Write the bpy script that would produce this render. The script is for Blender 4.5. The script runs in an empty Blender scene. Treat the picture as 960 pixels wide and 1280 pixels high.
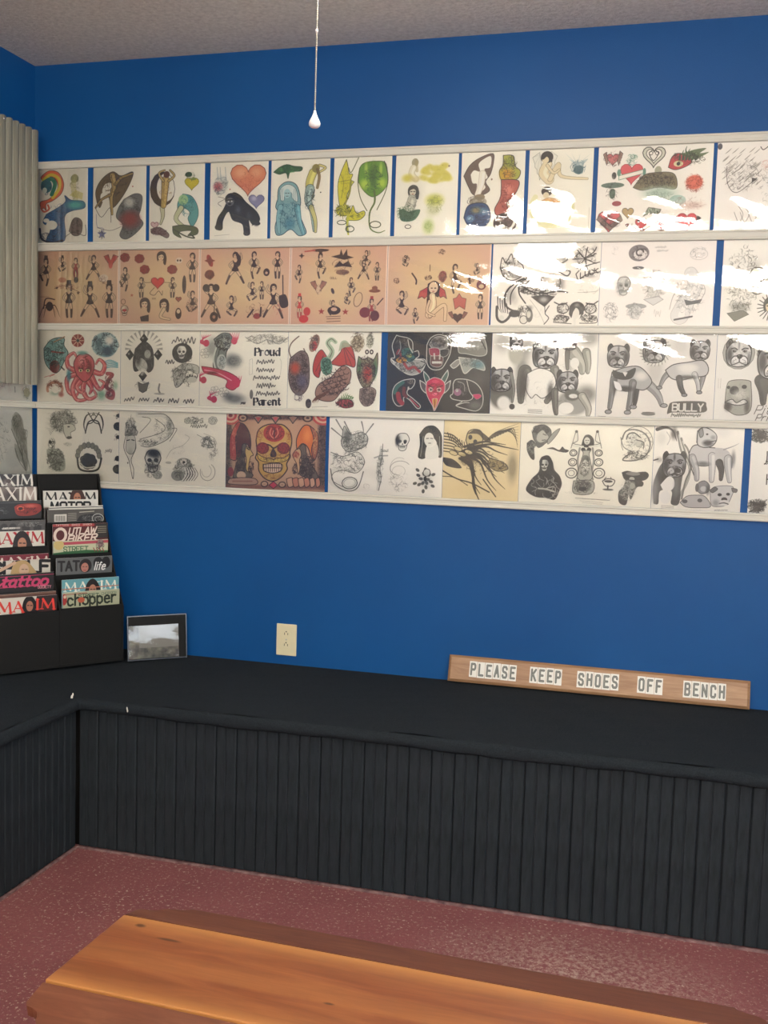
import bpy, bmesh, math, random
import numpy as np
from mathutils import Matrix, Vector
random.seed(7)
scene = bpy.context.scene
COL = scene.collection
# ---------------------------------------------------------------- camera (room: back wall y=0, left wall x=0, floor z=0)
CAM = Vector((2.465, -3.666, 1.4514))
RIGHT, UP, FWD = Vector((0.962851, 0.268376, 0.029857)), Vector((-0.051305, 0.073263, 0.995992)), Vector((-0.265113, 0.960524, -0.084310))
cd = bpy.data.cameras.new('camera'); cam = bpy.data.objects.new('camera', cd); COL.objects.link(cam)
cam.matrix_world = Matrix(((RIGHT.x, UP.x, -FWD.x, CAM.x), (RIGHT.y, UP.y, -FWD.y, CAM.y), (RIGHT.z, UP.z, -FWD.z, CAM.z), (0, 0, 0, 1)))
cd.sensor_fit = 'VERTICAL'; cd.sensor_height = 24; cd.lens = 1313.03 / 1280 * 24; cd.clip_start = .05
scene.camera = cam
# ---------------------------------------------------------------- light: the room's fluorescent tubes (built with their fixtures below) and the world
world = bpy.data.worlds.new('world'); scene.world = world; world.use_nodes = True
world.node_tree.nodes['Background'].inputs[0].default_value = (.6, .7, .9, 1); world.node_tree.nodes['Background'].inputs[1].default_value = .05
TUBE = 85.0                                   # radiance of the tubes
DAY = 5.0                                     # glow of the unseen window added in the right wall
TUBE_COL = (1.0, .93, .80)
FIXTURES = [(.55, -5.25), (1.95, -5.25), (3.35, -5.25)]
BOWL = 50.0                                   # radiance of the glass bowl of the ceiling light the chain hangs from
scene.view_settings.view_transform = 'Standard'; scene.view_settings.look = 'None'
scene.view_settings.gamma = 1; scene.view_settings.use_curve_mapping = False
scene.view_settings.exposure = 0.6
# ---------------------------------------------------------------- helpers
def lin(c): return tuple(((v / 12.92) if v <= .04045 else ((v + .055) / 1.055) ** 2.4) for v in c)
def rgb(r, g, b): return lin((r / 255, g / 255, b / 255)) + (1,)
def obj(name, me, mat=None, parent=None):
    if isinstance(me, bmesh.types.BMesh):
        b = me; me = bpy.data.meshes.new(name); b.to_mesh(me); b.free()
    o = bpy.data.objects.new(name, me); COL.objects.link(o)
    if mat is not None and not me.materials: me.materials.append(mat)
    if parent is not None: o.parent = parent
    return o
def tag(o, label, cat, group=None):
    o['label'] = label; o['category'] = cat
    if group: o['group'] = group
    return o
def thing(name, label, cat, loc, rz=0, group=None):
    o = bpy.data.objects.new(name, None); COL.objects.link(o); o.location = loc; o.rotation_euler = (0, 0, rz); o.empty_display_size = .05
    return tag(o, label, cat, group)
def struct(name, me, mat): o = obj(name, me, mat); o['kind'] = 'structure'; return o
def box(bm, x0, y0, z0, x1, y1, z1, bev=0, M=None):
    r = bmesh.ops.create_cube(bm, size=1)['verts']
    T = Matrix.Translation(((x0 + x1) / 2, (y0 + y1) / 2, (z0 + z1) / 2)) @ Matrix.Diagonal((abs(x1 - x0), abs(y1 - y0), abs(z1 - z0), 1))
    bmesh.ops.transform(bm, matrix=(M @ T) if M is not None else T, verts=r)
    if bev:
        ed = list({e for v in r for e in v.link_edges}); bmesh.ops.bevel(bm, geom=ed, offset=bev, segments=2, affect='EDGES', profile=.5)
    return bm
def B(*a, **k): return box(bmesh.new(), *a, **k)
def prism(pts, d, M=None, bm=None):
    """polygon in local XY extruded from z=0 to z=d"""
    bm = bm or bmesh.new(); lo = [bm.verts.new((x, y, 0)) for x, y in pts]; hi = [bm.verts.new((x, y, d)) for x, y in pts]; n = len(pts)
    bm.faces.new(lo[::-1]); bm.faces.new(hi)
    for i in range(n): bm.faces.new((lo[i], lo[(i + 1) % n], hi[(i + 1) % n], hi[i]))
    bmesh.ops.recalc_face_normals(bm, faces=bm.faces)
    if M is not None: bmesh.ops.transform(bm, matrix=M, verts=lo + hi)
    return bm
def lathe(prof, n=20, bm=None, M=None):
    bm = bm or bmesh.new(); rings = []; vs = []
    for r, z in prof:
        ring = [bm.verts.new((r * math.cos(6.28319 * k / n), r * math.sin(6.28319 * k / n), z)) for k in range(n)]; rings.append(ring); vs += ring
    for a, b in zip(rings, rings[1:]):
        for k in range(n): bm.faces.new((a[k], a[(k + 1) % n], b[(k + 1) % n], b[k]))
    bm.faces.new(rings[0][::-1]); bm.faces.new(rings[-1])
    if M is not None: bmesh.ops.transform(bm, matrix=M, verts=vs)
    for f in bm.faces: f.smooth = True
    return bm
def grid(name, w, h, nx, nz, fy, uv=True):
    """upright sheet, local x 0..w, z 0..h, facing -y; fy(u, v) gives the distance in front of y=0"""
    vs = []; fs = []
    for j in range(nz + 1):
        for i in range(nx + 1): vs.append((w * i / nx, -fy(i / nx, j / nz), h * j / nz))
    for j in range(nz):
        for i in range(nx): a = j * (nx + 1) + i; fs.append((a, a + 1, a + nx + 2, a + nx + 1))
    me = bpy.data.meshes.new(name); me.from_pydata(vs, [], fs); me.polygons.foreach_set('use_smooth', [True] * len(fs))
    if uv:
        L = me.uv_layers.new(name='UVMap')
        for p in me.polygons:
            for li in p.loop_indices:
                k = me.loops[li].vertex_index; L.data[li].uv = ((k % (nx + 1)) / nx, (k // (nx + 1)) / nz)
    me.update(); return me
class Mat:
    def __init__(s, name, base=(.5, .5, .5, 1), rough=.5, spec=.5, metal=0):
        s.m = bpy.data.materials.new(name); s.m.use_nodes = True; s.t = s.m.node_tree; s.b = s.t.nodes['Principled BSDF']
        s.b.inputs['Base Color'].default_value = base; s.b.inputs['Roughness'].default_value = rough; s.b.inputs['Specular IOR Level'].default_value = spec; s.b.inputs['Metallic'].default_value = metal
    def n(s, kind, **k):
        q = s.t.nodes.new(kind)
        for a, v in k.items():
            if a in q.inputs.keys() if hasattr(q.inputs, 'keys') else False: q.inputs[a].default_value = v
            else: setattr(q, a, v)
        return q
    def ln(s, a, b): s.t.links.new(a, b)
    def coord(s, scale=(1, 1, 1), kind='Object', rot=(0, 0, 0)):
        tc = s.n('ShaderNodeTexCoord'); mp = s.n('ShaderNodeMapping'); mp.inputs['Scale'].default_value = scale; mp.inputs['Rotation'].default_value = rot; s.ln(tc.outputs[kind], mp.inputs[0]); return mp.outputs[0]
    def noise(s, vec, scale, detail=4, rough=.5, dist=0):
        q = s.n('ShaderNodeTexNoise'); q.inputs['Scale'].default_value = scale; q.inputs['Detail'].default_value = detail; q.inputs['Roughness'].default_value = rough; q.inputs['Distortion'].default_value = dist; s.ln(vec, q.inputs['Vector']); return q.outputs['Fac']
    def vor(s, vec, scale, feature='F1', out='Distance'):
        q = s.n('ShaderNodeTexVoronoi'); q.feature = feature; q.inputs['Scale'].default_value = scale; s.ln(vec, q.inputs['Vector']); return q.outputs[out]
    def ramp(s, fac, stops):
        q = s.n('ShaderNodeValToRGB'); e = q.color_ramp.elements
        while len(e) < len(stops): e.new(.5)
        for k, (p, c) in enumerate(stops): e[k].position = p; e[k].color = c if len(c) == 4 else tuple(c) + (1,)
        s.ln(fac, q.inputs[0]); return q.outputs[0]
    def mix(s, f, a, b, mode='MIX'):
        q = s.n('ShaderNodeMix'); q.data_type = 'RGBA'; q.blend_type = mode
        for v, i in ((f, 0), (a, 6), (b, 7)):
            if hasattr(v, 'links') or hasattr(v, 'is_linked'): s.ln(v, q.inputs[i])
            else: q.inputs[i].default_value = v
        return q.outputs[2]
    def math(s, op, a, b=0):
        q = s.n('ShaderNodeMath'); q.operation = op
        for v, i in ((a, 0), (b, 1)):
            if hasattr(v, 'is_linked'): s.ln(v, q.inputs[i])
            else: q.inputs[i].default_value = v
        return q.outputs[0]
    def bump(s, h, strength=.3, dist=.002, to=None):
        q = s.n('ShaderNodeBump'); q.inputs['Strength'].default_value = strength; q.inputs['Distance'].default_value = dist; s.ln(h, q.inputs['Height']); s.ln(q.outputs[0], to or s.b.inputs['Normal']); return q.outputs[0]
    def col(s, c): s.ln(c, s.b.inputs['Base Color'])
# ---------------------------------------------------------------- materials
M = {}
def mk(k, *a, **kw): q = Mat(k, *a, **kw); M[k] = q.m; return q
q = mk('blue_paint', rgb(32, 84, 150), .5, .32); v = q.coord()
q.col(q.ramp(q.noise(v, 1.3, 5), [(.3, rgb(2, 69, 128)), (.7, rgb(5, 76, 136))])); q.bump(q.noise(v, 220, 3), .35, .0012)
q = mk('far_paint', rgb(205, 200, 190), .6); q.bump(q.noise(q.coord(), 90, 3), .3, .002)
q = mk('popcorn', rgb(196, 186, 170), .95, .1); v = q.coord(); n1 = q.noise(v, 60, 6, .7)
q.col(q.ramp(n1, [(.3, rgb(206, 200, 190)), (.7, rgb(240, 235, 225))])); q.bump(n1, .9, .012)
q = mk('floor_red', rough=.75, spec=.3); v = q.coord(); f1 = q.noise(v, 2.2, 5, .6); base = q.ramp(f1, [(.3, rgb(126, 74, 76)), (.55, rgb(138, 82, 84)), (.75, rgb(146, 92, 92))])
fine = q.noise(v, 90, 4, .7); base = q.mix(q.ramp(fine, [(.4, (0, 0, 0)), (.7, (.5, .5, .5))]), base, rgb(112, 66, 66))
fl = q.ramp(q.noise(v, 88, 5, .75), [(.57, (0, 0, 0)), (.63, (1, 1, 1))]); pt = q.ramp(q.noise(v, 2.6, 3, .6, .4), [(.30, (.25, .25, .25)), (.62, (1, 1, 1))])
wv = q.coord((2.0, 3.6, 1)); mp = wv.node; mp.inputs['Location'].default_value = (-2.28 * 2.0, .93 * 3.6, 0); gr = q.n('ShaderNodeTexGradient'); gr.gradient_type = 'SPHERICAL'; q.ln(wv, gr.inputs[0])
worn = q.math('MULTIPLY', gr.outputs['Fac'], q.ramp(q.noise(v, 60, 6, .8), [(.46, (0, 0, 0)), (.58, (1, 1, 1))]))
base = q.mix(q.math('MULTIPLY', fl, pt), base, rgb(196, 176, 160)); q.col(q.mix(q.math('MULTIPLY', worn, .9), base, rgb(186, 162, 148))); q.bump(fine, .6, .004)
q = mk('white_trim', rgb(200, 198, 186), .4, .4); q.bump(q.noise(q.coord((1, 30, 30)), 12, 3), .1, .001)
q = mk('black_carpet', rgb(26, 29, 33), .95, .15); v = q.coord(); n1 = q.noise(v, 260, 4, .7); q.col(q.ramp(n1, [(.35, rgb(28, 33, 37)), (.7, rgb(46, 52, 57))])); q.bump(n1, .8, .004)
q = mk('black_board', rgb(30, 33, 37), .75, .2); v = q.coord((6, 6, 1)); n1 = q.noise(v, 14, 5, .6); q.col(q.ramp(n1, [(.3, rgb(26, 31, 35)), (.7, rgb(38, 44, 49))])); q.bump(n1, .3, .002)
q = mk('black_lacquer', rgb(17, 17, 16), .6, .22); q.bump(q.noise(q.coord(), 60, 3), .1, .001)
q = mk('strip_grey', rgb(128, 96, 96), .9, .1); q.col(q.ramp(q.noise(q.coord(), 40, 3), [(.3, rgb(96, 70, 72)), (.7, rgb(150, 120, 118))]))
q = mk('foam_white', rgb(210, 205, 195), .9, .1); q.bump(q.noise(q.coord(), 300, 3), .5, .002)
q = mk('galvanised', rgb(176, 172, 160), .36, .6, .3); v = q.coord((10, 10, .6)); n1 = q.noise(v, 6, 5, .6); q.col(q.ramp(n1, [(.3, rgb(122, 120, 106)), (.7, rgb(152, 149, 132))])); q.ln(q.ramp(n1, [(.3, (.34,) * 3), (.7, (.44,) * 3)]), q.b.inputs['Roughness'])
q = mk('ivory_plastic', rgb(222, 212, 176), .35, .5); q = mk('slot_dark', rgb(40, 34, 28), .6, .3); q = mk('steel', rgb(190, 188, 182), .3, .5, 1); q = mk('chain_metal', rgb(214, 208, 190), .3, .5, .8)
q = mk('white_plastic', rgb(238, 238, 232), .3, .5); q.b.inputs['Subsurface Weight'].default_value = .1
def wood(k, c0, c1, c2, rough, sc, dist=1.2, spec=.5, knots=(), bands=0):
    q = mk(k, rough=rough, spec=spec); v = q.coord(sc); n1 = q.noise(v, 5, 6, .62, dist); n2 = q.noise(q.coord((sc[0] * .3, sc[1], sc[2])), 40, 4, .7)
    c = q.ramp(n1, [(.28, c0), (.5, c1), (.72, c2)]); c = q.mix(q.ramp(n2, [(.45, (0, 0, 0)), (.75, (.45,) * 3)]), c, c0)
    if bands:      # lit, worn rounded long edges painted in as paler strips, slightly redder boards between
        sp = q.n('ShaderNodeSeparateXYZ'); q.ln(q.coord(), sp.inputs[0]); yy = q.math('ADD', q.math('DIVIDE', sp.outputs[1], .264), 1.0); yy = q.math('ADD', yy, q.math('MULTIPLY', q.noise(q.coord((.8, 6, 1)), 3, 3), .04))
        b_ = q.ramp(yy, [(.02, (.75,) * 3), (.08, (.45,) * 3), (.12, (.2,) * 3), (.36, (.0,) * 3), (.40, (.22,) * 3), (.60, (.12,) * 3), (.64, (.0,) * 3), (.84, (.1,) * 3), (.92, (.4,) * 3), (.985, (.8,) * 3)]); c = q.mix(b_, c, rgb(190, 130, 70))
    for (x, y, rx, ry) in knots:
        w = q.coord((1 / rx, 1 / ry, 0)); w.node.inputs['Location'].default_value = (-x / rx, -y / ry, 0); g = q.n('ShaderNodeTexGradient'); g.gradient_type = 'SPHERICAL'; q.ln(w, g.inputs[0])
        c = q.mix(q.ramp(g.outputs['Fac'], [(.1, (0, 0, 0)), (.6, (.85,) * 3)]), c, rgb(70, 34, 18))
    q.col(c); q.bump(n2, .08, .001); return q
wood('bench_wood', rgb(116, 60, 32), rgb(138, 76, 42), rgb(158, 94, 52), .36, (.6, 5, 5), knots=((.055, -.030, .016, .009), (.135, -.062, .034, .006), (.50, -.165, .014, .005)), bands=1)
wood('apron_wood', rgb(98, 52, 32), rgb(112, 63, 40), rgb(126, 76, 50), .5, (.9, 7, 7), 1.6)
wood('sign_wood', rgb(138, 100, 72), rgb(164, 126, 94), rgb(182, 146, 112), .5, (1, 8, 8), 1.2)
wood('sign_edge', rgb(132, 96, 68), rgb(150, 114, 80), rgb(168, 130, 94), .5, (1, 8, 8), 1.2)
# clear film of the sheet protectors: mostly see-through, a mirror-like skin on top
def film(k, bumpd, rough=.03, haze=.04, sc=(3, 3, 9), ior=1.5, mul=2.4):
    m = bpy.data.materials.new(k); m.use_nodes = True; t = m.node_tree; t.nodes.clear(); q = Mat.__new__(Mat); q.m = m; q.t = t
    out = q.n('ShaderNodeOutputMaterial'); tr = q.n('ShaderNodeBsdfTransparent'); gl = q.n('ShaderNodeBsdfGlossy'); gl.inputs['Roughness'].default_value = rough; fr = q.n('ShaderNodeFresnel'); fr.inputs['IOR'].default_value = ior
    v = q.coord(sc); h = q.noise(v, 5, 5, .6, .8); bn = q.bump(h, 1.0, bumpd, gl.inputs['Normal']); q.ln(bn, fr.inputs['Normal'])
    df = q.n('ShaderNodeBsdfDiffuse'); df.inputs[0].default_value = (.8, .8, .78, 1); m1 = q.n('ShaderNodeMixShader'); m1.inputs[0].default_value = haze; q.ln(tr.outputs[0], m1.inputs[1]); q.ln(df.outputs[0], m1.inputs[2])
    m2 = q.n('ShaderNodeMixShader'); q.ln(q.math('MULTIPLY', fr.outputs[0], mul), m2.inputs[0]); q.ln(m1.outputs[0], m2.inputs[1]); q.ln(gl.outputs[0], m2.inputs[2]); q.ln(m2.outputs[0], out.inputs[0]); M[k] = m
film('sleeve_film', .00018, .018); film('frame_film', .0003, .03, .0, (6, 6, 14), 1.5, 1.8)
q = mk('tube_glow', (1, 1, 1, 1)); q.b.inputs['Emission Color'].default_value = TUBE_COL + (1,); q.b.inputs['Emission Strength'].default_value = TUBE
q = mk('bowl_glow', (1, 1, 1, 1)); q.b.inputs['Emission Color'].default_value = (1, .92, .8, 1); q.b.inputs['Emission Strength'].default_value = BOWL
q = mk('fixture_white', rgb(225, 225, 220), .5)
def print_mat(name, im, rough=.55, spec=.4):
    q = mk(name, rough=rough, spec=spec); t = q.n('ShaderNodeTexImage'); t.image = im; t.extension = 'EXTEND'; tc = q.n('ShaderNodeTexCoord'); q.ln(tc.outputs['UV'], t.inputs[0]); q.col(t.outputs[0]); return M[name]
# ---------------------------------------------------------------- the room
RX, RY, RZ = 5.0, -7.0, 2.786
struct('floor', B(-.1, RY - .1, -.1, RX + .1, .1, 0), M['floor_red'])
struct('ceiling', B(-.1, RY - .1, RZ, RX + .1, .1, RZ + .1), M['popcorn'])
struct('wall_back', B(0, 0, 0, RX, .1, RZ), M['blue_paint'])
struct('wall_left', B(-.1, RY, 0, 0, .1, RZ), M['blue_paint'])
WY0, WY1, WZ0, WZ1 = -5.6, -2.2, .85, 2.2      # unseen window, added in the right wall to brighten the ceiling
bm = B(RX, WY1, 0, RX + .1, .1, RZ); box(bm, RX, RY, 0, RX + .1, WY0, RZ); box(bm, RX, WY0, 0, RX + .1, WY1, WZ0); box(bm, RX, WY0, WZ1, RX + .1, WY1, RZ)
struct('wall_right', bm, M['far_paint'])
q = mk('day_sky', (1, 1, 1, 1)); q.b.inputs['Emission Color'].default_value = (.80, .90, 1, 1); q.b.inputs['Emission Strength'].default_value = DAY
w_ = struct('window_1', B(RX + .06, WY0, WZ0, RX + .07, WY1, WZ1), M['day_sky'])  # glowing pane out of view, added as extra room light
bm = bmesh.new()
for a in ((WY0, WZ0, WY1, WZ0 + .05), (WY0, WZ1 - .05, WY1, WZ1), (WY0, WZ0 + .05, WY0 + .05, WZ1 - .05), (WY1 - .05, WZ0 + .05, WY1, WZ1 - .05), ((WY0 + WY1) / 2 - .025, WZ0 + .05, (WY0 + WY1) / 2 + .025, WZ1 - .05)): box(bm, RX + .01, a[0], a[1], RX + .059, a[2], a[3])
obj('window_frame', bm, M['white_trim'], w_)
struct('wall_front', B(0, RY - .1, 0, RX, RY, RZ), M['far_paint'])
RAILS = [(2.393, 2.421), (2.081, 2.112), (1.776, 1.802), (1.469, 1.495), (1.165, 1.191)]
def rail_bm(z0, z1, L):
    """white channel moulding: flat back strip with a small raised lip along each edge"""
    h = z1 - z0; pr = [(0, 0), (.011, 0), (.0125, .002), (.0125, .006), (.010, .008), (.010, h - .008), (.0125, h - .006), (.0125, h - .002), (.011, h), (0, h)]
    return prism(pr, L, Matrix(((0, 0, 1, 0), (-1, 0, 0, 0), (0, 1, 0, z0), (0, 0, 0, 1))))
k = 0
for z0, z1 in RAILS:
    k += 1; o = struct('trim_%d' % k, rail_bm(z0, z1, RX - .02), M['white_trim']); o.location = (.0135, 0, 0)
for z0, z1 in RAILS:
    k += 1; o = struct('trim_%d' % k, rail_bm(z0, z1, 2.4), M['white_trim']); o.rotation_euler = (0, 0, math.pi / 2); o.location = (0, -2.4, 0)
# fluorescent fixtures on the ceiling behind and above the camera
for n_, (x, y) in enumerate(FIXTURES):
    lab = ['left', 'middle', 'right'][n_] + ' one of three white twin tube fixtures in a row on the ceiling'
    t = thing('ceiling_light', lab, 'ceiling light', (x, y, RZ), 0, 'fluorescent fixtures on the ceiling')
    obj('housing', B(0, -.11, -.035, 1.24, .11, 0, bev=.006), M['fixture_white'], t)
    for s in (-.05, .05):
        obj('tube', lathe([(.013, 0), (.019, .004), (.019, 1.196), (.013, 1.2)], 12, M=Matrix(((0, 0, 1, .02), (1, 0, 0, s), (0, 1, 0, -.062), (0, 0, 0, 1)))), M['tube_glow'], t)
    for xx in (.012, 1.222): obj('lamp_holder', B(xx - .006, -.08, -.084, xx + .006, .08, -.035, bev=.002), M['fixture_white'], t)
# ---------------------------------------------------------------- flat print: a small procedural drawing kit
K = (.20, .185, .175); WHT = (.93, .92, .88); SKIN = (.86, .80, .66)
def _cr(pts, n=5):
    P = [np.array(q, float) for q in pts]
    if len(P) < 3: return P
    out = []
    for i in range(len(P) - 1):
        a = P[i - 1] if i else P[0]; b = P[i]; c = P[i + 1]; d = P[i + 2] if i + 2 < len(P) else P[-1]
        for k in range(n):
            t = k / n
            out.append(.5 * ((2 * b) + (c - a) * t + (2 * a - 5 * b + 4 * c - d) * t * t + (3 * b - a - 3 * c + d) * t ** 3))
    out.append(P[-1]); return out
def t0(f): return f
class Canvas:
    """A sheet of paper: corners (xl, xr, top left, top right, bottom left, bottom right) give the drawing units."""
    def __init__(s, name, q, bg, k=.78, seed=1):
        s.name = name; s.q = q; s.bg = bg; xl, xr, tl, tr, bl, br = q
        s.k = k; s.W = max(16, int((xr - xl) * k)); s.H = max(16, int(((bl - tl) + (br - tr)) / 2 * k))
        s.a = np.ones((s.H, s.W, 3)) * np.array(bg); s.r = random.Random(seed)
        s.Y, s.X = np.mgrid[0:s.H, 0:s.W] + .5
    def m(s, x, y):
        xl, xr, tl, tr, bl, br = s.q; u = (x - xl) / (xr - xl); t = tl + (tr - tl) * u; b = bl + (br - bl) * u
        return u * s.W, (y - t) / (b - t) * s.H
    def box(s, x0, y0, x1, y1):
        return max(0, int(x0)), max(0, int(y0)), min(s.W, int(x1) + 2), min(s.H, int(y1) + 2)
    def put(s, b, mask, col, a):
        x0, y0, x1, y1 = b; mk = (np.clip(mask, 0, 1) * a)[..., None]
        s.a[y0:y1, x0:x1] = s.a[y0:y1, x0:x1] * (1 - mk) + np.array(col) * mk
    def e(s, x, y, rx, ry, col, a=1, rot=0, soft=.0):
        cx, cy = s.m(x, y); rx = max(rx * s.k, .4); ry = max(ry * s.k, .4); R = max(rx, ry) * (1 + soft) + 1
        b = s.box(cx - R, cy - R, cx + R, cy + R)
        if b[2] <= b[0] or b[3] <= b[1]: return
        X = s.X[b[1]:b[3], b[0]:b[2]] - cx; Y = s.Y[b[1]:b[3], b[0]:b[2]] - cy
        c, n = math.cos(math.radians(rot)), math.sin(math.radians(rot))
        d = np.sqrt(((X * c + Y * n) / rx) ** 2 + ((-X * n + Y * c) / ry) ** 2)
        w = max(soft, .8 / min(rx, ry)); s.put(b, .5 + (1 - d) / w, col, a)
    def o(s, x, y, rx, ry, col, w=2, a=1, rot=0, a0=0, a1=360):
        c, n = math.cos(math.radians(rot)), math.sin(math.radians(rot)); pts = []
        for i in range(15):
            t = math.radians(a0 + (a1 - a0) * i / 14); u, v = rx * math.cos(t), ry * math.sin(t)
            pts.append((x + u * c - v * n, y + u * n + v * c))
        s.l(pts, w, col, a, sm=0)
    def l(s, pts, w, col=K, a=1, taper=0, sm=1, w1=None):
        P = _cr(pts) if sm else [np.array(q, float) for q in pts]
        P = np.array([s.m(*q) for q in P]); n = len(P); wm = max(max(w, w1 or 0) * s.k / 2, .45) + 1.01
        b = s.box(P[:, 0].min() - wm, P[:, 1].min() - wm, P[:, 0].max() + wm, P[:, 1].max() + wm)
        if b[2] <= b[0] or b[3] <= b[1]: return
        M = np.zeros((b[3] - b[1], b[2] - b[0]))
        for i in range(n - 1):
            t = (i + .5) / (n - 1); ww = w if w1 is None else w + (w1 - w) * t
            if taper: ww *= max(.2, math.sin(math.pi * t)) if taper == 2 else (1 - .85 * t)
            ww = ww * s.k / 2; (ax, ay), (bx, by) = P[i], P[i + 1]; f = 1
            if ww < .45: f = ww / .45; ww = .45
            q = s.box(min(ax, bx) - ww - 1, min(ay, by) - ww - 1, max(ax, bx) + ww + 1, max(ay, by) + ww + 1)
            if q[2] <= q[0] or q[3] <= q[1]: continue
            X = s.X[q[1]:q[3], q[0]:q[2]]; Y = s.Y[q[1]:q[3], q[0]:q[2]]
            dx, dy = bx - ax, by - ay; L = dx * dx + dy * dy + 1e-9
            h = np.clip(((X - ax) * dx + (Y - ay) * dy) / L, 0, 1); d = np.hypot(X - ax - h * dx, Y - ay - h * dy)
            sl = M[q[1] - b[1]:q[3] - b[1], q[0] - b[0]:q[2] - b[0]]
            np.maximum(sl, np.clip(ww - d + .5, 0, 1) * f, out=sl)
        s.put(b, M, col, a)
    def p(s, pts, col, a=1, sm=0, ol=None, w=2):
        P = _cr(list(pts) + [pts[0]]) if sm else [np.array(q, float) for q in pts]
        C = np.array([s.m(*q) for q in P]); b = s.box(C[:, 0].min() - 1, C[:, 1].min() - 1, C[:, 0].max() + 1, C[:, 1].max() + 1)
        if b[2] > b[0] and b[3] > b[1]:
            M = np.zeros((b[3] - b[1], b[2] - b[0]))
            for ox, oy in ((-.25, -.25), (.25, -.25), (-.25, .25), (.25, .25)):
                X = s.X[b[1]:b[3], b[0]:b[2]] + ox; Y = s.Y[b[1]:b[3], b[0]:b[2]] + oy; I = np.zeros(X.shape, bool)
                for i in range(len(C)):
                    (x0, y0), (x1, y1) = C[i - 1], C[i]
                    if abs(y1 - y0) < 1e-9: continue
                    I ^= ((y0 > Y) != (y1 > Y)) & (X < (x1 - x0) * (Y - y0) / (y1 - y0) + x0)
                M += I * .25
            s.put(b, M, col, a)
        if ol is not None: s.l([tuple(q) for q in P] + [tuple(P[0])], w, ol, a, sm=0)
    def sh(s, x, y, rx, ry, col=K, a=.5, rot=0): s.e(x, y, rx * .82, ry * .82, col, a, rot, soft=1.1)
    def scr(s, x, y, rx, ry, n, col=K, w=1.6, a=.8, rot=0, L=.35):
        """fine curled ink work inside an ellipse"""
        c, q = math.cos(math.radians(rot)), math.sin(math.radians(rot)); r = s.r
        for _ in range(int(n * 1.25)):
            t = r.uniform(0, 6.283); R = math.sqrt(r.random()) * .92; u, v = rx * R * math.cos(t), ry * R * math.sin(t)
            ang = r.uniform(0, 6.283) if r.random() < .5 else t + 1.57; st = min(L * min(rx, ry), 7.5) * r.uniform(.5, 1); cu = r.uniform(.25, .95) * r.choice((-1, 1)); P = []
            for i in range(6):
                if (u / rx) ** 2 + (v / ry) ** 2 > 1.08: break
                P.append((x + u * c - v * q, y + u * q + v * c)); u += st * math.cos(ang); v += st * math.sin(ang); ang += cu
            if len(P) > 2: s.l(P, w * r.uniform(.6, 1.5), col, a * r.uniform(.5, 1), sm=0, taper=2)
    # ---- motifs
    def heart(s, x, y, r, col, ol=K, rot=0, w=2, a=1):
        c, n = math.cos(math.radians(rot)), math.sin(math.radians(rot)); P = []
        for i in range(24):
            t = i / 24 * 6.2832; u = r * math.sin(t) ** 3; v = -r * (13 * math.cos(t) - 5 * math.cos(2 * t) - 2 * math.cos(3 * t) - math.cos(4 * t)) / 16
            P.append((x + u * c - v * n, y + u * n + v * c))
        if col is not None: s.p(P, col, a)
        s.l(P + [P[0]], w, ol, a, sm=0)
    def star(s, x, y, r, col, n=5):
        s.p([(x + (r if i % 2 == 0 else r * .42) * math.sin(i * math.pi / n), y - (r if i % 2 == 0 else r * .42) * math.cos(i * math.pi / n)) for i in range(2 * n)], col)
    def skull(s, x, y, r, bone=WHT, ol=K, jaw=1, eye=None, f=1):
        eye = eye or ol
        if jaw: s.p([(x - .55 * r, y + .4 * r), (x - .5 * r, y + 1.25 * r), (x, y + 1.5 * r), (x + .5 * r, y + 1.25 * r), (x + .55 * r, y + .4 * r)], bone, sm=1, ol=ol, w=r * .07 + 1)
        s.p([(x - .95 * r, y - .2 * r), (x - .6 * r, y - .95 * r), (x, y - 1.1 * r), (x + .6 * r, y - .95 * r), (x + .95 * r, y - .2 * r), (x + .7 * r, y + .5 * r), (x + .4 * r, y + .75 * r), (x - .4 * r, y + .75 * r), (x - .7 * r, y + .5 * r)], bone, sm=1, ol=ol, w=r * .07 + 1)
        s.sh(x + f * .5 * r, y - .3 * r, .45 * r, .7 * r, ol, .35)
        for t in (-1, 1): s.e(x + t * .38 * r, y + .08 * r, .26 * r, .24 * r, eye, .95, soft=.2)
        s.p([(x, y + .3 * r), (x - .14 * r, y + .6 * r), (x + .14 * r, y + .6 * r)], eye)
        for i in range(-3, 4): s.l([(x + i * .12 * r, y + .72 * r), (x + i * .11 * r, y + 1.1 * r)], r * .05 + .5, ol, .8, sm=0)
        s.l([(x - .4 * r, y + .92 * r), (x + .4 * r, y + .92 * r)], r * .06 + .5, ol, .8, sm=0)
    def face(s, x, y, r, hair=K, skin=SKIN, rot=0, long=1.6, side=1):
        s.e(x, y - .15 * r, 1.05 * r, 1.1 * r, hair, .95)
        s.p([(x + side * .5 * r, y - r), (x + side * 1.15 * r, y), (x + side * 1.0 * r, y + long * r), (x + side * .45 * r, y + long * r * .8), (x + side * .6 * r, y)], hair, .95, sm=1)
        s.p([(x - side * .5 * r, y - r), (x - side * 1.05 * r, y), (x - side * .8 * r, y + long * r * .6), (x - side * .5 * r, y)], hair, .9, sm=1)
        s.e(x - side * .08 * r, y + .15 * r, .62 * r, .8 * r, skin)
        s.p([(x - .7 * r, y - .1 * r), (x - .3 * r, y - .8 * r), (x + .6 * r, y - .7 * r), (x + .7 * r, y), (x + .1 * r, y - .45 * r)], hair, sm=1)
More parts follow.
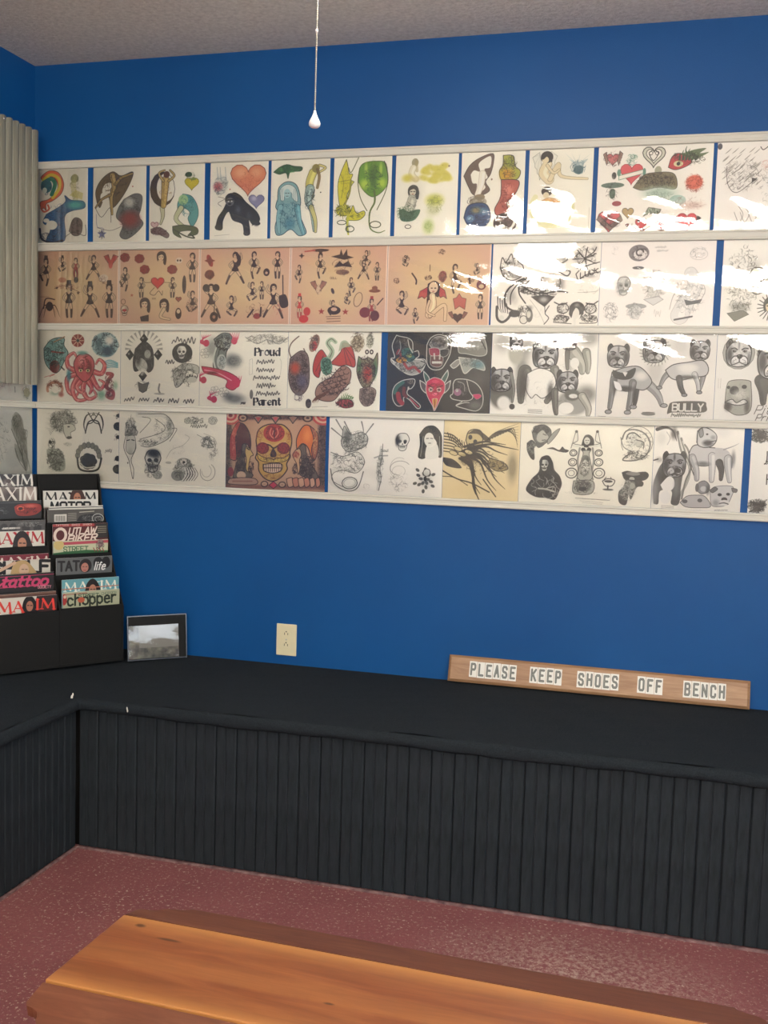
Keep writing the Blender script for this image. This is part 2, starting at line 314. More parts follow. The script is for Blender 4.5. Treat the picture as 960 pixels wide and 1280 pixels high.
        for t in (-1, 1):
            s.l([(x + (t * .3 - side * .08) * r - .14 * r, y + .1 * r), (x + (t * .3 - side * .08) * r + .14 * r, y + .08 * r)], .16 * r, K, .85, sm=0)
        s.l([(x - side * .2 * r, y + .6 * r), (x + side * .08 * r, y + .6 * r)], .13 * r, (.6, .2, .2), .8, sm=0)
    def limb(s, pts, w, w1, col, ol=K):
        s.l(pts, w + 3.4, ol, 1, w1=w1 + 3); s.l(pts, w, col, 1, w1=w1)
        if w > 24: s.l([(x + w * .14, y) for x, y in pts], w * .4, tuple(min(1, v * 1.25 + .05) for v in col), .55, w1=w1 * .35)
    def girl(s, x, y, h, pose=0, hair=K, dress=K, skin=SKIN, hat=0, f=1):
        """small standing or dancing figure, h tall, x,y at the head"""
        u = h / 7.2; J = lambda a, b: (x + f * a * u, y + b * u)
        L = [((-.25, 3.4), (-.5, 5), (-.35, 6.7)), ((.3, 3.4), (.55, 5), (.5, 6.7))] if pose % 4 == 0 else \
            [((-.25, 3.4), (-1.2, 4.6), (-1.9, 6.4)), ((.3, 3.4), (1.2, 4.8), (1.9, 6.2))] if pose % 4 == 1 else \
            [((-.25, 3.4), (-1.5, 3.9), (-.9, 5.4)), ((.3, 3.4), (.6, 5), (.2, 6.8))] if pose % 4 == 2 else \
            [((-.25, 3.4), (-1.2, 4.2), (-.1, 5.2)), ((.3, 3.4), (1.6, 4.1), (.9, 5.5))]
        for q in L:
            s.limb([J(*t) for t in q], .55 * u, .25 * u, skin if pose < 4 else dress)
            s.l([J(*q[1]), J(*q[2])], .42 * u, dress, .9, w1=.3 * u, sm=0)
        A = [((-.5, 1.4), (-1.3, 2.2), (-.7, 3.0)), ((.5, 1.4), (1.3, .7), (1.1, -.4))] if pose % 2 else [((-.5, 1.4), (-1.2, 2.4), (-.6, 3.2)), ((.5, 1.4), (1.2, 2.3), (.7, 3.2))]
        for q in A: s.limb([J(*t) for t in q], .3 * u, .2 * u, skin)
        s.p([J(-.6, 1.3), J(.6, 1.3), J(.35, 2.3), J(.75, 3.5), J(-.75, 3.5), J(-.35, 2.3)], dress, sm=1)
        s.e(*J(0, 1.3), .32 * u, .3 * u, skin)
        s.face(x, y, .62 * u, hair, skin, side=f)
        if hat:
            s.p([J(-.9, -.45), J(.9, -.45), J(.5, -.6), J(.45, -1.5), J(-.45, -1.5), J(-.5, -.6)], dress)
    def wing(s, x, y, w, h, col, ol=K, n=4, a=1):
        P = [(x, y), (x + w * .35, y - h), (x + w, y - h * .75)]
        for i in range(n):
            t = (i + 1) / n; P += [(x + w * (.85 - .6 * t + .1), y - h * (.55 - .75 * t) - h * .12), (x + w * (1 - .75 * t), y - h * (.6 - .95 * t))]
        s.p(P, col, a, ol=ol, w=1.8)
        for i in range(n): s.l([(x + w * .3, y - h * .9), (x + w * (1 - .75 * i / n), y - h * (.75 - .95 * i / n))], 1.3, ol, .6, sm=0)
    def rose(s, x, y, r, col, ol=K):
        for i in range(7):
            t = i * .9; s.e(x + .55 * r * math.cos(t), y + .55 * r * math.sin(t), .5 * r, .42 * r, col); s.o(x + .55 * r * math.cos(t), y + .55 * r * math.sin(t), .5 * r, .42 * r, ol, 1.4, .7)
        s.e(x, y, .5 * r, .5 * r, col); s.l([(x + .08 * r * i * math.cos(i * .9), y + .08 * r * i * math.sin(i * .9)) for i in range(9)], 1.6, ol, .8)
    def flames(s, x, y, w, h, n, col, a=1):
        for i in range(n):
            t = -1 + 2 * i / max(1, n - 1); hh = h * (1 - .5 * abs(t)) * s.r.uniform(.75, 1.1)
            s.l([(x + t * w, y), (x + t * w * 1.1 + w * .12, y - hh * .4), (x + t * w * .9 - w * .1, y - hh * .7), (x + t * w + w * .05, y - hh)], w * .3, col, a, taper=1)
    def dogh(s, x, y, r, tone=.45, f=1, mouth=1):
        """broad bulldog head: cropped ears, deep brow, heavy jowls"""
        g = lambda v: (v,) * 3
        c = g(min(.86, tone + .30)); m = g(tone); d = g(.12); J = lambda a, b: (x + a * f * r, y + b * r); w = .06 * r + 1
        for t in (-1, 1): s.p([J(t * .45, -.78), J(t * .72, -1.12), J(t * .98, -.82), J(t * .9, -.35)], m, sm=1, ol=d, w=w); s.sh(*J(t * .76, -.8), .14 * r, .2 * r, d, .9)
        s.p([J(-.55, -.85), J(0, -.95), J(.55, -.85), J(.95, -.35), J(.98, .25), J(.8, .8), J(.3, 1.02), J(-.3, 1.02), J(-.8, .8), J(-.98, .25), J(-.95, -.35)], c, sm=1, ol=d, w=w)
        s.sh(*J(-.72, .1), .3 * r, .75 * r, d, .75); s.sh(*J(.82, .3), .16 * r, .5 * r, d, .5); s.sh(*J(0, -.62), .1 * r, .42 * r, m, .8)
        for t in (-1, 1):
            s.e(*J(.06 + t * .42, -.2), .2 * r, .14 * r, m, .9, soft=.4); s.e(*J(.06 + t * .42, -.18), .12 * r, .09 * r, g(.04)); s.e(*J(.10 + t * .42, -.21), .035 * r, .03 * r, WHT)
            s.l([J(.06 + t * .66, -.38), J(.06 + t * .4, -.42), J(.06 + t * .18, -.30)], w * 1.3, d, .85)
            s.p([J(.08, .28), J(.08 + t * .4, .2), J(.08 + t * .66, .5), J(.08 + t * .6, .86), J(.08 + t * .25, .78), J(.08, .62)], g(min(.92, tone + .42)), sm=1, ol=d, w=w)
            s.sh(*J(.08 + t * .5, .72), .14 * r, .12 * r, m, .7)
            for k in range(3): s.e(*J(.08 + t * (.28 + .1 * k), .48 + .05 * k), .03 * r, .03 * r, d)
        s.p([J(-.16, .12), J(.08, .06), J(.32, .12), J(.24, .36), J(.08, .42), J(-.08, .36)], g(.07), sm=1); s.sh(*J(.02, .16), .08 * r, .05 * r, WHT, .6)
        s.l([J(.08, .4), J(.08, .64)], w, d)
        if mouth: s.p([J(-.3, .84), J(.08, .70), J(.46, .84), J(.08, .98)], g(.14), sm=1); s.e(*J(.08, .9), .14 * r, .06 * r, g(.55))
    def tx(s, t, x, y, h, col=K, w=None, sp=1.25, slant=0, a=1, serif=0, bold=0, dy=0, fit=None):
        """stroke lettering: x,y is the top left corner, h the letter height, fit the full width"""
        w = w or h * .16
        adv = sum((GW.get(ch, 4) + sp) for ch in t) - sp; sx = h / 6.0
        if fit: sx = fit / adv
        cx = x
        for ch in t:
            for st in GL.get(ch, ()):
                P = [(cx + q[0] * sx + q[1] * sx * slant, y + dy * (cx - x) + h - q[1] * h / 6.0) for q in st]
                if serif:
                    for i in range(len(P) - 1):
                        dx, dyy = P[i + 1][0] - P[i][0], P[i + 1][1] - P[i][1]
                        ww = w * (1.35 if dyy > abs(.15 * dx) and dx >= 0 or abs(dx) < .1 * abs(dyy) else .55)
                        s.l([P[i], P[i + 1]], ww, col, a, sm=0)
                    for q in (st[0], st[-1]):
                        if q[1] in (0, 6): s.l([(cx + (q[0] - .7) * sx, y + dy * (cx - x) + h - q[1] * h / 6), (cx + (q[0] + .7) * sx, y + dy * (cx - x) + h - q[1] * h / 6)], w * .5, col, a, sm=0)
                else: s.l(P, w, col, a, sm=0)
            cx += (GW.get(ch, 4) + sp) * sx
    def cursive(s, x, y, w, h, lw, col=K, a=.9):
        P = []; n = max(4, int(w / h * 2.2))
        for i in range(n * 2):
            P.append((x + w * i / (2 * n), y + (h * s.r.uniform(.0, .45) if i % 2 else h * s.r.uniform(.6, 1))))
        s.l(P, lw, col, a)
    def grain(s, amt=.03):
        bg = np.array(s.bg)
        if min(s.bg) > .5:                                    # a little more ink in the darks, cleaner lights
            v = s.a / bg; sat = (v.max(2) - v.min(2))[..., None]; k = np.clip(1 - sat * 3, .25, 1)
            s.a = np.clip(bg * (v + k * 2.1 * v * np.maximum(1 - v, 0) * (v - .50)), .02, 1)
        g = np.random.RandomState(len(s.name) + s.W).rand(s.H, s.W, 1) - .5; s.a = np.clip(s.a + g * amt, 0, 1)
    def image(s):
        im = bpy.data.images.new(s.name, s.W, s.H); A = np.ones((s.H, s.W, 4), np.float32); A[..., :3] = s.a[::-1]
        im.pixels.foreach_set(A.ravel()); im.update(); im.pack(); return im
GW = {'I': 1, 'M': 5, 'W': 5.4, 'l': 1, 'i': 1, ' ': 3, 'f': 2.6, 'm': 5, '1': 1, 't': 3, '-': 3, 'r': 3, 'T': 4, 'j': 2}
GL = {'A': [[(0, 0), (2, 6), (4, 0)], [(.8, 2.1), (3.2, 2.1)]], 'B': [[(0, 0), (0, 6), (3.2, 6), (4, 5.2), (4, 3.8), (3.2, 3.1), (0, 3.1)], [(3.2, 3.1), (4, 2.3), (4, .8), (3.2, 0), (0, 0)]],
 'C': [[(4, 4.6), (4, 5.2), (3.2, 6), (.8, 6), (0, 5.2), (0, .8), (.8, 0), (3.2, 0), (4, .8), (4, 1.6)]], 'D': [[(0, 0), (0, 6), (2.8, 6), (4, 5), (4, 1), (2.8, 0), (0, 0)]],
 'E': [[(4, 6), (0, 6), (0, 0), (4, 0)], [(0, 3.1), (3, 3.1)]], 'F': [[(4, 6), (0, 6), (0, 0)], [(0, 3.1), (3, 3.1)]],
 'G': [[(4, 4.8), (3.2, 6), (.8, 6), (0, 5.2), (0, .8), (.8, 0), (3.2, 0), (4, .8), (4, 2.8), (2.4, 2.8)]], 'H': [[(0, 0), (0, 6)], [(4, 0), (4, 6)], [(0, 3.1), (4, 3.1)]], 'I': [[(.5, 0), (.5, 6)]],
 'K': [[(0, 0), (0, 6)], [(4, 6), (0, 2.4)], [(1.2, 3.4), (4, 0)]], 'L': [[(0, 6), (0, 0), (4, 0)]], 'M': [[(0, 0), (.5, 6), (2.5, 1), (4.5, 6), (5, 0)]],
 'N': [[(0, 0), (0, 6), (4, 0), (4, 6)]], 'O': [[(.8, 0), (0, .8), (0, 5.2), (.8, 6), (3.2, 6), (4, 5.2), (4, .8), (3.2, 0), (.8, 0)]], 'P': [[(0, 0), (0, 6), (3.2, 6), (4, 5.2), (4, 3.6), (3.2, 2.8), (0, 2.8)]],
 'R': [[(0, 0), (0, 6), (3.2, 6), (4, 5.2), (4, 3.8), (3.2, 3), (0, 3)], [(2, 3), (4, 0)]], 'S': [[(4, 4.8), (4, 5.2), (3.2, 6), (.8, 6), (0, 5.2), (0, 4), (.8, 3.2), (3.2, 2.8), (4, 2), (4, .8), (3.2, 0), (.8, 0), (0, .8), (0, 1.2)]],
 'T': [[(0, 6), (4, 6)], [(2, 6), (2, 0)]], 'U': [[(0, 6), (0, .8), (.8, 0), (3.2, 0), (4, .8), (4, 6)]], 'W': [[(0, 6), (1.2, 0), (2.7, 4.6), (4.2, 0), (5.4, 6)]], 'X': [[(0, 6), (4, 0)], [(4, 6), (0, 0)]], 'Y': [[(0, 6), (2, 3), (4, 6)], [(2, 3), (2, 0)]],
 'l': [[(.5, 6), (.5, 0)]], 'i': [[(.5, 4), (.5, 0)], [(.5, 5.4), (.5, 5.8)]], 'f': [[(2.6, 5.6), (1.8, 6), (1.1, 5.2), (1, 0)], [(0, 4), (2.2, 4)]], 'e': [[(.2, 2.2), (3.6, 2.4), (3.2, 3.8), (1.8, 4.2), (.4, 3.4), (0, 1.8), (.6, .3), (2, 0), (3.6, .7)]],
 'c': [[(3.6, 3.4), (2.4, 4.2), (.8, 4), (0, 2.2), (.6, .4), (2, 0), (3.6, .8)]], 'h': [[(0, 6), (0, 0)], [(0, 3.2), (1.6, 4.2), (3.2, 3.6), (3.4, 0)]], 'o': [[(2, 0), (.4, .6), (0, 2.1), (.5, 3.7), (2, 4.2), (3.5, 3.7), (4, 2.1), (3.5, .6), (2, 0)]],
 'p': [[(0, 4.1), (0, -2)], [(0, 3.2), (1.6, 4.2), (3.4, 3.5), (3.6, 1.2), (2, 0), (0, .8)]], 'r': [[(0, 4.1), (0, 0)], [(0, 2.8), (1.4, 4.1), (2.8, 4)]], 't': [[(1, 5.8), (1, .8), (1.8, 0), (2.8, .4)], [(-.2, 4.1), (2.6, 4.1)]],
 'a': [[(3.4, 3.2), (2, 4.2), (.4, 3.4), (0, 1.6), (1, 0), (2.6, .3), (3.4, 1.6), (3.4, 4.1), (3.4, .6), (4, 0)]], 'd': [[(3.6, 6), (3.6, 0)], [(3.6, 3), (2, 4.2), (.4, 3.4), (0, 1.6), (1, 0), (2.6, .2), (3.6, 1.4)]], 'n': [[(0, 4.1), (0, 0)], [(0, 3), (1.6, 4.2), (3.2, 3.6), (3.4, 0)]],
 'u': [[(0, 4.1), (0, .8), (1, 0), (2.4, .2), (3.4, 1.2)], [(3.4, 4.1), (3.4, 0)]]}
# ---------------------------------------------------------------- the flash sheets, one drawing each
PW = (.94, .93, .88); PB = (.95, .94, .91); PINK = (.84, .685, .585); INK = (.28, .17, .13)
ART = {}
def art(name, q, bg, seed=1):
    def deco(fn):
        def make():
            c = Canvas(name, q, bg, seed=seed); fn(c); c.grain(); return c
        ART[name] = make; return fn
    return deco
def pinkbg(c):
    for _ in range(3): c.sh(c.q[0] + (c.q[1] - c.q[0]) * .5, (c.q[2] + c.q[4]) / 2, (c.q[1] - c.q[0]) * .45, (c.q[4] - c.q[2]) * .45, (.88, .80, .60), .34)
    for x in (c.q[0] + 2, c.q[1] - 2): c.l([(x, c.q[2] - 9), (x, c.q[4] + 9)], 7, (.95, .87, .80), .9, sm=0)
# ---- row 1
@art('r1_1', (170, 405, 116, 112, 470, 462), PW)
def _(c):
    c.p([(205, 300), (190, 300), (188, 270), (230, 255), (268, 205), (255, 160), (225, 150), (200, 165), (190, 150), (225, 122), (270, 130), (295, 180), (285, 230), (245, 265), (215, 280), (215, 310)], (.85, .42, .28), sm=1, ol=K)
    c.l([(200, 165), (235, 140), (272, 160), (275, 205), (245, 250)], 14, (.86, .78, .28)); c.l([(200, 180), (235, 160), (255, 185), (240, 235)], 18, (.16, .50, .40))
    c.e(215, 195, 26, 32, (.2, .45, .5)); c.scr(215, 200, 25, 40, 24, (.12, .2, .3)); c.e(207, 215, 11, 14, (.8, .85, .8))
    c.l([(190, 300), (205, 318), (228, 305), (222, 285)], 8, (.8, .4, .3))
    c.e(345, 160, 18, 20, (.5, .52, .42)); c.l([(345, 150), (340, 200), (350, 260)], 24, (.72, .7, .5), .7); c.scr(345, 200, 24, 62, 40, (.45, .45, .35), 1.4)
    c.p([(320, 240), (380, 260), (385, 230), (350, 215)], (.75, .72, .4), .6)
    c.p([(215, 330), (300, 275), (300, 240), (330, 262), (385, 268), (390, 300), (330, 315), (300, 345), (300, 455), (215, 465), (235, 400), (200, 370)], (.16, .38, .55), sm=1, ol=(.1, .2, .35))
    c.sh(350, 285, 45, 22, (.35, .72, .68), .9); c.scr(265, 350, 45, 80, 40, (.08, .15, .3), 1.8); c.e(240, 382, 26, 22, PW); c.e(215, 360, 14, 10, PW)
    c.l([(185, 400), (195, 450), (240, 465), (290, 455)], 9, (.2, .22, .3)); c.scr(225, 440, 45, 24, 34, (.12, .15, .22), 2)
    c.p([(320, 410), (335, 360), (355, 345), (380, 365), (375, 420), (345, 432)], (.45, .38, .36), sm=1, ol=K); c.scr(350, 390, 30, 40, 26); c.l([(300, 440), (340, 415), (395, 430), (395, 380)], 3, K, .7)
@art('r1_2', (430, 677, 111, 104, 464, 456), PW)
def _(c):
    c.p([(448, 275), (442, 220), (470, 165), (520, 130), (560, 150), (615, 132), (600, 190), (560, 260), (520, 300), (500, 240), (478, 265), (462, 300)], (.42, .35, .24), sm=1, ol=K)
    c.e(500, 215, 26, 34, PW, rot=20); c.e(478, 250, 14, 22, PW)
    c.limb([(520, 150), (528, 200), (515, 250), (520, 330)], 26, 8, (.66, .56, .35)); c.limb([(535, 190), (560, 160), (612, 140)], 14, 8, (.62, .52, .3)); c.limb([(510, 240), (470, 262), (442, 300)], 12, 5, (.62, .52, .34))
    c.scr(530, 190, 60, 55, 60, (.25, .2, .12), 1.8); c.l([(440, 300), (470, 345), (510, 300), (515, 370)], 2.4, K, .8)
    for a, b in (((545, 345), (600, 395)), ):
        c.p([(575, 260), (625, 234), (658, 245), (655, 300), (645, 340), (665, 375), (630, 420), (585, 448), (556, 430), (570, 380), (540, 345), (550, 300)], (.42, .42, .42), sm=1, ol=K)
    c.scr(605, 340, 52, 100, 110, K, 2); c.sh(605, 355, 48, 42, (.50, .14, .16), .95); c.sh(600, 352, 34, 28, (.52, .15, .17), .9); c.sh(600, 275, 30, 25, (.85, .85, .8), .6)
    c.l([(445, 330), (450, 390), (480, 400), (470, 450)], 2, (.35, .35, .5), .8); c.l([(450, 395), (510, 408), (560, 390)], 2.4, K, .7); c.star(472, 425, 24, (.45, .47, .62)); c.scr(470, 425, 22, 22, 14)
    c.e(615, 200, 3, 3, (.6, .2, .2)); c.e(612, 420, 3, 3, K)
@art('r1_3', (692, 943, 103, 94, 456, 447), PW)
def _(c):
    c.e(752, 213, 56, 80, (.32, .25, .18)); c.e(768, 205, 42, 66, PW); c.o(752, 213, 57, 81, K, 2)
    c.limb([(752, 300), (755, 340), (745, 375)], 20, 6, (.72, .72, .6)); c.limb([(765, 170), (762, 230), (758, 290)], 34, 22, (.72, .62, .36)); c.e(770, 145, 14, 16, (.42, .27, .16))
    c.limb([(755, 175), (735, 140), (760, 125)], 9, 6, (.75, .66, .42)); c.limb([(780, 175), (805, 150), (785, 125)], 9, 6, (.75, .66, .42)); c.scr(765, 230, 34, 60, 26, (.45, .35, .2))
    c.heart(885, 185, 32, (.80, .74, .16), (.4, .4, .12)); c.e(870, 145, 16, 12, (.25, .35, .2)); c.scr(880, 150, 28, 18, 18, (.2, .25, .12)); c.e(893, 165, 12, 6, (.5, .55, .2))
    c.p([(845, 235), (885, 245), (912, 290), (915, 340), (890, 385), (870, 350), (878, 320), (850, 300), (830, 330), (822, 280)], (.36, .62, .62), sm=1, ol=(.15, .3, .3))
    c.e(848, 262, 22, 24, (.6, .74, .55)); c.scr(865, 290, 40, 50, 50, (.18, .38, .4), 1.8); c.limb([(838, 300), (815, 350), (850, 385)], 22, 12, (.72, .74, .6))
    c.p([(800, 385), (850, 378), (910, 390), (912, 420), (870, 428), (885, 405), (830, 412), (840, 438), (805, 420)], (.34, .38, .26), sm=1, ol=K); c.l([(805, 400), (860, 430), (900, 438), (880, 420)], 6, (.25, .28, .2))
    c.heart(718, 380, 18, (.78, .66, .66), (.45, .2, .25)); c.p([(700, 400), (740, 390), (782, 420), (775, 440), (740, 425), (705, 420)], (.5, .42, .42), sm=1, ol=K); c.scr(740, 412, 40, 20, 36, (.3, .15, .2), 2)
@art('r1_4', (82, 350, 80, 72, 445, 438), PW)
def _(c):
    c.heart(258, 150, 82, (.83, .53, .40), (.45, .2, .15), w=3); c.sh(225, 125, 34, 28, (.92, .70, .55), .8); c.sh(295, 125, 30, 26, (.9, .68, .53), .7); c.scr(258, 165, 60, 50, 26, (.55, .28, .2), 1.6, .6)
    c.heart(298, 258, 36, (.52, .52, .64), (.25, .25, .35)); c.sh(288, 248, 14, 12, (.75, .75, .85), .8)
    c.p([(165, 255), (190, 220), (225, 235), (250, 265), (300, 310), (315, 350), (285, 372), (265, 350), (270, 410), (245, 420), (235, 370), (190, 350), (170, 310), (145, 350), (140, 395), (112, 390), (120, 340), (145, 300)], (.13, .13, .14), sm=1, ol=K)
    c.e(182, 252, 30, 30, (.12,) * 3); c.e(176, 264, 19, 20, (.40,) * 3); c.l([(162, 256), (190, 254)], 6, (.06,) * 3); c.e(169, 262, 3, 3, (.9,) * 3); c.e(184, 261, 3, 3, (.9,) * 3); c.e(174, 274, 8, 5, (.08,) * 3); c.e(122, 384, 16, 14, (.22,) * 3); c.e(256, 412, 16, 12, (.22,) * 3); c.e(303, 366, 15, 10, (.2,) * 3); c.sh(215, 300, 16, 24, (.4, .4, .42), .7); c.sh(265, 330, 14, 20, (.35, .35, .37), .6); c.scr(225, 310, 70, 50, 40, (.4, .4, .42), 1.3, .5)
    c.e(130, 185, 36, 44, (.66, .68, .66), .7, soft=.4); c.sh(118, 192, 22, 22, (.78, .35, .38), .9); c.scr(132, 190, 38, 48, 50, (.35, .38, .38), 1.8)
    for x in (112, 126, 150): c.l([(x + 6, 160), (x, 100)], 5, (.5, .55, .58), .8, taper=1)
    c.l([(120, 240), (150, 250), (120, 270), (135, 285)], 3, K, .6); c.l([(105, 425), (175, 418)], 1.6, K, .6); c.e(175, 205, 3, 3, (.6, .2, .2)); c.scr(295, 375, 18, 8, 12)
@art('r1_5', (362, 640, 74, 64, 440, 434), PW)
def _(c):
    c.p([(372, 128), (400, 105), (435, 92), (470, 100), (507, 104), (503, 122), (465, 125), (450, 130), (442, 158), (432, 132), (400, 138)], (.12, .36, .22), sm=1, ol=(.05, .2, .1)); c.scr(440, 115, 60, 16, 40, (.35, .6, .35), 1.8)
    c.p([(395, 255), (400, 200), (440, 172), (485, 190), (505, 260), (500, 320), (520, 370), (534, 412), (500, 425), (460, 395), (420, 420), (392, 420), (385, 380), (400, 320), (386, 290)], (.50, .66, .68), sm=1, ol=(.12, .22, .28), w=3)
    c.p([(410, 260), (405, 210), (440, 185), (480, 205), (490, 265), (465, 250), (460, 225), (430, 222), (425, 260)], (.78, .83, .83), sm=1, ol=(.3, .4, .42))
    for x in (412, 420, 474, 482): c.l([(x, 205), (x - 4, 240), (x + 3, 285)], 1.6, (.3, .4, .42), .8)
    c.e(440, 228, 16, 22, (.62, .76, .78)); c.l([(432, 226), (437, 226)], 3, K); c.l([(444, 226), (449, 226)], 3, K); c.l([(435, 240), (446, 240)], 2, K)
    c.limb([(410, 290), (400, 350), (405, 410)], 24, 12, (.52, .70, .73), (.15, .3, .35)); c.limb([(490, 290), (500, 350), (520, 415)], 26, 13, (.42, .62, .66), (.15, .3, .35)); c.scr(450, 330, 50, 70, 70, (.14, .3, .36), 1.8); c.sh(455, 370, 25, 30, (.25, .5, .58), .7)
    c.limb([(560, 130), (545, 180), (550, 240)], 36, 34, (.76, .74, .42)); c.limb([(590, 95), (618, 108), (585, 130)], 9, 8, (.8, .76, .5)); c.e(573, 110, 18, 20, (.55, .52, .3)); c.l([(580, 115), (590, 150), (582, 200)], 14, (.45, .38, .24), .85)
    c.limb([(548, 205), (540, 260), (560, 310), (572, 400)], 40, 12, (.56, .64, .62)); c.limb([(555, 290), (575, 350), (578, 405)], 20, 10, (.78, .76, .5)); c.scr(548, 255, 26, 55, 50, (.22, .28, .3), 2); c.l([(530, 280), (560, 250), (570, 210)], 4, (.3, .35, .36)); c.e(598, 222, 3, 3, K)
@art('r1_6', (652, 927, 64, 54, 436, 430), PW)
def _(c):
    G = (.20, .24, .10); Yl = (.80, .78, .18)
    c.p([(710, 70), (682, 140), (672, 200), (685, 290), (712, 280), (718, 235), (742, 185), (750, 175), (735, 165), (742, 140), (725, 135), (718, 100)], Yl, sm=1, ol=G, w=2.6)
    c.l([(768, 62), (735, 130), (722, 110)], 4, G, .8); c.l([(685, 140), (700, 180), (690, 250)], 2, G, .6); c.l([(672, 175), (735, 165)], 2, G, .6); c.scr(710, 180, 28, 70, 26, (.5, .5, .12), 1.6)
    c.l([(735, 170), (728, 230), (705, 285)], 9, (.55, .55, .2)); c.e(702, 308, 36, 28, Yl); c.scr(702, 308, 42, 32, 60, G, 2)
    for i in range(8): c.l([(700 + 30 * math.cos(i * .8), 310 + 24 * math.sin(i * .8)), (702 + 50 * math.cos(i * .8), 310 + 38 * math.sin(i * .8))], 4, G, .8, taper=1)
    c.p([(738, 310), (748, 285), (765, 320), (800, 310), (805, 330), (780, 352), (740, 355), (715, 350)], Yl, sm=1, ol=G, w=2.4); c.scr(765, 330, 35, 20, 20, G); c.l([(725, 330), (722, 380), (728, 420)], 13, (.74, .74, .25), w1=8); c.scr(725, 390, 12, 30, 24, G)
    c.o(735, 395, 20, 14, G, 4); c.o(695, 365, 22, 10, G, 3.5)
    c.p([(770, 175), (775, 110), (800, 85), (850, 78), (895, 85), (908, 140), (908, 185), (880, 225), (840, 245), (800, 220)], (.40, .58, .16), sm=1, ol=G, w=2.4)
    for x in (805, 840, 875): c.sh(x, 115, 9, 34, (.76, .84, .36), .7)
    c.sh(800, 185, 24, 26, (.72, .82, .28), .9); c.sh(882, 180, 22, 26, (.72, .82, .28), .9); c.sh(840, 140, 16, 60, (.2, .38, .1), .8); c.scr(840, 165, 50, 70, 60, (.16, .3, .08), 2)
    for p in ([(775, 110), (768, 175), (782, 250), (815, 310)], [(890, 78), (910, 150), (900, 220), (862, 305)]): c.l(p, 4, G, .85)
    c.l([(848, 220), (850, 270), (828, 320), (832, 390), (870, 412), (902, 402)], 10, (.34, .42, .16), w1=3); c.o(856, 374, 26, 15, G, 4); c.e(722, 252, 3, 3, K)
@art('r1_7', (56, 345, 122, 112, 510, 502), PW)
def _(c):
    Yl = (.80, .77, .34)
    for i in range(34):
        x, y = c.r.uniform(180, 295), c.r.uniform(165, 245); c.sh(x, y, 20, 14, Yl, .8); c.scr(x, y, 12, 9, 3, (.6, .58, .25), 1.5, .6)
    c.e(145, 155, 16, 20, (.58, .56, .46)); c.l([(150, 150), (155, 195)], 14, (.62, .58, .4), .6); c.limb([(138, 180), (130, 210), (150, 235)], 26, 26, (.82, .80, .70), (.6, .58, .45)); c.sh(112, 230, 30, 22, Yl, 1); c.sh(150, 235, 30, 16, (.78, .72, .5), .7); c.sh(300, 232, 24, 16, Yl, .8)
    c.face(140, 292, 24, (.27, .28, .26), (.78, .76, .68)); c.limb([(135, 330), (130, 360), (110, 400)], 36, 50, (.68, .68, .62), (.4, .42, .38)); c.p([(75, 390), (95, 375), (120, 390), (175, 380), (150, 430), (90, 435)], (.3, .42, .32), .9, sm=1); c.scr(115, 400, 55, 40, 60, (.2, .32, .22), 2.2); c.scr(135, 345, 30, 30, 24, (.35, .35, .33)); c.o(120, 462, 14, 9, K, 3)
    c.sh(240, 335, 46, 34, (.76, .78, .36), 1); c.scr(245, 355, 44, 42, 60, (.5, .52, .35), 1.8); c.sh(235, 385, 40, 32, (.7, .72, .56), .7); c.sh(215, 460, 32, 44, (.7, .76, .5), .9); c.scr(215, 460, 20, 34, 16, (.5, .6, .35)); c.e(302, 172, 4, 4, (.45, .4, .4))
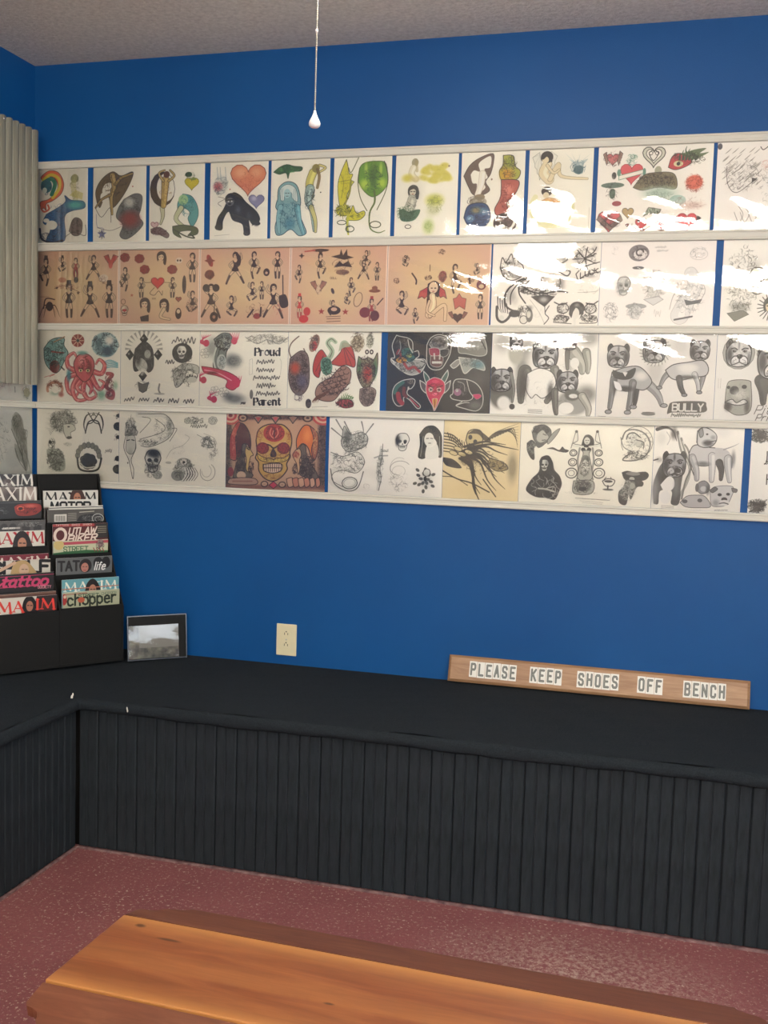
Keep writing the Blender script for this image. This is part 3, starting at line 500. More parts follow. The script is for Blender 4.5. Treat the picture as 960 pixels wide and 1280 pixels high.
@art('r1_8', (357, 645, 112, 104, 504, 498), PW)
def _(c):
    B = (.44, .38, .34)
    c.p([(368, 222), (395, 170), (440, 135), (498, 116), (502, 160), (490, 215), (470, 250), (490, 290), (450, 315), (415, 310), (395, 280)], B, sm=1, ol=K, w=2)
    c.p([(400, 215), (415, 195), (442, 200), (435, 165), (460, 140), (490, 130), (488, 180), (462, 190), (478, 230), (450, 245), (470, 275), (445, 300), (428, 300), (430, 260), (410, 255)], PW, sm=1)
    c.limb([(455, 210), (450, 260), (435, 310)], 28, 24, (.86, .84, .78), (.6, .55, .5)); c.scr(430, 340, 42, 30, 60, (.3, .27, .24), 2); c.e(445, 322, 24, 14, (.55, .5, .4)); c.e(438, 345, 40, 24, (.5, .47, .4), .7)
    c.p([(375, 420), (392, 365), (440, 350), (480, 360), (498, 410), (480, 455), (435, 472), (395, 455)], (.16, .30, .46), sm=1, ol=(.06, .12, .2), w=3); c.sh(405, 425, 18, 16, (.6, .75, .85), .9); c.sh(465, 390, 18, 18, (.3, .55, .65), .9); c.sh(430, 385, 26, 18, (.55, .5, .35), .9); c.scr(440, 410, 54, 50, 50, (.05, .12, .2), 2)
    c.p([(545, 125), (590, 128), (600, 175), (625, 200), (615, 235), (575, 250), (540, 240), (530, 200), (545, 170)], (.66, .66, .25), sm=1, ol=K, w=3); c.sh(565, 215, 34, 36, (.85, .62, .12), .9); c.sh(575, 160, 18, 30, (.5, .56, .2), .7); c.scr(575, 185, 38, 60, 60, (.2, .2, .08), 2)
    c.p([(540, 240), (618, 245), (610, 300), (570, 350), (580, 395), (530, 410), (515, 380), (540, 320)], (.70, .38, .32), sm=1, ol=K, w=3); c.sh(575, 290, 24, 30, (.85, .55, .48), .8); c.scr(570, 320, 36, 70, 50, (.4, .12, .1), 2)
    c.e(565, 445, 54, 48, (.27, .20, .18)); c.e(595, 440, 18, 34, PW, rot=15); c.e(588, 442, 12, 26, (.3, .22, .2), rot=15); c.e(550, 462, 16, 9, PW); c.e(538, 430, 12, 9, (.6, .55, .5)); c.scr(560, 445, 50, 44, 40, (.5, .4, .36), 2); c.e(600, 362, 4, 6, (.4, .2, .2)); c.e(497, 238, 4, 5, (.5, .45, .4))
@art('r1_9', (663, 950, 110, 100, 498, 492), PW)
def _(c):
    c.wing(725, 215, -48, 95, (.84, .84, .80), (.5, .5, .46), 3); c.wing(745, 200, 44, 85, (.86, .86, .82), (.6, .6, .55), 3)
    c.limb([(745, 175), (730, 215), (755, 245)], 40, 44, SKIN, (.5, .47, .38)); c.limb([(760, 245), (795, 175), (810, 230), (925, 242)], 20, 9, SKIN, (.5, .47, .38)); c.limb([(745, 180), (775, 215), (800, 200)], 12, 8, SKIN, (.5, .47, .38)); c.e(742, 142, 28, 28, (.24, .22, .20)); c.e(736, 155, 15, 16, SKIN); c.l([(725, 148), (745, 132), (762, 160)], 10, (.24, .22, .2))
    c.p([(840, 150), (880, 165), (925, 150), (905, 180), (905, 215), (880, 222), (862, 205), (868, 180)], (.62, .68, .68), .8, sm=1); c.e(885, 200, 22, 20, (.38, .48, .48)); c.scr(885, 185, 36, 36, 60, (.3, .4, .42), 2)
    for x in (822, 850, 890, 940): c.l([(880, 180), ((x + 880) / 2, 150), (x, 125)], 4, (.6, .66, .66), .7, taper=1)
    c.o(772, 375, 92, 85, (.80, .80, .52), 24, .55, a0=-35, a1=215); c.o(772, 375, 76, 74, (.84, .84, .6), 10, .5, a0=-25, a1=200)
    c.e(748, 300, 25, 22, (.32, .29, .26)); c.e(745, 318, 14, 14, SKIN); c.p([(725, 345), (760, 330), (810, 350), (800, 400), (760, 440), (728, 430), (740, 390)], (.86, .68, .46), sm=1, ol=(.6, .45, .3)); c.scr(765, 385, 36, 45, 26, (.6, .42, .3), 1.6); c.scr(835, 300, 45, 14, 20, (.6, .6, .56), 1.5, .5); c.l([(940, 375), (940, 470)], 1.5, K, .5)
@art('r1_10', (105, 688, 98, 80, 526, 518), (.95, .935, .90))
def _(c):
    R = (.82, .33, .36)
    c.heart(180, 155, 34, (.8, .45, .45)); c.scr(180, 155, 50, 42, 50, (.35, .3, .28), 2); c.wing(205, 170, 26, 55, (.6, .5, .45)); c.wing(155, 170, -26, 50, (.6, .5, .45))
    c.heart(280, 225, 58, R, (.6, .15, .2), w=3); c.p([(215, 240), (345, 208), (345, 228), (215, 262)], (.86, .86, .80), ol=(.35, .5, .42), w=3); c.scr(280, 160, 32, 34, 50, (.35, .48, .42), 2.2); c.e(215, 225, 10, 18, (.4, .55, .48)); c.e(345, 222, 8, 20, (.4, .55, .48))
    c.heart(390, 140, 58, (.74, .74, .68), K, w=4); c.heart(390, 138, 40, PW, K, w=3); c.l([(378, 115), (365, 130), (388, 165), (412, 130), (398, 115)], 4, K); c.o(374, 128, 9, 9, K, 3); c.o(406, 128, 9, 9, K, 3)
    c.p([(465, 200), (480, 150), (510, 130), (560, 140), (580, 175), (545, 200), (500, 212)], (.74, .25, .28), sm=1, ol=K, w=3); c.e(515, 182, 24, 15, (.8, .78, .6)); c.e(515, 182, 9, 9, K); c.flames(560, 160, 40, 75, 6, (.25, .34, .25)); c.p([(520, 135), (590, 112), (650, 105), (620, 130), (665, 125), (590, 160)], (.34, .40, .28), .85, sm=1); c.scr(560, 155, 90, 36, 80, (.2, .2, .15), 2)
    c.e(190, 240, 12, 18, (.3, .3, .28)); c.e(185, 288, 60, 14, (.3, .38, .33), .85); c.e(185, 330, 16, 26, (.4, .46, .4)); c.e(210, 380, 24, 13, (.6, .3, .32)); c.scr(185, 320, 40, 50, 30, K, 1.6)
    c.e(415, 215, 18, 22, (.6, .6, .52)); c.p([(290, 300), (340, 240), (400, 225), (490, 228), (515, 280), (500, 310), (420, 300), (340, 315)], (.48, .45, .35), sm=1, ol=K); c.scr(410, 270, 105, 45, 150, (.24, .2, .14), 2.4); c.sh(430, 330, 110, 40, (.62, .70, .64), .9); c.scr(430, 345, 90, 30, 50, (.45, .5, .45), 1.8); c.e(520, 365, 42, 26, (.55, .66, .62), .7)
    c.e(600, 275, 42, 36, (.84, .40, .30), .9, soft=.3); c.scr(600, 280, 50, 50, 60, (.5, .2, .14), 2.2); c.sh(590, 390, 80, 25, (.7, .55, .5), .5); c.scr(580, 380, 90, 40, 50, (.5, .42, .38), 1.8, .6)
    c.heart(175, 465, 60, (.80, .36, .38), K, w=3); c.p([(108, 460), (125, 440), (178, 490), (235, 440), (245, 465), (180, 515)], (.52, .46, .42), .9, ol=K); c.scr(178, 475, 60, 34, 80, (.25, .2, .2), 2); c.heart(270, 425, 30, (.72, .63, .46)); c.heart(270, 488, 9, (.5, .2, .2)); c.p([(350, 445), (375, 400), (440, 410), (425, 435), (380, 430)], (.55, .6, .52), .8, ol=K); c.scr(395, 420, 50, 20, 34)
    for x in (342, 442):
        c.heart(x, 480, 31, R, (.5, .15, .18), w=3); c.e(x - 14, 468, 9, 7, (.25, .16, .16)); c.e(x + 16, 468, 9, 7, (.25, .16, .16)); c.o(x, 485, 48, 26, K, 2.4, .8, a0=-10, a1=190); c.e(x + 5, 512, 18, 7, (.5, .4, .36))
    c.heart(572, 468, 50, R, (.5, .1, .15), w=3); c.wing(530, 490, -24, 45, (.3, .25, .25)); c.wing(615, 488, 28, 45, (.3, .25, .25))
@art('r1_11', (698, 1290, 79, 60, 522, 512), (.95, .935, .91))
def _(c):
    for _ in range(40):
        x, y = c.r.uniform(720, 900), c.r.uniform(130, 320); c.l([(x, y), (x + 15, y - 12), (x + 34, y - 30)], 5, (.42, .41, .38), .7, taper=2)
    c.l([(750, 200), (760, 290), (810, 330), (905, 255)], 3, K, .8); c.p([(880, 255), (908, 262), (880, 282)], (.3, .3, .3)); c.scr(830, 240, 100, 90, 140, (.42, .4, .38), 2); c.l([(850, 190), (900, 210), (915, 250)], 2, K, .6)
    for x in (800, 830, 870, 930): c.l([(x, 430), (x + 25, 480), (x + 45, 440), (x + 20, 400)], 2.4, K, .7)
    c.l([(915, 100), (930, 115), (960, 92)], 4, K); c.e(710, 98, 12, 16, (.4, .4, .42)); c.scr(1050, 300, 140, 150, 200, (.4, .4, .38), 2.2); c.heart(1050, 250, 70, None, K, w=4); c.scr(950, 190, 30, 30, 20, (.7, .5, .46))
# ---- row 2
def pinup(c, L, cols=None):
    pinkbg(c)
    for k, q in enumerate(L):
        x, y, h, p = q[:4]; hat = len(q) > 4 and q[4]
        c.girl(x, y, h, p, INK, q[5] if len(q) > 5 else INK, (.89, .77, .62), hat, f=-1 if k % 2 else 1)
@art('r2_1', (172, 542, 497, 491, 828, 830), PINK)
def _(c):
    pinup(c, [(215, 540, 120, 2, 1), (290, 530, 75, 3, 1), (350, 535, 90, 4, 0, (.6, .2, .18)), (430, 525, 115, 1, 0), (320, 660, 150, 0, 1), (415, 665, 150, 1, 1), (500, 660, 150, 0, 1)])
    c.wing(505, 545, 34, 34, (.72, .22, .2), INK); c.wing(505, 545, -30, 34, (.72, .22, .2), INK); c.e(505, 555, 9, 20, (.7, .25, .2)); c.e(475, 620, 20, 18, (.88, .82, .74)); c.scr(475, 625, 20, 22, 16, INK)
    c.e(232, 750, 16, 22, INK); c.l([(205, 760), (215, 715), (255, 718)], 5, INK)
    for x in (185, 205, 258, 280): c.l([(232, 762), ((x + 232) / 2, 745), (x, 800)], 7, INK, taper=1)
    c.e(290, 628, 18, 12, (.72, .5, .38)); c.l([(255, 668), (300, 655), (370, 685)], 2, INK); c.scr(310, 660, 60, 14, 40, (.6, .4, .3), 2); c.star(265, 665, 8, INK); c.star(362, 688, 8, INK); c.l([(190, 706), (230, 706)], 2, INK, .6); c.e(352, 628, 10, 14, INK)
@art('r2_2', (552, 918, 491, 484, 832, 834), PINK)
def _(c):
    pinup(c, [(655, 625, 90, 0), (798, 625, 90, 0), (885, 515, 130, 0), (888, 690, 110, 3), (580, 580, 105, 2)])
    for x, y in ((578, 525), (645, 530), (670, 580), (795, 580)):
        c.rose(x, y, 22, (.58, .18, .15), INK)
    for x, y, r in ((745, 520, 20), (760, 740, 20), (672, 738, 22)): c.face(x, y, r, INK, (.9, .8, .66), long=1.9)
    c.heart(730, 640, 30, (.83, .24, .22), (.4, .1, .1)); c.l([(700, 640), (670, 640), (665, 620)], 2, INK); c.l([(760, 640), (790, 640), (798, 625)], 2, INK); c.l([(715, 665), (695, 690), (715, 700), (735, 680), (750, 700), (752, 680)], 2.4, INK)
    c.e(825, 538, 16, 14, (.88, .82, .74)); c.e(819, 538, 4, 5, INK); c.e(831, 538, 4, 5, INK); c.e(850, 650, 9, 42, INK); c.heart(825, 718, 13, (.6, .3, .22), INK); c.p([(650, 800), (690, 790), (690, 822), (655, 822)], INK); c.limb([(760, 765), (745, 800), (785, 812)], 14, 8, (.88, .78, .62)); c.e(825, 785, 14, 26, INK); c.e(825, 775, 8, 10, (.88, .8, .68))
    c.skull(578, 768, 18, (.88, .82, .72), INK); c.e(578, 770, 9, 6, (.7, .2, .2)); c.o(572, 730, 10, 12, INK, 2); c.l([(560, 660), (582, 630), (565, 615)], 4, INK); c.tx('XXX', 705, 712, 7, INK, 1); c.star(612, 700, 9, (.7, .4, .3)); c.scr(885, 740, 24, 40, 34, INK)
@art('r2_3', (37, 448, 484, 480, 838, 838), PINK)
def _(c):
    pinup(c, [(200, 515, 150, 1), (285, 510, 120, 2), (390, 510, 120, 0), (90, 665, 160, 1), (185, 715, 110, 3), (280, 650, 100, 3), (322, 645, 80, 0), (375, 665, 160, 1)])
    c.p([(195, 495), (222, 520), (222, 560), (200, 575), (210, 545)], INK, sm=1); c.e(82, 540, 12, 30, (.62, .22, .2), rot=-20); c.star(82, 540, 26, (.5, .2, .18), 4); c.e(82, 605, 22, 22, (.5, .25, .2)); c.scr(82, 605, 26, 26, 30, INK); c.e(342, 595, 14, 18, INK); c.e(342, 598, 6, 6, PINK)
    c.e(67, 668, 16, 18, INK); c.e(113, 668, 16, 18, INK); c.l([(415, 610), (418, 700)], 5, INK); c.p([(400, 705), (430, 700), (442, 750), (415, 762), (402, 740)], INK, sm=1); c.l([(108, 730), (105, 800)], 4, INK); c.e(105, 805, 19, 24, INK); c.e(105, 805, 7, 8, (.7, .5, .4)); c.scr(400, 770, 30, 26, 12, (.6, .2, .2)); c.e(302, 800, 16, 14, (.6, .25, .2)); c.l([(260, 805), (285, 770)], 8, INK); c.l([(320, 760), (318, 800)], 8, INK); c.scr(300, 770, 50, 40, 26, INK)
@art('r2_4', (455, 895, 480, 477, 840, 842), PINK)
def _(c):
    pinup(c, [(495, 570, 80, 2), (592, 520, 110, 2, 1), (800, 505, 80, 3), (790, 550, 90, 1), (850, 560, 80, 0), (735, 630, 80, 2), (500, 715, 100, 0, 1, (.78, .25, .22)), (655, 735, 80, 3), (718, 700, 60, 3), (830, 730, 100, 0, 1, (.62, .22, .2))])
    c.e(590, 495, 40, 7, INK); c.p([(640, 525), (680, 515), (685, 490), (695, 520), (712, 490), (715, 520), (745, 530), (700, 540)], INK); c.p([(655, 575), (680, 545), (695, 560), (720, 545), (738, 575), (695, 570)], INK); c.e(695, 598, 30, 12, (.5, .36, .28)); c.scr(695, 560, 50, 55, 40, INK)
    c.wing(590, 670, 34, 34, (.62, .42, .34), INK); c.wing(582, 670, -34, 34, (.62, .42, .34), INK); c.e(586, 680, 10, 22, (.85, .75, .62)); c.scr(586, 680, 14, 28, 14, INK); c.e(520, 815, 22, 18, (.78, .22, .2)); c.e(535, 780, 16, 20, (.78, .25, .22)); c.star(602, 780, 16, (.6, .22, .18)); c.star(712, 782, 16, (.6, .22, .18)); c.e(660, 775, 30, 20, INK); c.e(660, 770, 14, 9, PINK)
    for y in (805, 815, 828): c.l([(625 + (y % 7), y), (690, y - 3)], 3, INK, .8)
    c.o(768, 725, 18, 34, INK, 2.4, rot=15); c.e(800, 785, 24, 24, (.5, .16, .15)); c.e(845, 800, 20, 24, (.4, .16, .15)); c.e(842, 685, 26, 8, (.5, .3, .22)); c.e(842, 672, 13, 10, (.55, .35, .26)); c.tx('DOLL', 640, 620, 9, INK, 1.4); c.star(505, 520, 14, INK, 4); c.l([(520, 500), (565, 495)], 7, (.7, .35, .3)); c.e(652, 685, 7, 14, INK, rot=-20); c.l([(880, 720), (855, 750)], 5, INK)
@art('r2_5', (13, 492, 538, 536, 914, 913), (.84, .70, .60))
def _(c):
    pinup(c, [(95, 590, 60, 3), (330, 640, 130, 2), (85, 765, 130, 3), (150, 840, 70, 2), (450, 780, 110, 0), (430, 630, 60, 3)])
    c.p([(205, 720), (235, 705), (262, 725), (258, 780), (238, 770), (228, 730), (218, 800), (203, 830)], INK, sm=1); c.e(232, 738, 21, 27, (.9, .80, .66)); c.l([(222, 740), (226, 740)], 5, INK); c.l([(238, 740), (243, 740)], 5, INK); c.l([(228, 755), (236, 755)], 3, (.6, .2, .2)); c.limb([(228, 775), (232, 820), (215, 865)], 26, 34, (.89, .79, .64), INK); c.limb([(220, 870), (285, 820), (290, 890)], 18, 12, (.89, .79, .64), INK); c.limb([(215, 800), (205, 850), (240, 870)], 10, 8, (.89, .79, .64), INK)
    c.p([(205, 735), (170, 755), (160, 790), (180, 780), (192, 790), (205, 775)], (.72, .30, .26), ol=INK, w=2.4); c.p([(262, 735), (285, 750), (295, 790), (280, 778), (265, 785), (258, 770)], (.72, .30, .26), ol=INK, w=2.4)
    c.p([(325, 790), (340, 785), (352, 765), (365, 785), (385, 790), (380, 840), (355, 825), (335, 840)], (.72, .36, .3), ol=INK, w=2); c.heart(348, 878, 24, (.3, .13, .1), INK); c.wing(368, 875, 26, 26, (.55, .34, .28), INK); c.wing(330, 875, -26, 26, (.55, .34, .28), INK); c.e(273, 685, 18, 26, (.6, .34, .28)); c.scr(273, 685, 22, 30, 30, INK); c.e(452, 725, 22, 24, (.42, .17, .2)); c.e(452, 732, 12, 10, (.85, .75, .6)); c.flames(452, 715, 14, 34, 4, (.5, .2, .22))
    for x, y in ((60, 705), (100, 600), (205, 690), (265, 570), (405, 700)): c.scr(x, y, 18, 14, 22, INK, 2.4)
    c.l([(130, 670), (150, 700), (150, 720)], 7, INK); c.l([(395, 680), (400, 720)], 7, INK); c.l([(213, 630), (213, 660)], 3, INK)
@art('r2_6', (499, 992, 532, 520, 913, 912), (.95, .935, .90), 5)
def _(c):
    F = lambda x, y: ((130 + x / 6.4) * 3.692, (130 + y / 6.4) * 3.692)
    def L(P, *a, **k): c.l([F(*q) for q in P], *a, **k)
    def E_(x, y, rx, ry, *a, **k): q = F(x, y); c.e(q[0], q[1], rx * .577, ry * .577, *a, **k)
    def Q(x, y, rx, ry, *a, **k): q = F(x, y); c.scr(q[0], q[1], rx * .577, ry * .577, *a, **k)
    def Z(x, y, rx, ry, col, a, rot=0): q = F(x, y); c.sh(q[0], q[1], rx * .577, ry * .577, col, a * .62, rot)
    E_(330, 165, 50, 50, (.15, .14, .13)); Z(320, 150, 30, 30, WHT, .5); E_(318, 178, 27, 27, (.85, .84, .8)); c.tx('7', *F(308, 162), 16, K)
    Z(180, 280, 95, 90, (.5, .5, .47), .5); L([(95, 280), (110, 200), (140, 240), (180, 170), (200, 210), (240, 180), (240, 230), (280, 270), (270, 350), (190, 385), (125, 350), (95, 280)], 4); Q(180, 290, 85, 90, 70, K, 2); E_(165, 240, 7, 7, K); E_(215, 318, 7, 7, K); E_(165, 315, 7, 7, K); Z(240, 350, 40, 30, K, .7); Z(110, 290, 25, 25, K, .7)
    L([(360, 220), (390, 275), (470, 275), (560, 310), (630, 345), (655, 310), (620, 300), (560, 285), (470, 262), (410, 240), (430, 225)], 5); L([(480, 245), (520, 190), (560, 140), (635, 150), (630, 210), (590, 240), (570, 275)], 4); Z(580, 190, 55, 50, K, .45); E_(530, 240, 34, 26, (.86, .85, .8), rot=25); L([(490, 225), (540, 245), (575, 260)], 6); Z(610, 190, 28, 50, K, .6)
    E_(500, 400, 85, 75, (.86, .85, .81)); Z(420, 385, 70, 55, K, .5); c.o(*F(505, 400), 46, 40, K, 3); E_(365, 400, 45, 42, (.87, .86, .82)); Z(570, 430, 60, 40, K, .8); Q(430, 470, 180, 40, 120, K, 3); Q(300, 430, 50, 70, 60, K, 2.4); Z(590, 380, 40, 35, K, .6); L([(270, 420), (340, 470), (450, 490), (560, 470), (640, 480)], 6)
    c.p([F(350, 515), F(450, 500), F(545, 512), F(500, 560), F(465, 600), F(420, 570)], (.24, .23, .22)); Z(455, 540, 40, 28, WHT, .85); L([(465, 595), (470, 650)], 3)
    L([(310, 360), (230, 400), (165, 460), (140, 530), (160, 600), (230, 640)], 9, K, .85); L([(300, 375), (230, 430), (190, 500), (190, 580)], 5); L([(250, 440), (260, 500), (310, 570)], 6); Z(180, 500, 50, 90, K, .6, rot=25); Z(225, 545, 40, 60, K, .4); E_(225, 655, 46, 30, (.28, .27, .26)); E_(270, 610, 22, 30, (.8, .79, .75)); Q(300, 640, 60, 60, 50, K, 2.4); E_(300, 705, 32, 34, (.82, .81, .77)); c.o(*F(300, 705), 18, 19, K, 3); E_(345, 670, 28, 55, (.45, .44, .42)); E_(340, 660, 16, 30, (.75, .74, .7)); Z(345, 610, 30, 30, K, .8)
    for i in range(5): L([(85 + i * 18, 520 + i * 14), (90 + i * 20, 600 + i * 12), (120 + i * 12, 650)], 6, K, .85, taper=1)
    L([(80, 600), (85, 690), (125, 725), (170, 700), (200, 650)], 12, K, .85); E_(120, 690, 22, 20, (.8, .8, .76)); L([(500, 590), (470, 650), (500, 690), (465, 740)], 4); L([(345, 540), (420, 640), (470, 740)], 2, K, .5); Q(410, 620, 60, 70, 20, (.5, .5, .48), 1.5, .5)
    for t in range(7): L([(765, 205), (765 + 95 * math.cos(t * .9 + .4), 205 + 95 * math.sin(t * .9 + .4))], 8, K, .8, taper=1)
    Z(700, 200, 40, 35, K, .5); Z(840, 120, 34, 44, K, .45); Z(720, 260, 40, 40, K, .5); L([(690, 190), (720, 160), (760, 195), (830, 150), (850, 110)], 4); Q(770, 190, 90, 90, 50, K, 2); L([(700, 330), (760, 270), (880, 230)], 4); L([(720, 385), (780, 335), (885, 310)], 4); L([(700, 330), (720, 385)], 4)
    c.tx('LUCK', *F(735, 320), 22, K, 4, dy=-.35, fit=78); Z(810, 345, 60, 20, K, .6); Q(800, 440, 80, 60, 26, (.5, .5, .47), 1.8, .5); L([(720, 480), (860, 470), (880, 450)], 2, K, .5)
    for x in (610, 825): E_(x, 610, 44, 40, (.86, .85, .82)); c.o(*F(x, 610), 26, 24, K, 4); Q(x, 610, 56, 54, 34, K, 2)
    E_(720, 610, 60, 55, (.25, .24, .23)); E_(710, 650, 30, 45, (.84, .83, .79)); c.p([F(660, 600), F(725, 575), F(690, 640), F(680, 690), F(660, 660)], (.3, .29, .28)); c.p([F(760, 600), F(725, 575), F(760, 640), F(745, 690), F(775, 650)], (.3, .29, .28)); Z(720, 580, 25, 20, WHT, .6); L([(705, 690), (705, 740)], 12, (.84, .83, .8)); Q(600, 695, 70, 36, 70, K, 2.2); Q(810, 690, 70, 36, 70, K, 2.2); L([(540, 725), (570, 665), (660, 680)], 3); L([(545, 725), (680, 735)], 3); L([(745, 730), (875, 725), (870, 670)], 3); L([(540, 560), (590, 580), (640, 565)], 5); L([(790, 565), (840, 575), (880, 550)], 5)
@art('r2_7', (118, 694, 557, 558, 985, 982), (.95, .93, .91))
def _(c):
    g = (.5, .5, .49); c.e(310, 615, 52, 42, (.52, .5, .5)); c.e(318, 622, 34, 26, (.86, .84, .83)); c.o(315, 612, 18, 16, (.42, .4, .4), 8, a0=60, a1=350); c.scr(310, 615, 50, 40, 30); c.e(310, 690, 30, 8, (.4, .4, .4)); c.cursive(390, 580, 60, 14, 1.6, g); c.cursive(400, 598, 60, 14, 1.6, g); c.scr(610, 615, 42, 34, 40, g, 1.8); c.o(610, 625, 44, 28, g, 2, .7); c.scr(190, 600, 26, 26, 14, g, 1.5, .5)
    c.skull(240, 775, 36, (.82, .82, .80), (.42, .42, .4)); c.scr(240, 785, 42, 56, 60, g, 1.8); c.sh(222, 800, 24, 40, g, .5); c.e(395, 780, 44, 66, (.78, .78, .76), .8, soft=.4); c.scr(395, 780, 66, 86, 170, (.42, .42, .4), 2); c.rose(395, 810, 30, (.74, .74, .72), g); c.p([(345, 850), (395, 880), (445, 850), (420, 835)], (.76, .76, .75), ol=g); c.scr(490, 735, 24, 26, 20, g, 1.6, .6)
    c.limb([(575, 720), (600, 780), (560, 860), (530, 930)], 60, 90, (.80, .80, .79), (.56, .56, .55)); c.scr(575, 820, 80, 110, 130, g, 2); c.e(575, 725, 22, 20, (.78, .78, .77)); c.p([(548, 850), (560, 880), (628, 868), (638, 848), (585, 858)], (.42, .42, .42)); c.l([(505, 952), (592, 935)], 9, (.4, .4, .4)); c.l([(478, 900), (500, 820), (560, 790)], 2.4, g); c.l([(600, 720), (650, 800), (620, 870)], 2.4, g)
    c.scr(180, 915, 42, 56, 90, g, 2.2); c.o(180, 915, 28, 36, g, 3, .6); c.e(308, 885, 54, 14, (.6, .6, .59)); c.e(305, 915, 34, 34, (.76, .76, .75)); c.scr(305, 910, 50, 46, 80, g, 2); c.cursive(400, 890, 40, 50, 2, (.62, .62, .6))
@art('r2_8', (726, 1310, 557, 555, 984, 984), (.95, .94, .91))
def _(c):
    g = (.36, .36, .33); c.scr(830, 760, 90, 180, 260, g, 2.4); c.sh(800, 760, 50, 60, g, .4); c.sh(820, 890, 60, 30, g, .6); c.sh(890, 690, 40, 50, g, .3); c.skull(905, 750, 50, (.82, .82, .76), g); c.p([(760, 920), (840, 905), (870, 925), (800, 960)], (.5, .5, .46), ol=g)
    for i in range(9): c.l([(975, 890), (975 - 65 * math.cos(i * .32 - 1.2), 890 + 65 * math.sin(i * .32 - 1.2))], 8, (.3, .3, .28), .9, taper=1)
    c.face(975, 880, 34, g); c.scr(1120, 760, 120, 160, 220, g, 2.4); c.skull(1150, 700, 60, (.8, .8, .76), g)
# ---- row 3
@art('r3_1', (160, 552, 45, 44, 380, 386), PW)
def _(c):
    c.p([(192, 130), (225, 90), (270, 78), (290, 85), (288, 115), (308, 150), (290, 190), (270, 230), (245, 245), (210, 215), (195, 180)], (.50, .64, .62), sm=1, ol=(.1, .2, .2), w=3); c.e(245, 215, 24, 30, (.45, .18, .17)); c.l([(230, 145), (285, 150)], 7, (.68, .22, .2)); c.scr(245, 150, 55, 70, 120, (.12, .2, .2), 2.2); c.l([(290, 230), (275, 215)], 6, K); c.l([(240, 100), (290, 75)], 6, (.6, .5, .4))
    c.e(353, 92, 30, 30, (.55, .18, .15)); [c.l([(353, 92), (353 + 30 * math.cos(i * .785), 92 + 30 * math.sin(i * .785))], 4, (.85, .7, .6)) for i in range(8)]; c.e(353, 92, 7, 7, K)
    c.e(480, 110, 62, 58, (.58, .68, .68), soft=.1); c.scr(480, 110, 64, 58, 110, (.1, .15, .18), 2.4); c.sh(492, 140, 30, 26, (.14, .28, .36), .95); c.sh(500, 90, 22, 24, WHT, .9); c.sh(450, 110, 16, 36, (.3, .42, .45), .8)
    for i in range(5): c.l([(480, 190 + i * 8), (505, 182 + i * 8), (540, 196 + i * 5)], 4, (.25, .60, .66), .9)
    OR = (.78, .36, .38); OD = (.34, .07, .09)
    for q in ([(345, 250), (305, 270), (310, 330), (345, 350), (360, 325)], [(350, 270), (330, 320), (350, 370), (395, 365), (390, 335)], [(385, 280), (380, 330), (405, 365), (440, 350), (430, 325)], [(420, 260), (440, 300), (460, 320), (478, 290), (455, 275)], [(425, 235), (465, 245), (480, 205), (455, 180), (440, 200)], [(340, 230), (310, 215), (305, 175), (335, 150), (350, 175)], [(365, 285), (350, 310), (370, 335), (385, 320)], [(405, 285), (420, 315), (410, 340)]):
        c.l(q, 27, OD, w1=9); c.l(q, 23, OR, w1=6); c.l([(x - 3, y - 2) for x, y in q], 5, (.93, .66, .62), .8, w1=2)
        for x, y in q[1:]: c.o(x + 5, y + 3, 4, 4, (.95, .75, .70), 1.6, .9)
    c.p([(350, 255), (335, 205), (352, 165), (385, 152), (418, 168), (432, 205), (418, 258), (385, 285)], OR, sm=1, ol=OD, w=4); c.sh(372, 185, 18, 24, (.93, .62, .60), .8); c.sh(410, 220, 14, 34, OD, .6)
    c.sh(375, 150, 30, 12, (.4, .6, .56), .9); c.sh(312, 255, 12, 34, (.2, .5, .56), .9); c.scr(385, 205, 36, 46, 40, OD, 2.4); c.e(368, 232, 9, 7, (.9, .85, .6)); c.e(402, 232, 9, 7, (.9, .85, .6)); c.e(368, 232, 4, 5, K); c.e(402, 232, 4, 5, K); c.l([(358, 220), (378, 224)], 4, OD); c.l([(392, 224), (412, 220)], 4, OD)
    c.o(245, 320, 36, 32, (.75, .52, .42), 12, .9, a0=160, a1=380); c.scr(245, 300, 40, 26, 60, (.4, .22, .16), 2); c.sh(245, 340, 30, 14, (.55, .62, .55), .8); c.e(247, 322, 16, 18, PW); c.l([(195, 265), (245, 250), (220, 262)], 2, (.7, .3, .25)); c.sh(275, 345, 14, 14, (.6, .3, .25), .9)
    c.l([(492, 245), (515, 250), (498, 275), (490, 310), (518, 330), (515, 360), (490, 350), (500, 335)], 17, (.62, .30, .32)); c.scr(503, 300, 26, 60, 70, (.3, .12, .14), 2.2); c.sh(465, 345, 24, 28, (.5, .66, .56), .9); c.sh(530, 300, 14, 26, (.55, .66, .56), .8)
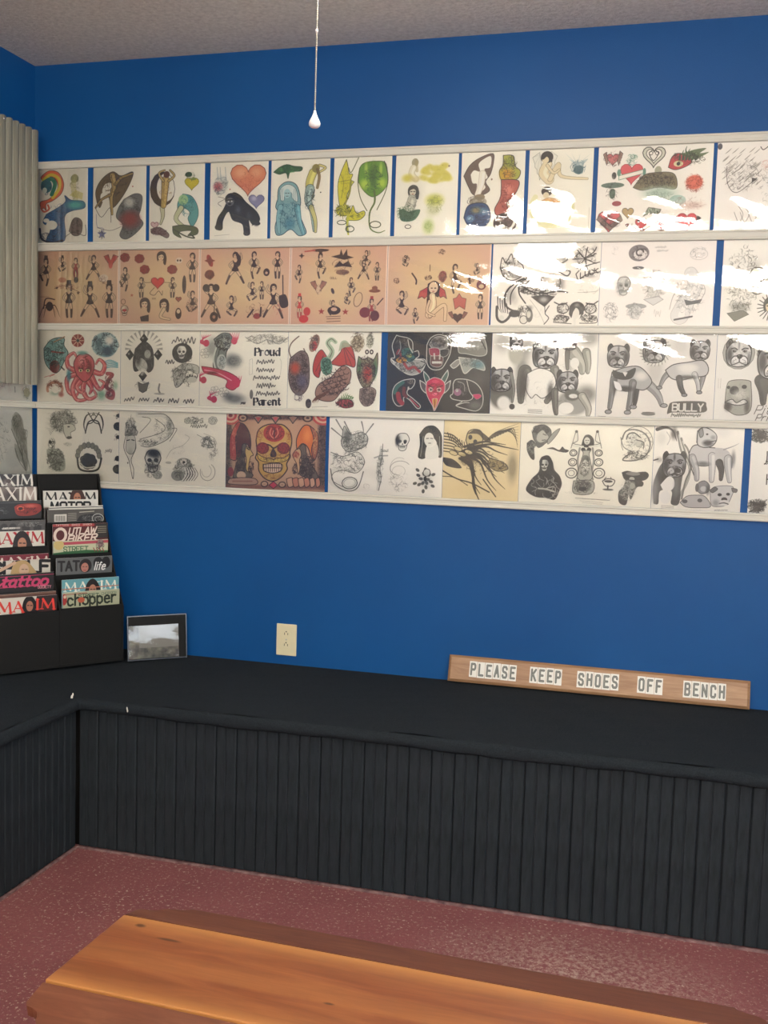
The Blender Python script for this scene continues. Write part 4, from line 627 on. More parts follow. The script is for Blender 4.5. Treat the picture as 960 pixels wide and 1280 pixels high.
@art('r3_2', (557, 922, 46, 48, 385, 398), PW)
def _(c):
    for i in range(13):
        t = math.radians(180 + i * 15); c.p([(665 + 55 * math.cos(t), 130 + 50 * math.sin(t)), (665 + 88 * math.cos(t - .07), 130 + 85 * math.sin(t - .07)), (665 + 88 * math.cos(t + .07), 130 + 85 * math.sin(t + .07))], (.5, .5, .47), .8)
    for x, y in ((665, 85), (600, 158), (732, 158), (662, 255)): c.p([(x, y - 26), (x + 20, y), (x, y + 26), (x - 20, y)], (.17, .16, .15), sm=0); c.sh(x - 5, y - 5, 7, 7, WHT, .5)
    c.p([(625, 130), (665, 95), (705, 130), (712, 210), (690, 240), (665, 220), (625, 235), (615, 190)], (.26, .25, .24), sm=1, ol=K); c.e(683, 155, 15, 20, (.62, .62, .58)); c.e(655, 205, 26, 34, (.68, .68, .64), rot=-30); c.sh(640, 180, 14, 30, K, .8); c.scr(663, 170, 52, 72, 90, (.5, .5, .47), 1.7); c.sh(662, 235, 18, 18, WHT, .5)
    c.p([(640, 285), (662, 295), (690, 285), (680, 325), (662, 335), (645, 325)], (.4, .4, .38), ol=K); c.scr(662, 300, 40, 24, 40, (.4, .4, .38)); c.l([(740, 295), (736, 320), (742, 335)], 8, (.5, .5, .47)); c.e(740, 340, 26, 5, (.55, .55, .52), .8)
    for i in range(5): c.cursive(575 + i * 69, 352 + i * 3, 54, 24, 4.5, (.3, .29, .28))
    c.cursive(795, 74, 115, 34, 4.5, (.28, .27, .26)); c.cursive(768, 178, 45, 28, 4.5, (.28, .27, .26)); c.e(843, 150, 46, 46, (.17, .16, .15)); c.skull(840, 142, 24, (.84, .84, .8), K, f=-1); c.scr(845, 175, 48, 24, 50, (.35, .34, .32), 2); c.p([(800, 235), (850, 200), (915, 210), (915, 250), (870, 230), (850, 285), (815, 310)], (.6, .6, .57), .8, sm=1, ol=K); c.scr(850, 255, 60, 60, 110, (.3, .3, .28), 2.2); c.cursive(862, 250, 58, 24, 5, (.28, .27, .26)); c.e(890, 275, 22, 14, (.7, .7, .66))
@art('r3_3', (36, 440, 53, 55, 398, 410), PW)
def _(c):
    g = (.33, .34, .33); c.sh(95, 130, 40, 60, g, .6); c.sh(190, 190, 50, 40, g, .8); c.sh(200, 365, 60, 30, g, .7); c.p([(100, 90), (140, 62), (180, 70), (180, 110), (160, 150), (150, 215), (105, 230), (100, 180), (115, 130)], (.46, .48, .46), sm=1, ol=K, w=3); c.e(150, 110, 30, 26, (.62, .64, .6)); c.scr(145, 105, 40, 40, 80, K, 2.4); c.l([(112, 130), (100, 180), (110, 225)], 8, (.7, .72, .68)); c.l([(128, 130), (120, 190), (125, 225)], 4, (.3, .32, .3)); c.e(138, 195, 22, 36, (.66, .68, .65)); c.scr(138, 195, 20, 34, 30, g, 1.6)
    PK = (.76, .22, .36)
    c.p([(45, 215), (95, 222), (165, 240), (210, 265), (225, 290), (195, 325), (160, 310), (165, 280), (120, 260), (60, 245)], PK, sm=1, ol=(.4, .08, .15), w=3); c.l([(60, 232), (120, 245), (185, 280)], 5, (.92, .62, .68)); c.sh(95, 245, 30, 8, (.4, .08, .16), .8)
    for x, y, q in ((65, 100, -1), (195, 90, 1), (55, 270, -1), (210, 290, 1), (105, 360, -1)):
        for i in range(5): c.l([(x, y + 16), (x + q * (6 + i * 4) - 8, y), (x + (i - 2) * 11, y - 30)], 9, PK, .95, taper=1)
        c.e(x, y + 8, 14, 16, PK)
    for x, y in ((60, 155), (110, 330), (150, 335), (205, 190)):
        for i in range(6): c.o(x + 14 * math.cos(i), y + 14 * math.sin(i), 10, 9, (.55, .55, .52), 2)
    c.sh(170, 350, 24, 20, g, .5); c.cursive(230, 378, 24, 14, 3)
    c.scr(345, 90, 98, 26, 200, (.48, .47, .43), 2); c.l([(245, 80), (300, 110), (345, 92), (400, 112), (438, 80)], 3, g, .7)
    c.tx('Proud', 292, 132, 32, K, 6.4, serif=1, fit=112); c.tx('Parent', 290, 364, 30, K, 6.4, serif=1, fit=122)
    for i, (x, w) in enumerate(((300, 85), (300, 85), (286, 125), (302, 90), (300, 112))): c.cursive(x, 182 + i * 37, w, 24, 4.5, (.34, .33, .31))
    c.l([(268, 185), (280, 180), (282, 250), (268, 255), (268, 185)], 1.6, g, .6, sm=0); c.l([(405, 180), (412, 200), (408, 255)], 1.6, g, .6); c.e(278, 345, 8, 22, (.45, .44, .42))
@art('r3_4', (441, 878, 57, 60, 410, 420), PW)
def _(c):
    D = (.26, .19, .15)
    c.l([(490, 78), (455, 110), (445, 150), (470, 200)], 6, (.45, .40, .36)); c.l([(515, 135), (525, 165), (510, 190)], 6, (.45, .4, .36)); c.p([(450, 180), (500, 145), (535, 165), (545, 240), (540, 310), (505, 350), (465, 330), (445, 270)], (.48, .42, .40), sm=1, ol=D, w=3); c.scr(495, 245, 50, 95, 170, D, 2.4); c.sh(475, 225, 26, 30, (.74, .30, .16), .95); c.sh(510, 285, 28, 40, (.42, .4, .48), .7); c.scr(495, 355, 26, 26, 50, (.45, .42, .42), 2.4); c.e(543, 388, 14, 22, (.4, .38, .36)); c.scr(543, 385, 14, 26, 26)
    c.e(565, 110, 22, 42, (.6, .5, .44), rot=20); c.e(566, 122, 12, 22, (.72, .26, .24)); c.scr(563, 108, 24, 44, 50, D, 2)
    c.p([(625, 170), (600, 140), (575, 165), (562, 210), (565, 250), (590, 268), (600, 235), (625, 215)], (.70, .24, .20), sm=1, ol=D, w=3); c.p([(640, 205), (690, 150), (700, 108), (740, 125), (760, 190), (755, 220), (720, 210), (690, 215), (665, 210)], (.72, .30, .23), sm=1, ol=D, w=3)
    for q in ((575, 240), (590, 255)): c.l([(610, 165), q], 2, D)
    for q in ((720, 210), (745, 215), (756, 185)): c.l([(700, 115), q], 2, D)
    c.p([(680, 150), (690, 105), (715, 98), (735, 125), (705, 130)], (.60, .64, .54), .9, sm=1)
    c.l([(665, 105), (645, 92), (628, 110), (650, 145), (640, 175), (618, 190)], 17, (.62, .68, .58), w1=26); c.l([(665, 105), (645, 90), (626, 110), (650, 145), (640, 175)], 2.4, D); c.e(625, 215, 28, 42, (.42, .58, .50), rot=-10); c.scr(625, 215, 26, 44, 70, (.15, .25, .18), 2)
    c.p([(650, 265), (700, 215), (740, 235), (735, 290), (700, 330), (660, 375), (600, 372), (575, 345), (590, 300)], (.60, .48, .42), sm=1, ol=D, w=3); c.scr(660, 300, 70, 56, 90, D, 2.2)
    for i in range(5):
        for k in range(6 - i // 2): c.o(610 + k * 22 + i * 7, 345 - i * 26 - k * 6, 13, 10, D, 2.6, .9, a0=0, a1=190)
    for i in range(9): c.l([(640 - i * 7, 330 + i * 3), (610 - i * 6, 355 + i * 3), (580 - i * 2 + 10, 372 + (i % 3) * 6)], 6, (.42, .28, .2), .9, taper=1)
    c.p([(672, 385), (700, 370), (745, 372), (755, 400), (710, 408)], (.72, .30, .32), sm=1, ol=D); c.scr(715, 385, 48, 26, 80, D, 2.2); c.flames(725, 365, 24, 32, 6, (.42, .52, .36))
    c.e(768, 110, 30, 36, (.66, .60, .48), .8, soft=.4); c.scr(768, 105, 36, 48, 90, (.36, .32, .24), 2); c.e(825, 100, 16, 34, (.6, .6, .52), .7); c.scr(825, 95, 20, 40, 40, (.35, .34, .3), 2); c.e(813, 150, 9, 11, D); c.e(834, 150, 9, 11, D); c.e(813, 150, 4, 5, PW); c.e(834, 150, 4, 5, PW)
    c.p([(775, 170), (800, 185), (820, 175), (845, 185), (862, 155), (862, 240), (835, 300), (815, 320), (790, 300), (768, 240)], (.54, .52, .42), sm=1, ol=D, w=3); c.sh(818, 250, 22, 40, (.76, .26, .18), .95); c.sh(852, 230, 12, 50, (.36, .48, .34), .9); c.sh(780, 220, 10, 40, (.36, .48, .34), .9); c.scr(815, 240, 44, 75, 150, D, 2.2); c.p([(785, 320), (830, 310), (860, 330), (845, 385), (810, 400), (785, 370)], (.56, .50, .46), sm=1, ol=D); c.scr(820, 355, 40, 44, 110, (.34, .3, .26), 2.4); c.l([(560, 405), (635, 402)], 2, K, .6)
@art('r3_5', (14, 491, 62, 66, 430, 437), (.105, .10, .095))
def _(c):
    V = lambda x, y: (x / 6.857 * 3.692, y / 6.857 * 3.692)
    def P(pts, col, ol=(.84, .84, .80), w=4, a=1): c.p([V(*q) for q in pts], col, a, sm=1, ol=ol, w=w)
    def L(pts, w, col, a=1, **k): c.l([V(*q) for q in pts], w, col, a, **k)
    def E_(x, y, rx, ry, col, a=1, **k): c.e(*V(x, y), rx * .54, ry * .54, col, a, **k)
    def Q(x, y, rx, ry, n, col, w=2, a=.8): c.scr(*V(x, y), rx * .54, ry * .54, n, col, w, a)
    W_ = (.80, .80, .76); D = (.10, .095, .09)
    P([(100, 140), (130, 150), (200, 165), (240, 200), (250, 280), (290, 275), (300, 320), (275, 345), (350, 350), (355, 400), (320, 460), (250, 485), (190, 470), (140, 430), (70, 380), (60, 340), (90, 330), (65, 230)], D)
    P([(60, 345), (110, 380), (180, 370), (260, 350), (345, 365), (330, 450), (250, 485), (180, 465), (110, 415)], (.66, .66, .62)); Q(210, 410, 130, 55, 60, (.2, .19, .18), 2.6); E_(200, 290, 55, 40, (.22, .42, .36)); E_(225, 335, 40, 35, (.2, .40, .36)); E_(215, 318, 24, 18, (.62, .66, .35)); E_(150, 355, 46, 26, (.84, .60, .22)); L([(170, 375), (210, 430), (260, 415), (310, 455)], 12, (.62, .24, .22)); L([(110, 300), (130, 270), (140, 330)], 12, (.55, .2, .2)); Q(190, 320, 90, 70, 60, (.08, .08, .08), 2.4); Q(150, 220, 70, 60, 26, (.5, .5, .48), 2, .7); L([(200, 180), (215, 240), (245, 290)], 5, W_); L([(130, 190), (140, 250), (120, 300)], 4, (.6, .6, .57)); L([(290, 430), (330, 420), (355, 380), (320, 365)], 4, D)
    P([(365, 225), (395, 165), (460, 135), (530, 155), (570, 210), (565, 300), (535, 370), (500, 425), (450, 440), (400, 425), (370, 370)], (.13, .12, .12)); P([(385, 220), (415, 170), (470, 150), (530, 175), (550, 230), (500, 260), (420, 260)], (.55, .55, .53), w=2); Q(460, 205, 80, 45, 60, (.16, .15, .15), 2.4); P([(385, 255), (430, 250), (470, 260), (475, 310), (440, 320), (395, 310)], (.60, .22, .30), w=2); P([(480, 265), (550, 260), (545, 310), (500, 330), (480, 310)], (.2, .2, .2), w=2); P([(400, 320), (500, 325), (500, 395), (460, 415), (405, 395)], (.38, .24, .24), w=2)
    for i in range(7): E_(420 + i * 12, 375, 6, 12, (.86, .86, .82))
    L([(430, 300), (435, 345)], 7, W_); L([(480, 310), (478, 345)], 7, W_)
    P([(630, 230), (690, 165), (760, 145), (800, 155), (830, 140), (865, 220), (870, 300), (810, 320), (700, 300), (640, 290)], (.50, .50, .47), w=3); Q(760, 215, 95, 60, 70, (.72, .72, .69), 2.4); L([(790, 150), (830, 200), (860, 260)], 4, D); P([(570, 400), (620, 355), (650, 355), (645, 390), (600, 425)], (.55, .55, .52)); P([(640, 330), (720, 340), (800, 350), (850, 390), (860, 440), (810, 430), (760, 420), (700, 470), (670, 430)], (.62, .64, .61)); c.sh(*V(800, 390), 32, 22, (.36, .52, .54), .95); Q(750, 380, 90, 50, 50, (.3, .34, .34), 2.2)
    P([(195, 525), (265, 520), (270, 560), (245, 600), (215, 610), (210, 650), (260, 690), (325, 750), (300, 775), (230, 700), (180, 680), (180, 740), (130, 755), (90, 710), (80, 640), (100, 580), (150, 540)], (.14, .13, .13)); L([(100, 640), (120, 590), (170, 550)], 16, (.24, .42, .36)); L([(130, 650), (140, 700), (165, 730)], 22, (.62, .20, .22)); L([(180, 600), (180, 650), (200, 670)], 16, (.42, .17, .16)); L([(235, 690), (310, 760)], 6, (.7, .3, .35)); Q(235, 545, 30, 20, 26, (.6, .58, .5), 2); E_(218, 600, 8, 16, W_)
    P([(345, 450), (395, 510), (375, 560), (350, 500)], (.24, .36, .32)); P([(550, 440), (500, 520), (520, 560), (555, 490)], (.24, .36, .32)); P([(315, 530), (370, 570), (375, 640), (330, 600)], (.34, .31, .31)); P([(578, 530), (525, 575), (520, 640), (565, 600)], (.34, .31, .31)); P([(375, 540), (440, 505), (520, 540), (530, 620), (500, 680), (450, 790), (430, 750), (395, 690), (370, 620)], (.78, .18, .32), w=3)
    E_(412, 610, 22, 20, (.86, .80, .74)); E_(482, 612, 22, 20, (.86, .80, .74)); E_(412, 610, 9, 9, D); E_(482, 612, 9, 9, D); L([(390, 575), (430, 590)], 6, (.35, .05, .1)); L([(465, 590), (510, 575)], 6, (.35, .05, .1)); E_(447, 650, 22, 14, (.92, .45, .55)); P([(425, 690), (470, 690), (460, 750), (448, 780), (435, 745)], (.82, .60, .30), w=2); L([(448, 690), (448, 760)], 3, (.4, .15, .1)); Q(447, 600, 70, 60, 40, (.45, .05, .14), 2); E_(447, 540, 30, 14, (.86, .3, .42))
    P([(600, 560), (625, 520), (720, 522), (800, 560), (850, 640), (850, 740), (800, 790), (700, 770), (630, 745), (680, 710), (600, 690), (580, 660), (600, 640)], (.13, .12, .12)); L([(715, 530), (740, 620), (770, 670), (740, 700), (660, 705)], 4, W_); L([(630, 745), (700, 720), (740, 720)], 4, W_); E_(640, 630, 32, 32, (.62, .40, .52)); E_(635, 615, 12, 14, W_); P([(765, 650), (820, 645), (840, 665), (800, 690)], (.80, .16, .40), w=1); c.sh(*V(790, 740), 40, 26, (.55, .55, .52), .6); L([(640, 540), (690, 560), (700, 620)], 4, (.6, .6, .57)); Q(680, 600, 60, 60, 26, (.5, .5, .48), 2, .7)
DT = (.40, .40, .38)
@art('r3_6', (496, 982, 66, 66, 436, 441), (.94, .935, .91))
def _(c):
    c.sh(545, 110, 60, 60, DT, .5); c.sh(940, 90, 60, 40, DT, .6); c.sh(660, 130, 40, 50, DT, .5); c.sh(940, 340, 60, 50, DT, .8); c.sh(640, 240, 40, 110, DT, .7); c.sh(860, 200, 30, 60, DT, .5)
    c.e(607, 160, 34, 50, (.66, .66, .62), soft=.4); c.dogh(608, 112, 30, .42); c.dogh(745, 165, 58, .38, 1)
    c.limb([(655, 240), (640, 300), (640, 375)], 60, 24, (.40, .40, .38)); c.limb([(790, 230), (800, 300), (760, 375)], 40, 22, (.46, .46, .44)); c.p([(665, 250), (720, 225), (780, 245), (798, 300), (760, 350), (735, 362), (708, 345), (688, 362), (662, 320)], (.93, .93, .91), sm=1, ol=(.2,) * 3, w=3); c.sh(650, 300, 24, 70, K, .7); c.sh(775, 330, 18, 50, K, .7)
    c.limb([(870, 150), (910, 200), (915, 240)], 60, 20, (.58, .58, .55)); c.dogh(852, 108, 32, .36, -1); c.limb([(930, 150), (940, 200), (940, 240)], 36, 14, (.56, .56, .53)); c.limb([(845, 150), (845, 190), (848, 225)], 20, 12, (.46, .46, .44)); c.e(880, 200, 20, 24, (.84, .84, .82))
    c.e(545, 330, 60, 85, (.42, .42, .40), soft=.3); c.dogh(545, 280, 52, .34, 1); c.sh(520, 300, 34, 40, K, .6); c.e(560, 385, 30, 30, (.84, .84, .82), soft=.4); c.e(600, 402, 13, 13, (.28, .28, .27)); c.limb([(590, 250), (605, 320), (600, 380)], 14, 8, (.5, .5, .48))
    c.e(880, 380, 75, 60, (.58, .58, .56), soft=.3); c.dogh(850, 285, 48, .32, 1); c.e(875, 345, 34, 26, (.40, .40, .38), soft=.3); c.e(880, 350, 20, 10, (.8, .8, .78)); c.e(850, 405, 34, 26, (.88, .88, .86)); c.limb([(920, 350), (950, 400), (950, 432)], 34, 18, (.6, .6, .57)); c.limb([(795, 330), (800, 400), (805, 430)], 30, 16, (.4, .4, .38)); c.scr(740, 300, 200, 110, 90, (.35, .35, .33), 1.8, .5)
    for y in (414, 421, 428): c.l([(675, y), (740, y + 2)], 2, K, .8)
@art('r3_7', (107, 696, 70, 70, 486, 496), (.89, .88, .86))
def _(c):
    c.sh(150, 120, 60, 60, WHT, .8); c.sh(250, 420, 100, 40, WHT, .6); c.sh(620, 300, 60, 90, WHT, .7); c.sh(400, 250, 60, 120, DT, .4); c.sh(520, 130, 60, 60, DT, .3); c.sh(500, 440, 60, 40, WHT, .5)
    D = (.13,) * 3
    c.limb([(345, 305), (395, 345), (425, 385), (440, 425)], 50, 18, (.50,) * 3, D); c.limb([(312, 350), (308, 400), (302, 432)], 24, 14, (.24,) * 3, D)
    c.p([(182, 262), (240, 240), (310, 232), (355, 262), (385, 310), (350, 350), (300, 345), (268, 358), (232, 352), (205, 345), (176, 330)], (.60,) * 3, sm=1, ol=D, w=4)
    c.limb([(192, 300), (186, 370), (178, 440)], 34, 20, (.44,) * 3, D); c.limb([(290, 315), (284, 380), (274, 445)], 36, 22, (.42,) * 3, D)
    for x, y in ((172, 462), (270, 464), (452, 428), (298, 436)): c.e(x, y, 17, 10, (.55,) * 3); c.o(x, y, 17, 10, D, 3)
    c.sh(250, 345, 46, 16, D, .8); c.sh(330, 280, 34, 24, WHT, .6); c.sh(200, 330, 14, 50, D, .6); c.sh(300, 380, 10, 50, D, .6); c.p([(192, 305), (222, 318), (236, 352), (205, 345)], (.90,) * 3, sm=1)
    c.p([(185, 250), (240, 265), (300, 240), (285, 290), (235, 300), (190, 285)], (.16, .16, .15), sm=1); c.p([(235, 262), (262, 262), (250, 285)], (.8, .8, .78)); c.dogh(210, 182, 55, .36, -1); c.sh(190, 195, 36, 30, K, .5)
    c.e(395, 155, 78, 72, (.78, .78, .75)); 
    for i in range(26): t = i * .24; c.l([(395 + 60 * math.cos(t), 155 + 56 * math.sin(t)), (395 + 80 * math.cos(t + .12), 155 + 76 * math.sin(t + .12))], 5, (.35, .35, .33), .8, taper=1)
    c.dogh(390, 155, 56, .40, 1); c.sh(375, 170, 40, 40, K, .5); c.scr(395, 155, 60, 60, 60, (.6, .6, .58), 2)
    c.limb([(470, 262), (445, 290), (428, 330)], 30, 12, (.46,) * 3, D); c.limb([(640, 262), (632, 310), (622, 350)], 26, 14, (.46,) * 3, D)
    c.p([(450, 250), (490, 222), (560, 210), (630, 200), (660, 235), (650, 275), (590, 285), (530, 300), (480, 290)], (.66,) * 3, sm=1, ol=D, w=4); c.limb([(520, 290), (530, 335), (545, 365)], 30, 18, (.30,) * 3, D); c.limb([(595, 270), (612, 310), (618, 350)], 26, 14, (.60,) * 3, D)
    for x, y in ((424, 338), (550, 374), (622, 360)): c.e(x, y, 14, 8, (.5,) * 3); c.o(x, y, 14, 8, D, 3)
    c.sh(560, 285, 50, 12, D, .7); c.sh(560, 235, 50, 20, WHT, .6); c.dogh(615, 150, 48, .38, 1); c.sh(600, 170, 34, 30, K, .5); c.sh(560, 250, 50, 26, WHT, .4)
    c.p([(475, 430), (500, 408), (640, 405), (660, 425), (650, 460), (500, 462), (470, 470)], (.34, .34, .32), sm=1); c.tx('BULLY', 495, 418, 36, (.86, .86, .83), 7, fit=150); c.cursive(490, 465, 150, 20, 4, (.35, .35, .33)); c.e(375, 470, 36, 10, (.5, .5, .48)); c.l([(345, 462), (408, 462)], 2, K, .7); c.l([(345, 470), (408, 472)], 2, K, .7); c.l([(120, 484), (160, 486)], 2, K, .7)
@art('r3_8', (700, 1290, 70, 70, 498, 510), (.90, .895, .875))
def _(c):
    c.e(812, 160, 82, 84, (.60, .60, .58)); c.o(812, 160, 82, 84, (.4, .4, .38), 3); c.dogh(812, 165, 64, .50, 1, 0); c.scr(812, 160, 75, 78, 90, (.4, .4, .38), 1.8, .5)
    c.p([(755, 440), (760, 330), (785, 300), (870, 300), (885, 330), (888, 450), (820, 475)], (.60, .60, .57), sm=1, ol=(.2, .2, .19), w=3); c.e(800, 350, 24, 22, (.24, .24, .23)); c.e(792, 345, 8, 6, (.05,) * 3); c.e(850, 332, 13, 10, (.12,) * 3); c.e(770, 335, 8, 8, (.12,) * 3); c.p([(755, 410), (790, 395), (815, 412), (850, 395), (870, 412), (820, 425)], (.86, .86, .84), sm=1, ol=(.14,) * 3, w=4); c.sh(770, 430, 22, 30, K, .8); c.sh(870, 430, 16, 40, K, .6); c.sh(830, 370, 40, 26, (.76, .76, .73), .8); c.scr(820, 380, 60, 80, 60, (.42, .42, .4), 1.8, .5)
    c.l([(715, 290), (717, 340)], 1.6, K, .6); c.l([(728, 290), (728, 340)], 1.6, K, .6); c.limb([(930, 300), (945, 350), (950, 410)], 60, 26, (.28, .28, .27)); c.e(990, 320, 60, 50, (.36, .36, .34), soft=.3); c.scr(925, 130, 30, 60, 60, (.4, .4, .38), 3); c.dogh(1000, 200, 90, .42); c.tx('Pit', 908, 425, 44, K, 3.4, slant=.4); c.tx('Pride', 915, 470, 34, K, 3.4, slant=.4); c.dogh(1180, 260, 100, .4)
@art('r3_left', (-230, 150, 20, 30, 372, 360), PW)
def _(c):
    c.scr(110, 320, 34, 34, 60, (.45, .46, .40), 2); c.rose(112, 322, 22, (.68, .66, .52), (.4, .4, .34)); c.l([(28, 300), (30, 325)], 4, (.4, .4, .36)); c.rose(0, 200, 60, (.6, .5, .45)); c.scr(-80, 250, 80, 80, 80)
# ---- row 4
@art('r4_left', (-230, 152, 362, 374, 706, 704), PW)
def _(c):
    g = (.36, .36, .32)
    c.p([(5, 430), (35, 390), (75, 415), (90, 460), (110, 510), (118, 560), (125, 640), (110, 670), (80, 630), (40, 600), (25, 540), (45, 540), (10, 480)], (.60, .60, .54), .8, sm=1)
    for i in range(90):
        t = i / 90; x, y = 40 + 70 * t, 420 + 200 * t; dx, dy = c.r.uniform(-40, 34) * (1 - .4 * t), c.r.uniform(-30, 30); c.l([(x + dx, y + dy), (x + dx + 12, y + dy + 24), (x + dx + 16, y + dy + 50)], 3.4, g, .55, taper=2)
    c.scr(45, 430, 36, 36, 50, g, 2); c.scr(95, 500, 26, 36, 40, g, 2); c.l([(5, 470), (60, 560), (110, 665)], 5, g, .7); c.l([(30, 560), (60, 620), (105, 665)], 4, g, .7); c.sh(60, 470, 34, 60, g, .4, rot=-20); c.scr(-90, 520, 90, 120, 100, g)
@art('r4_1', (158, 552, 404, 417, 740, 750), PW)
def _(c):
    g = (.34, .34, .31)
    c.e(285, 470, 62, 56, (.56, .56, .51), .7, soft=.4); c.scr(285, 465, 68, 58, 170, g, 2.2)
    for i in range(16): c.l([(300 - i * 5, 425 + i * 7), (250 - i * 2, 430 + i * 6), (195 + (i % 4) * 8, 425 + i * 6)], 3, g, .7, taper=1)
    c.p([(285, 480), (330, 480), (345, 505), (322, 520), (325, 545), (305, 548), (290, 520)], (.72, .72, .66), sm=1, ol=g); c.e(312, 492, 6, 3, K); c.e(316, 543, 13, 6, g)
    for m in (-1, 1):
        c.l([(431 + m * 8, 428), (431 + m * 34, 440), (431 + m * 46, 480), (431 + m * 38, 520)], 7, (.25, .24, .2), taper=2); c.l([(431 + m * 2, 460), (431 + m * 24, 470), (431 + m * 34, 500), (431 + m * 38, 522)], 6, (.3, .29, .24)); c.l([(431 + m * 26, 425), (431 - m * 4, 470), (431 - m * 26, 480), (431 - m * 36, 510)], 5, (.32, .31, .27)); c.l([(431 + m * 14, 445), (431, 430)], 4, g)
    c.e(431, 432, 7, 8, (.5, .5, .45)); c.scr(231, 578, 20, 36, 60, g, 2.4); c.e(222, 565, 7, 8, K); c.p([(205, 600), (270, 600), (295, 650), (290, 700), (240, 700), (210, 640)], (.56, .57, .52), .8, sm=1); c.scr(250, 650, 48, 55, 170, g, 2.4); c.e(308, 575, 22, 10, (.62, .62, .57), .5); c.scr(308, 575, 22, 10, 10, g, 1.4, .5)
    for i in range(9):
        t = math.radians(180 + i * 22.5); x, y = 408 + 52 * math.cos(t), 628 + 50 * math.sin(t); c.e(x, y, 10, 14, (.50, .50, .45)); c.o(x, y, 11, 14, g, 2); c.flames(x, y - 8, 6, 26, 3, (.5, .5, .46), .8)
    c.rose(408, 655, 40, (.30, .30, .27), (.12, .12, .1)); c.l([(355, 640), (365, 690), (410, 702), (455, 690), (470, 640)], 9, (.26, .26, .22)); c.l([(365, 660), (395, 685), (440, 680)], 6, (.75, .75, .7)); c.cursive(488, 590, 36, 26, 2)
    for y, r in ((440, 10), (490, 22), (540, 10), (640, 14), (690, 24)): c.e(548, y, r, r * .9, (.16, .16, .14)); c.scr(540, y, 14, 18, 12)
@art('r4_2', (552, 1046, 416, 434, 750, 776), PW)
def _(c):
    g = (.36, .36, .33)
    c.flames(607, 530, 26, 105, 9, g, .7); c.l([(585, 530), (575, 590), (600, 650), (618, 735), (622, 690), (610, 645), (632, 590), (622, 540), (600, 530), (585, 530)], 3, g); c.p([(590, 535), (625, 535), (630, 590), (612, 620), (585, 600)], (.72, .72, .68), sm=1, ol=g); c.l([(590, 555), (602, 552)], 4, K); c.l([(612, 552), (624, 555)], 4, K); c.scr(606, 490, 28, 46, 60, g, 2); c.sh(605, 630, 16, 40, g, .3); c.e(594, 660, 3, 4, g)
    c.l([(640, 435), (700, 440), (760, 440), (800, 490), (780, 540), (700, 580), (650, 570)], 26, (.80, .80, .76), w1=14); c.l([(640, 432), (700, 432), (770, 438), (808, 495), (780, 550), (700, 585), (655, 580)], 2.6, g); c.l([(660, 445), (700, 460), (650, 520)], 2.4, g); c.l([(720, 455), (765, 490), (750, 520), (650, 550)], 2.6, g); c.scr(760, 500, 50, 60, 70, g, 1.8, .6); c.scr(690, 565, 50, 18, 50, g, 2.2); c.l([(800, 500), (822, 505), (790, 560)], 2.4, g); c.sh(785, 490, 16, 40, g, .5)
    c.skull(712, 645, 40, (.74, .74, .70), K, f=1); c.sh(715, 615, 34, 22, (.1, .1, .1), .9); c.scr(712, 690, 42, 45, 110, g, 2.4); c.rose(735, 718, 20, (.62, .62, .58), g); c.scr(900, 465, 50, 20, 80, g, 2); c.cursive(885, 480, 80, 20, 3, g); c.rose(870, 466, 14, (.7, .7, .66), g); c.rose(985, 465, 20, (.7, .7, .66), g)
    c.l([(775, 640), (800, 600), (850, 580), (880, 545), (860, 530)], 2, g, .6); c.scr(830, 600, 50, 26, 30, g, 1.4, .45); c.e(785, 660, 14, 6, g, .5)
    c.e(860, 700, 50, 46, (.66, .66, .62), .8, soft=.3); c.e(855, 660, 32, 22, (.62, .62, .58)); c.e(856, 658, 16, 14, (.84, .84, .8)); c.e(856, 658, 6, 6, K); c.e(828, 720, 30, 26, (.56, .56, .52)); c.scr(860, 695, 54, 54, 100, g, 2.4)
    for i in range(5): c.l([(862 + i * 10, 685), (868 + i * 12, 715), (850 + i * 12, 745)], 5, (.84, .84, .80)); c.l([(866 + i * 10, 685), (873 + i * 12, 715), (856 + i * 12, 745)], 2, K)
    c.l([(915, 530), (950, 548), (985, 560), (1000, 580), (990, 610)], 2.4, g, .8); c.l([(945, 525), (990, 545), (1005, 575)], 2, g, .7); c.scr(965, 570, 36, 34, 80, g, 2.2); c.scr(990, 620, 22, 40, 40, g, 1.8, .6); c.o(965, 705, 34, 40, g, 3, .7, a0=-60, a1=200); c.o(960, 700, 22, 28, g, 2, .7, a0=-60, a1=180); c.scr(885, 690, 16, 30, 14, g)
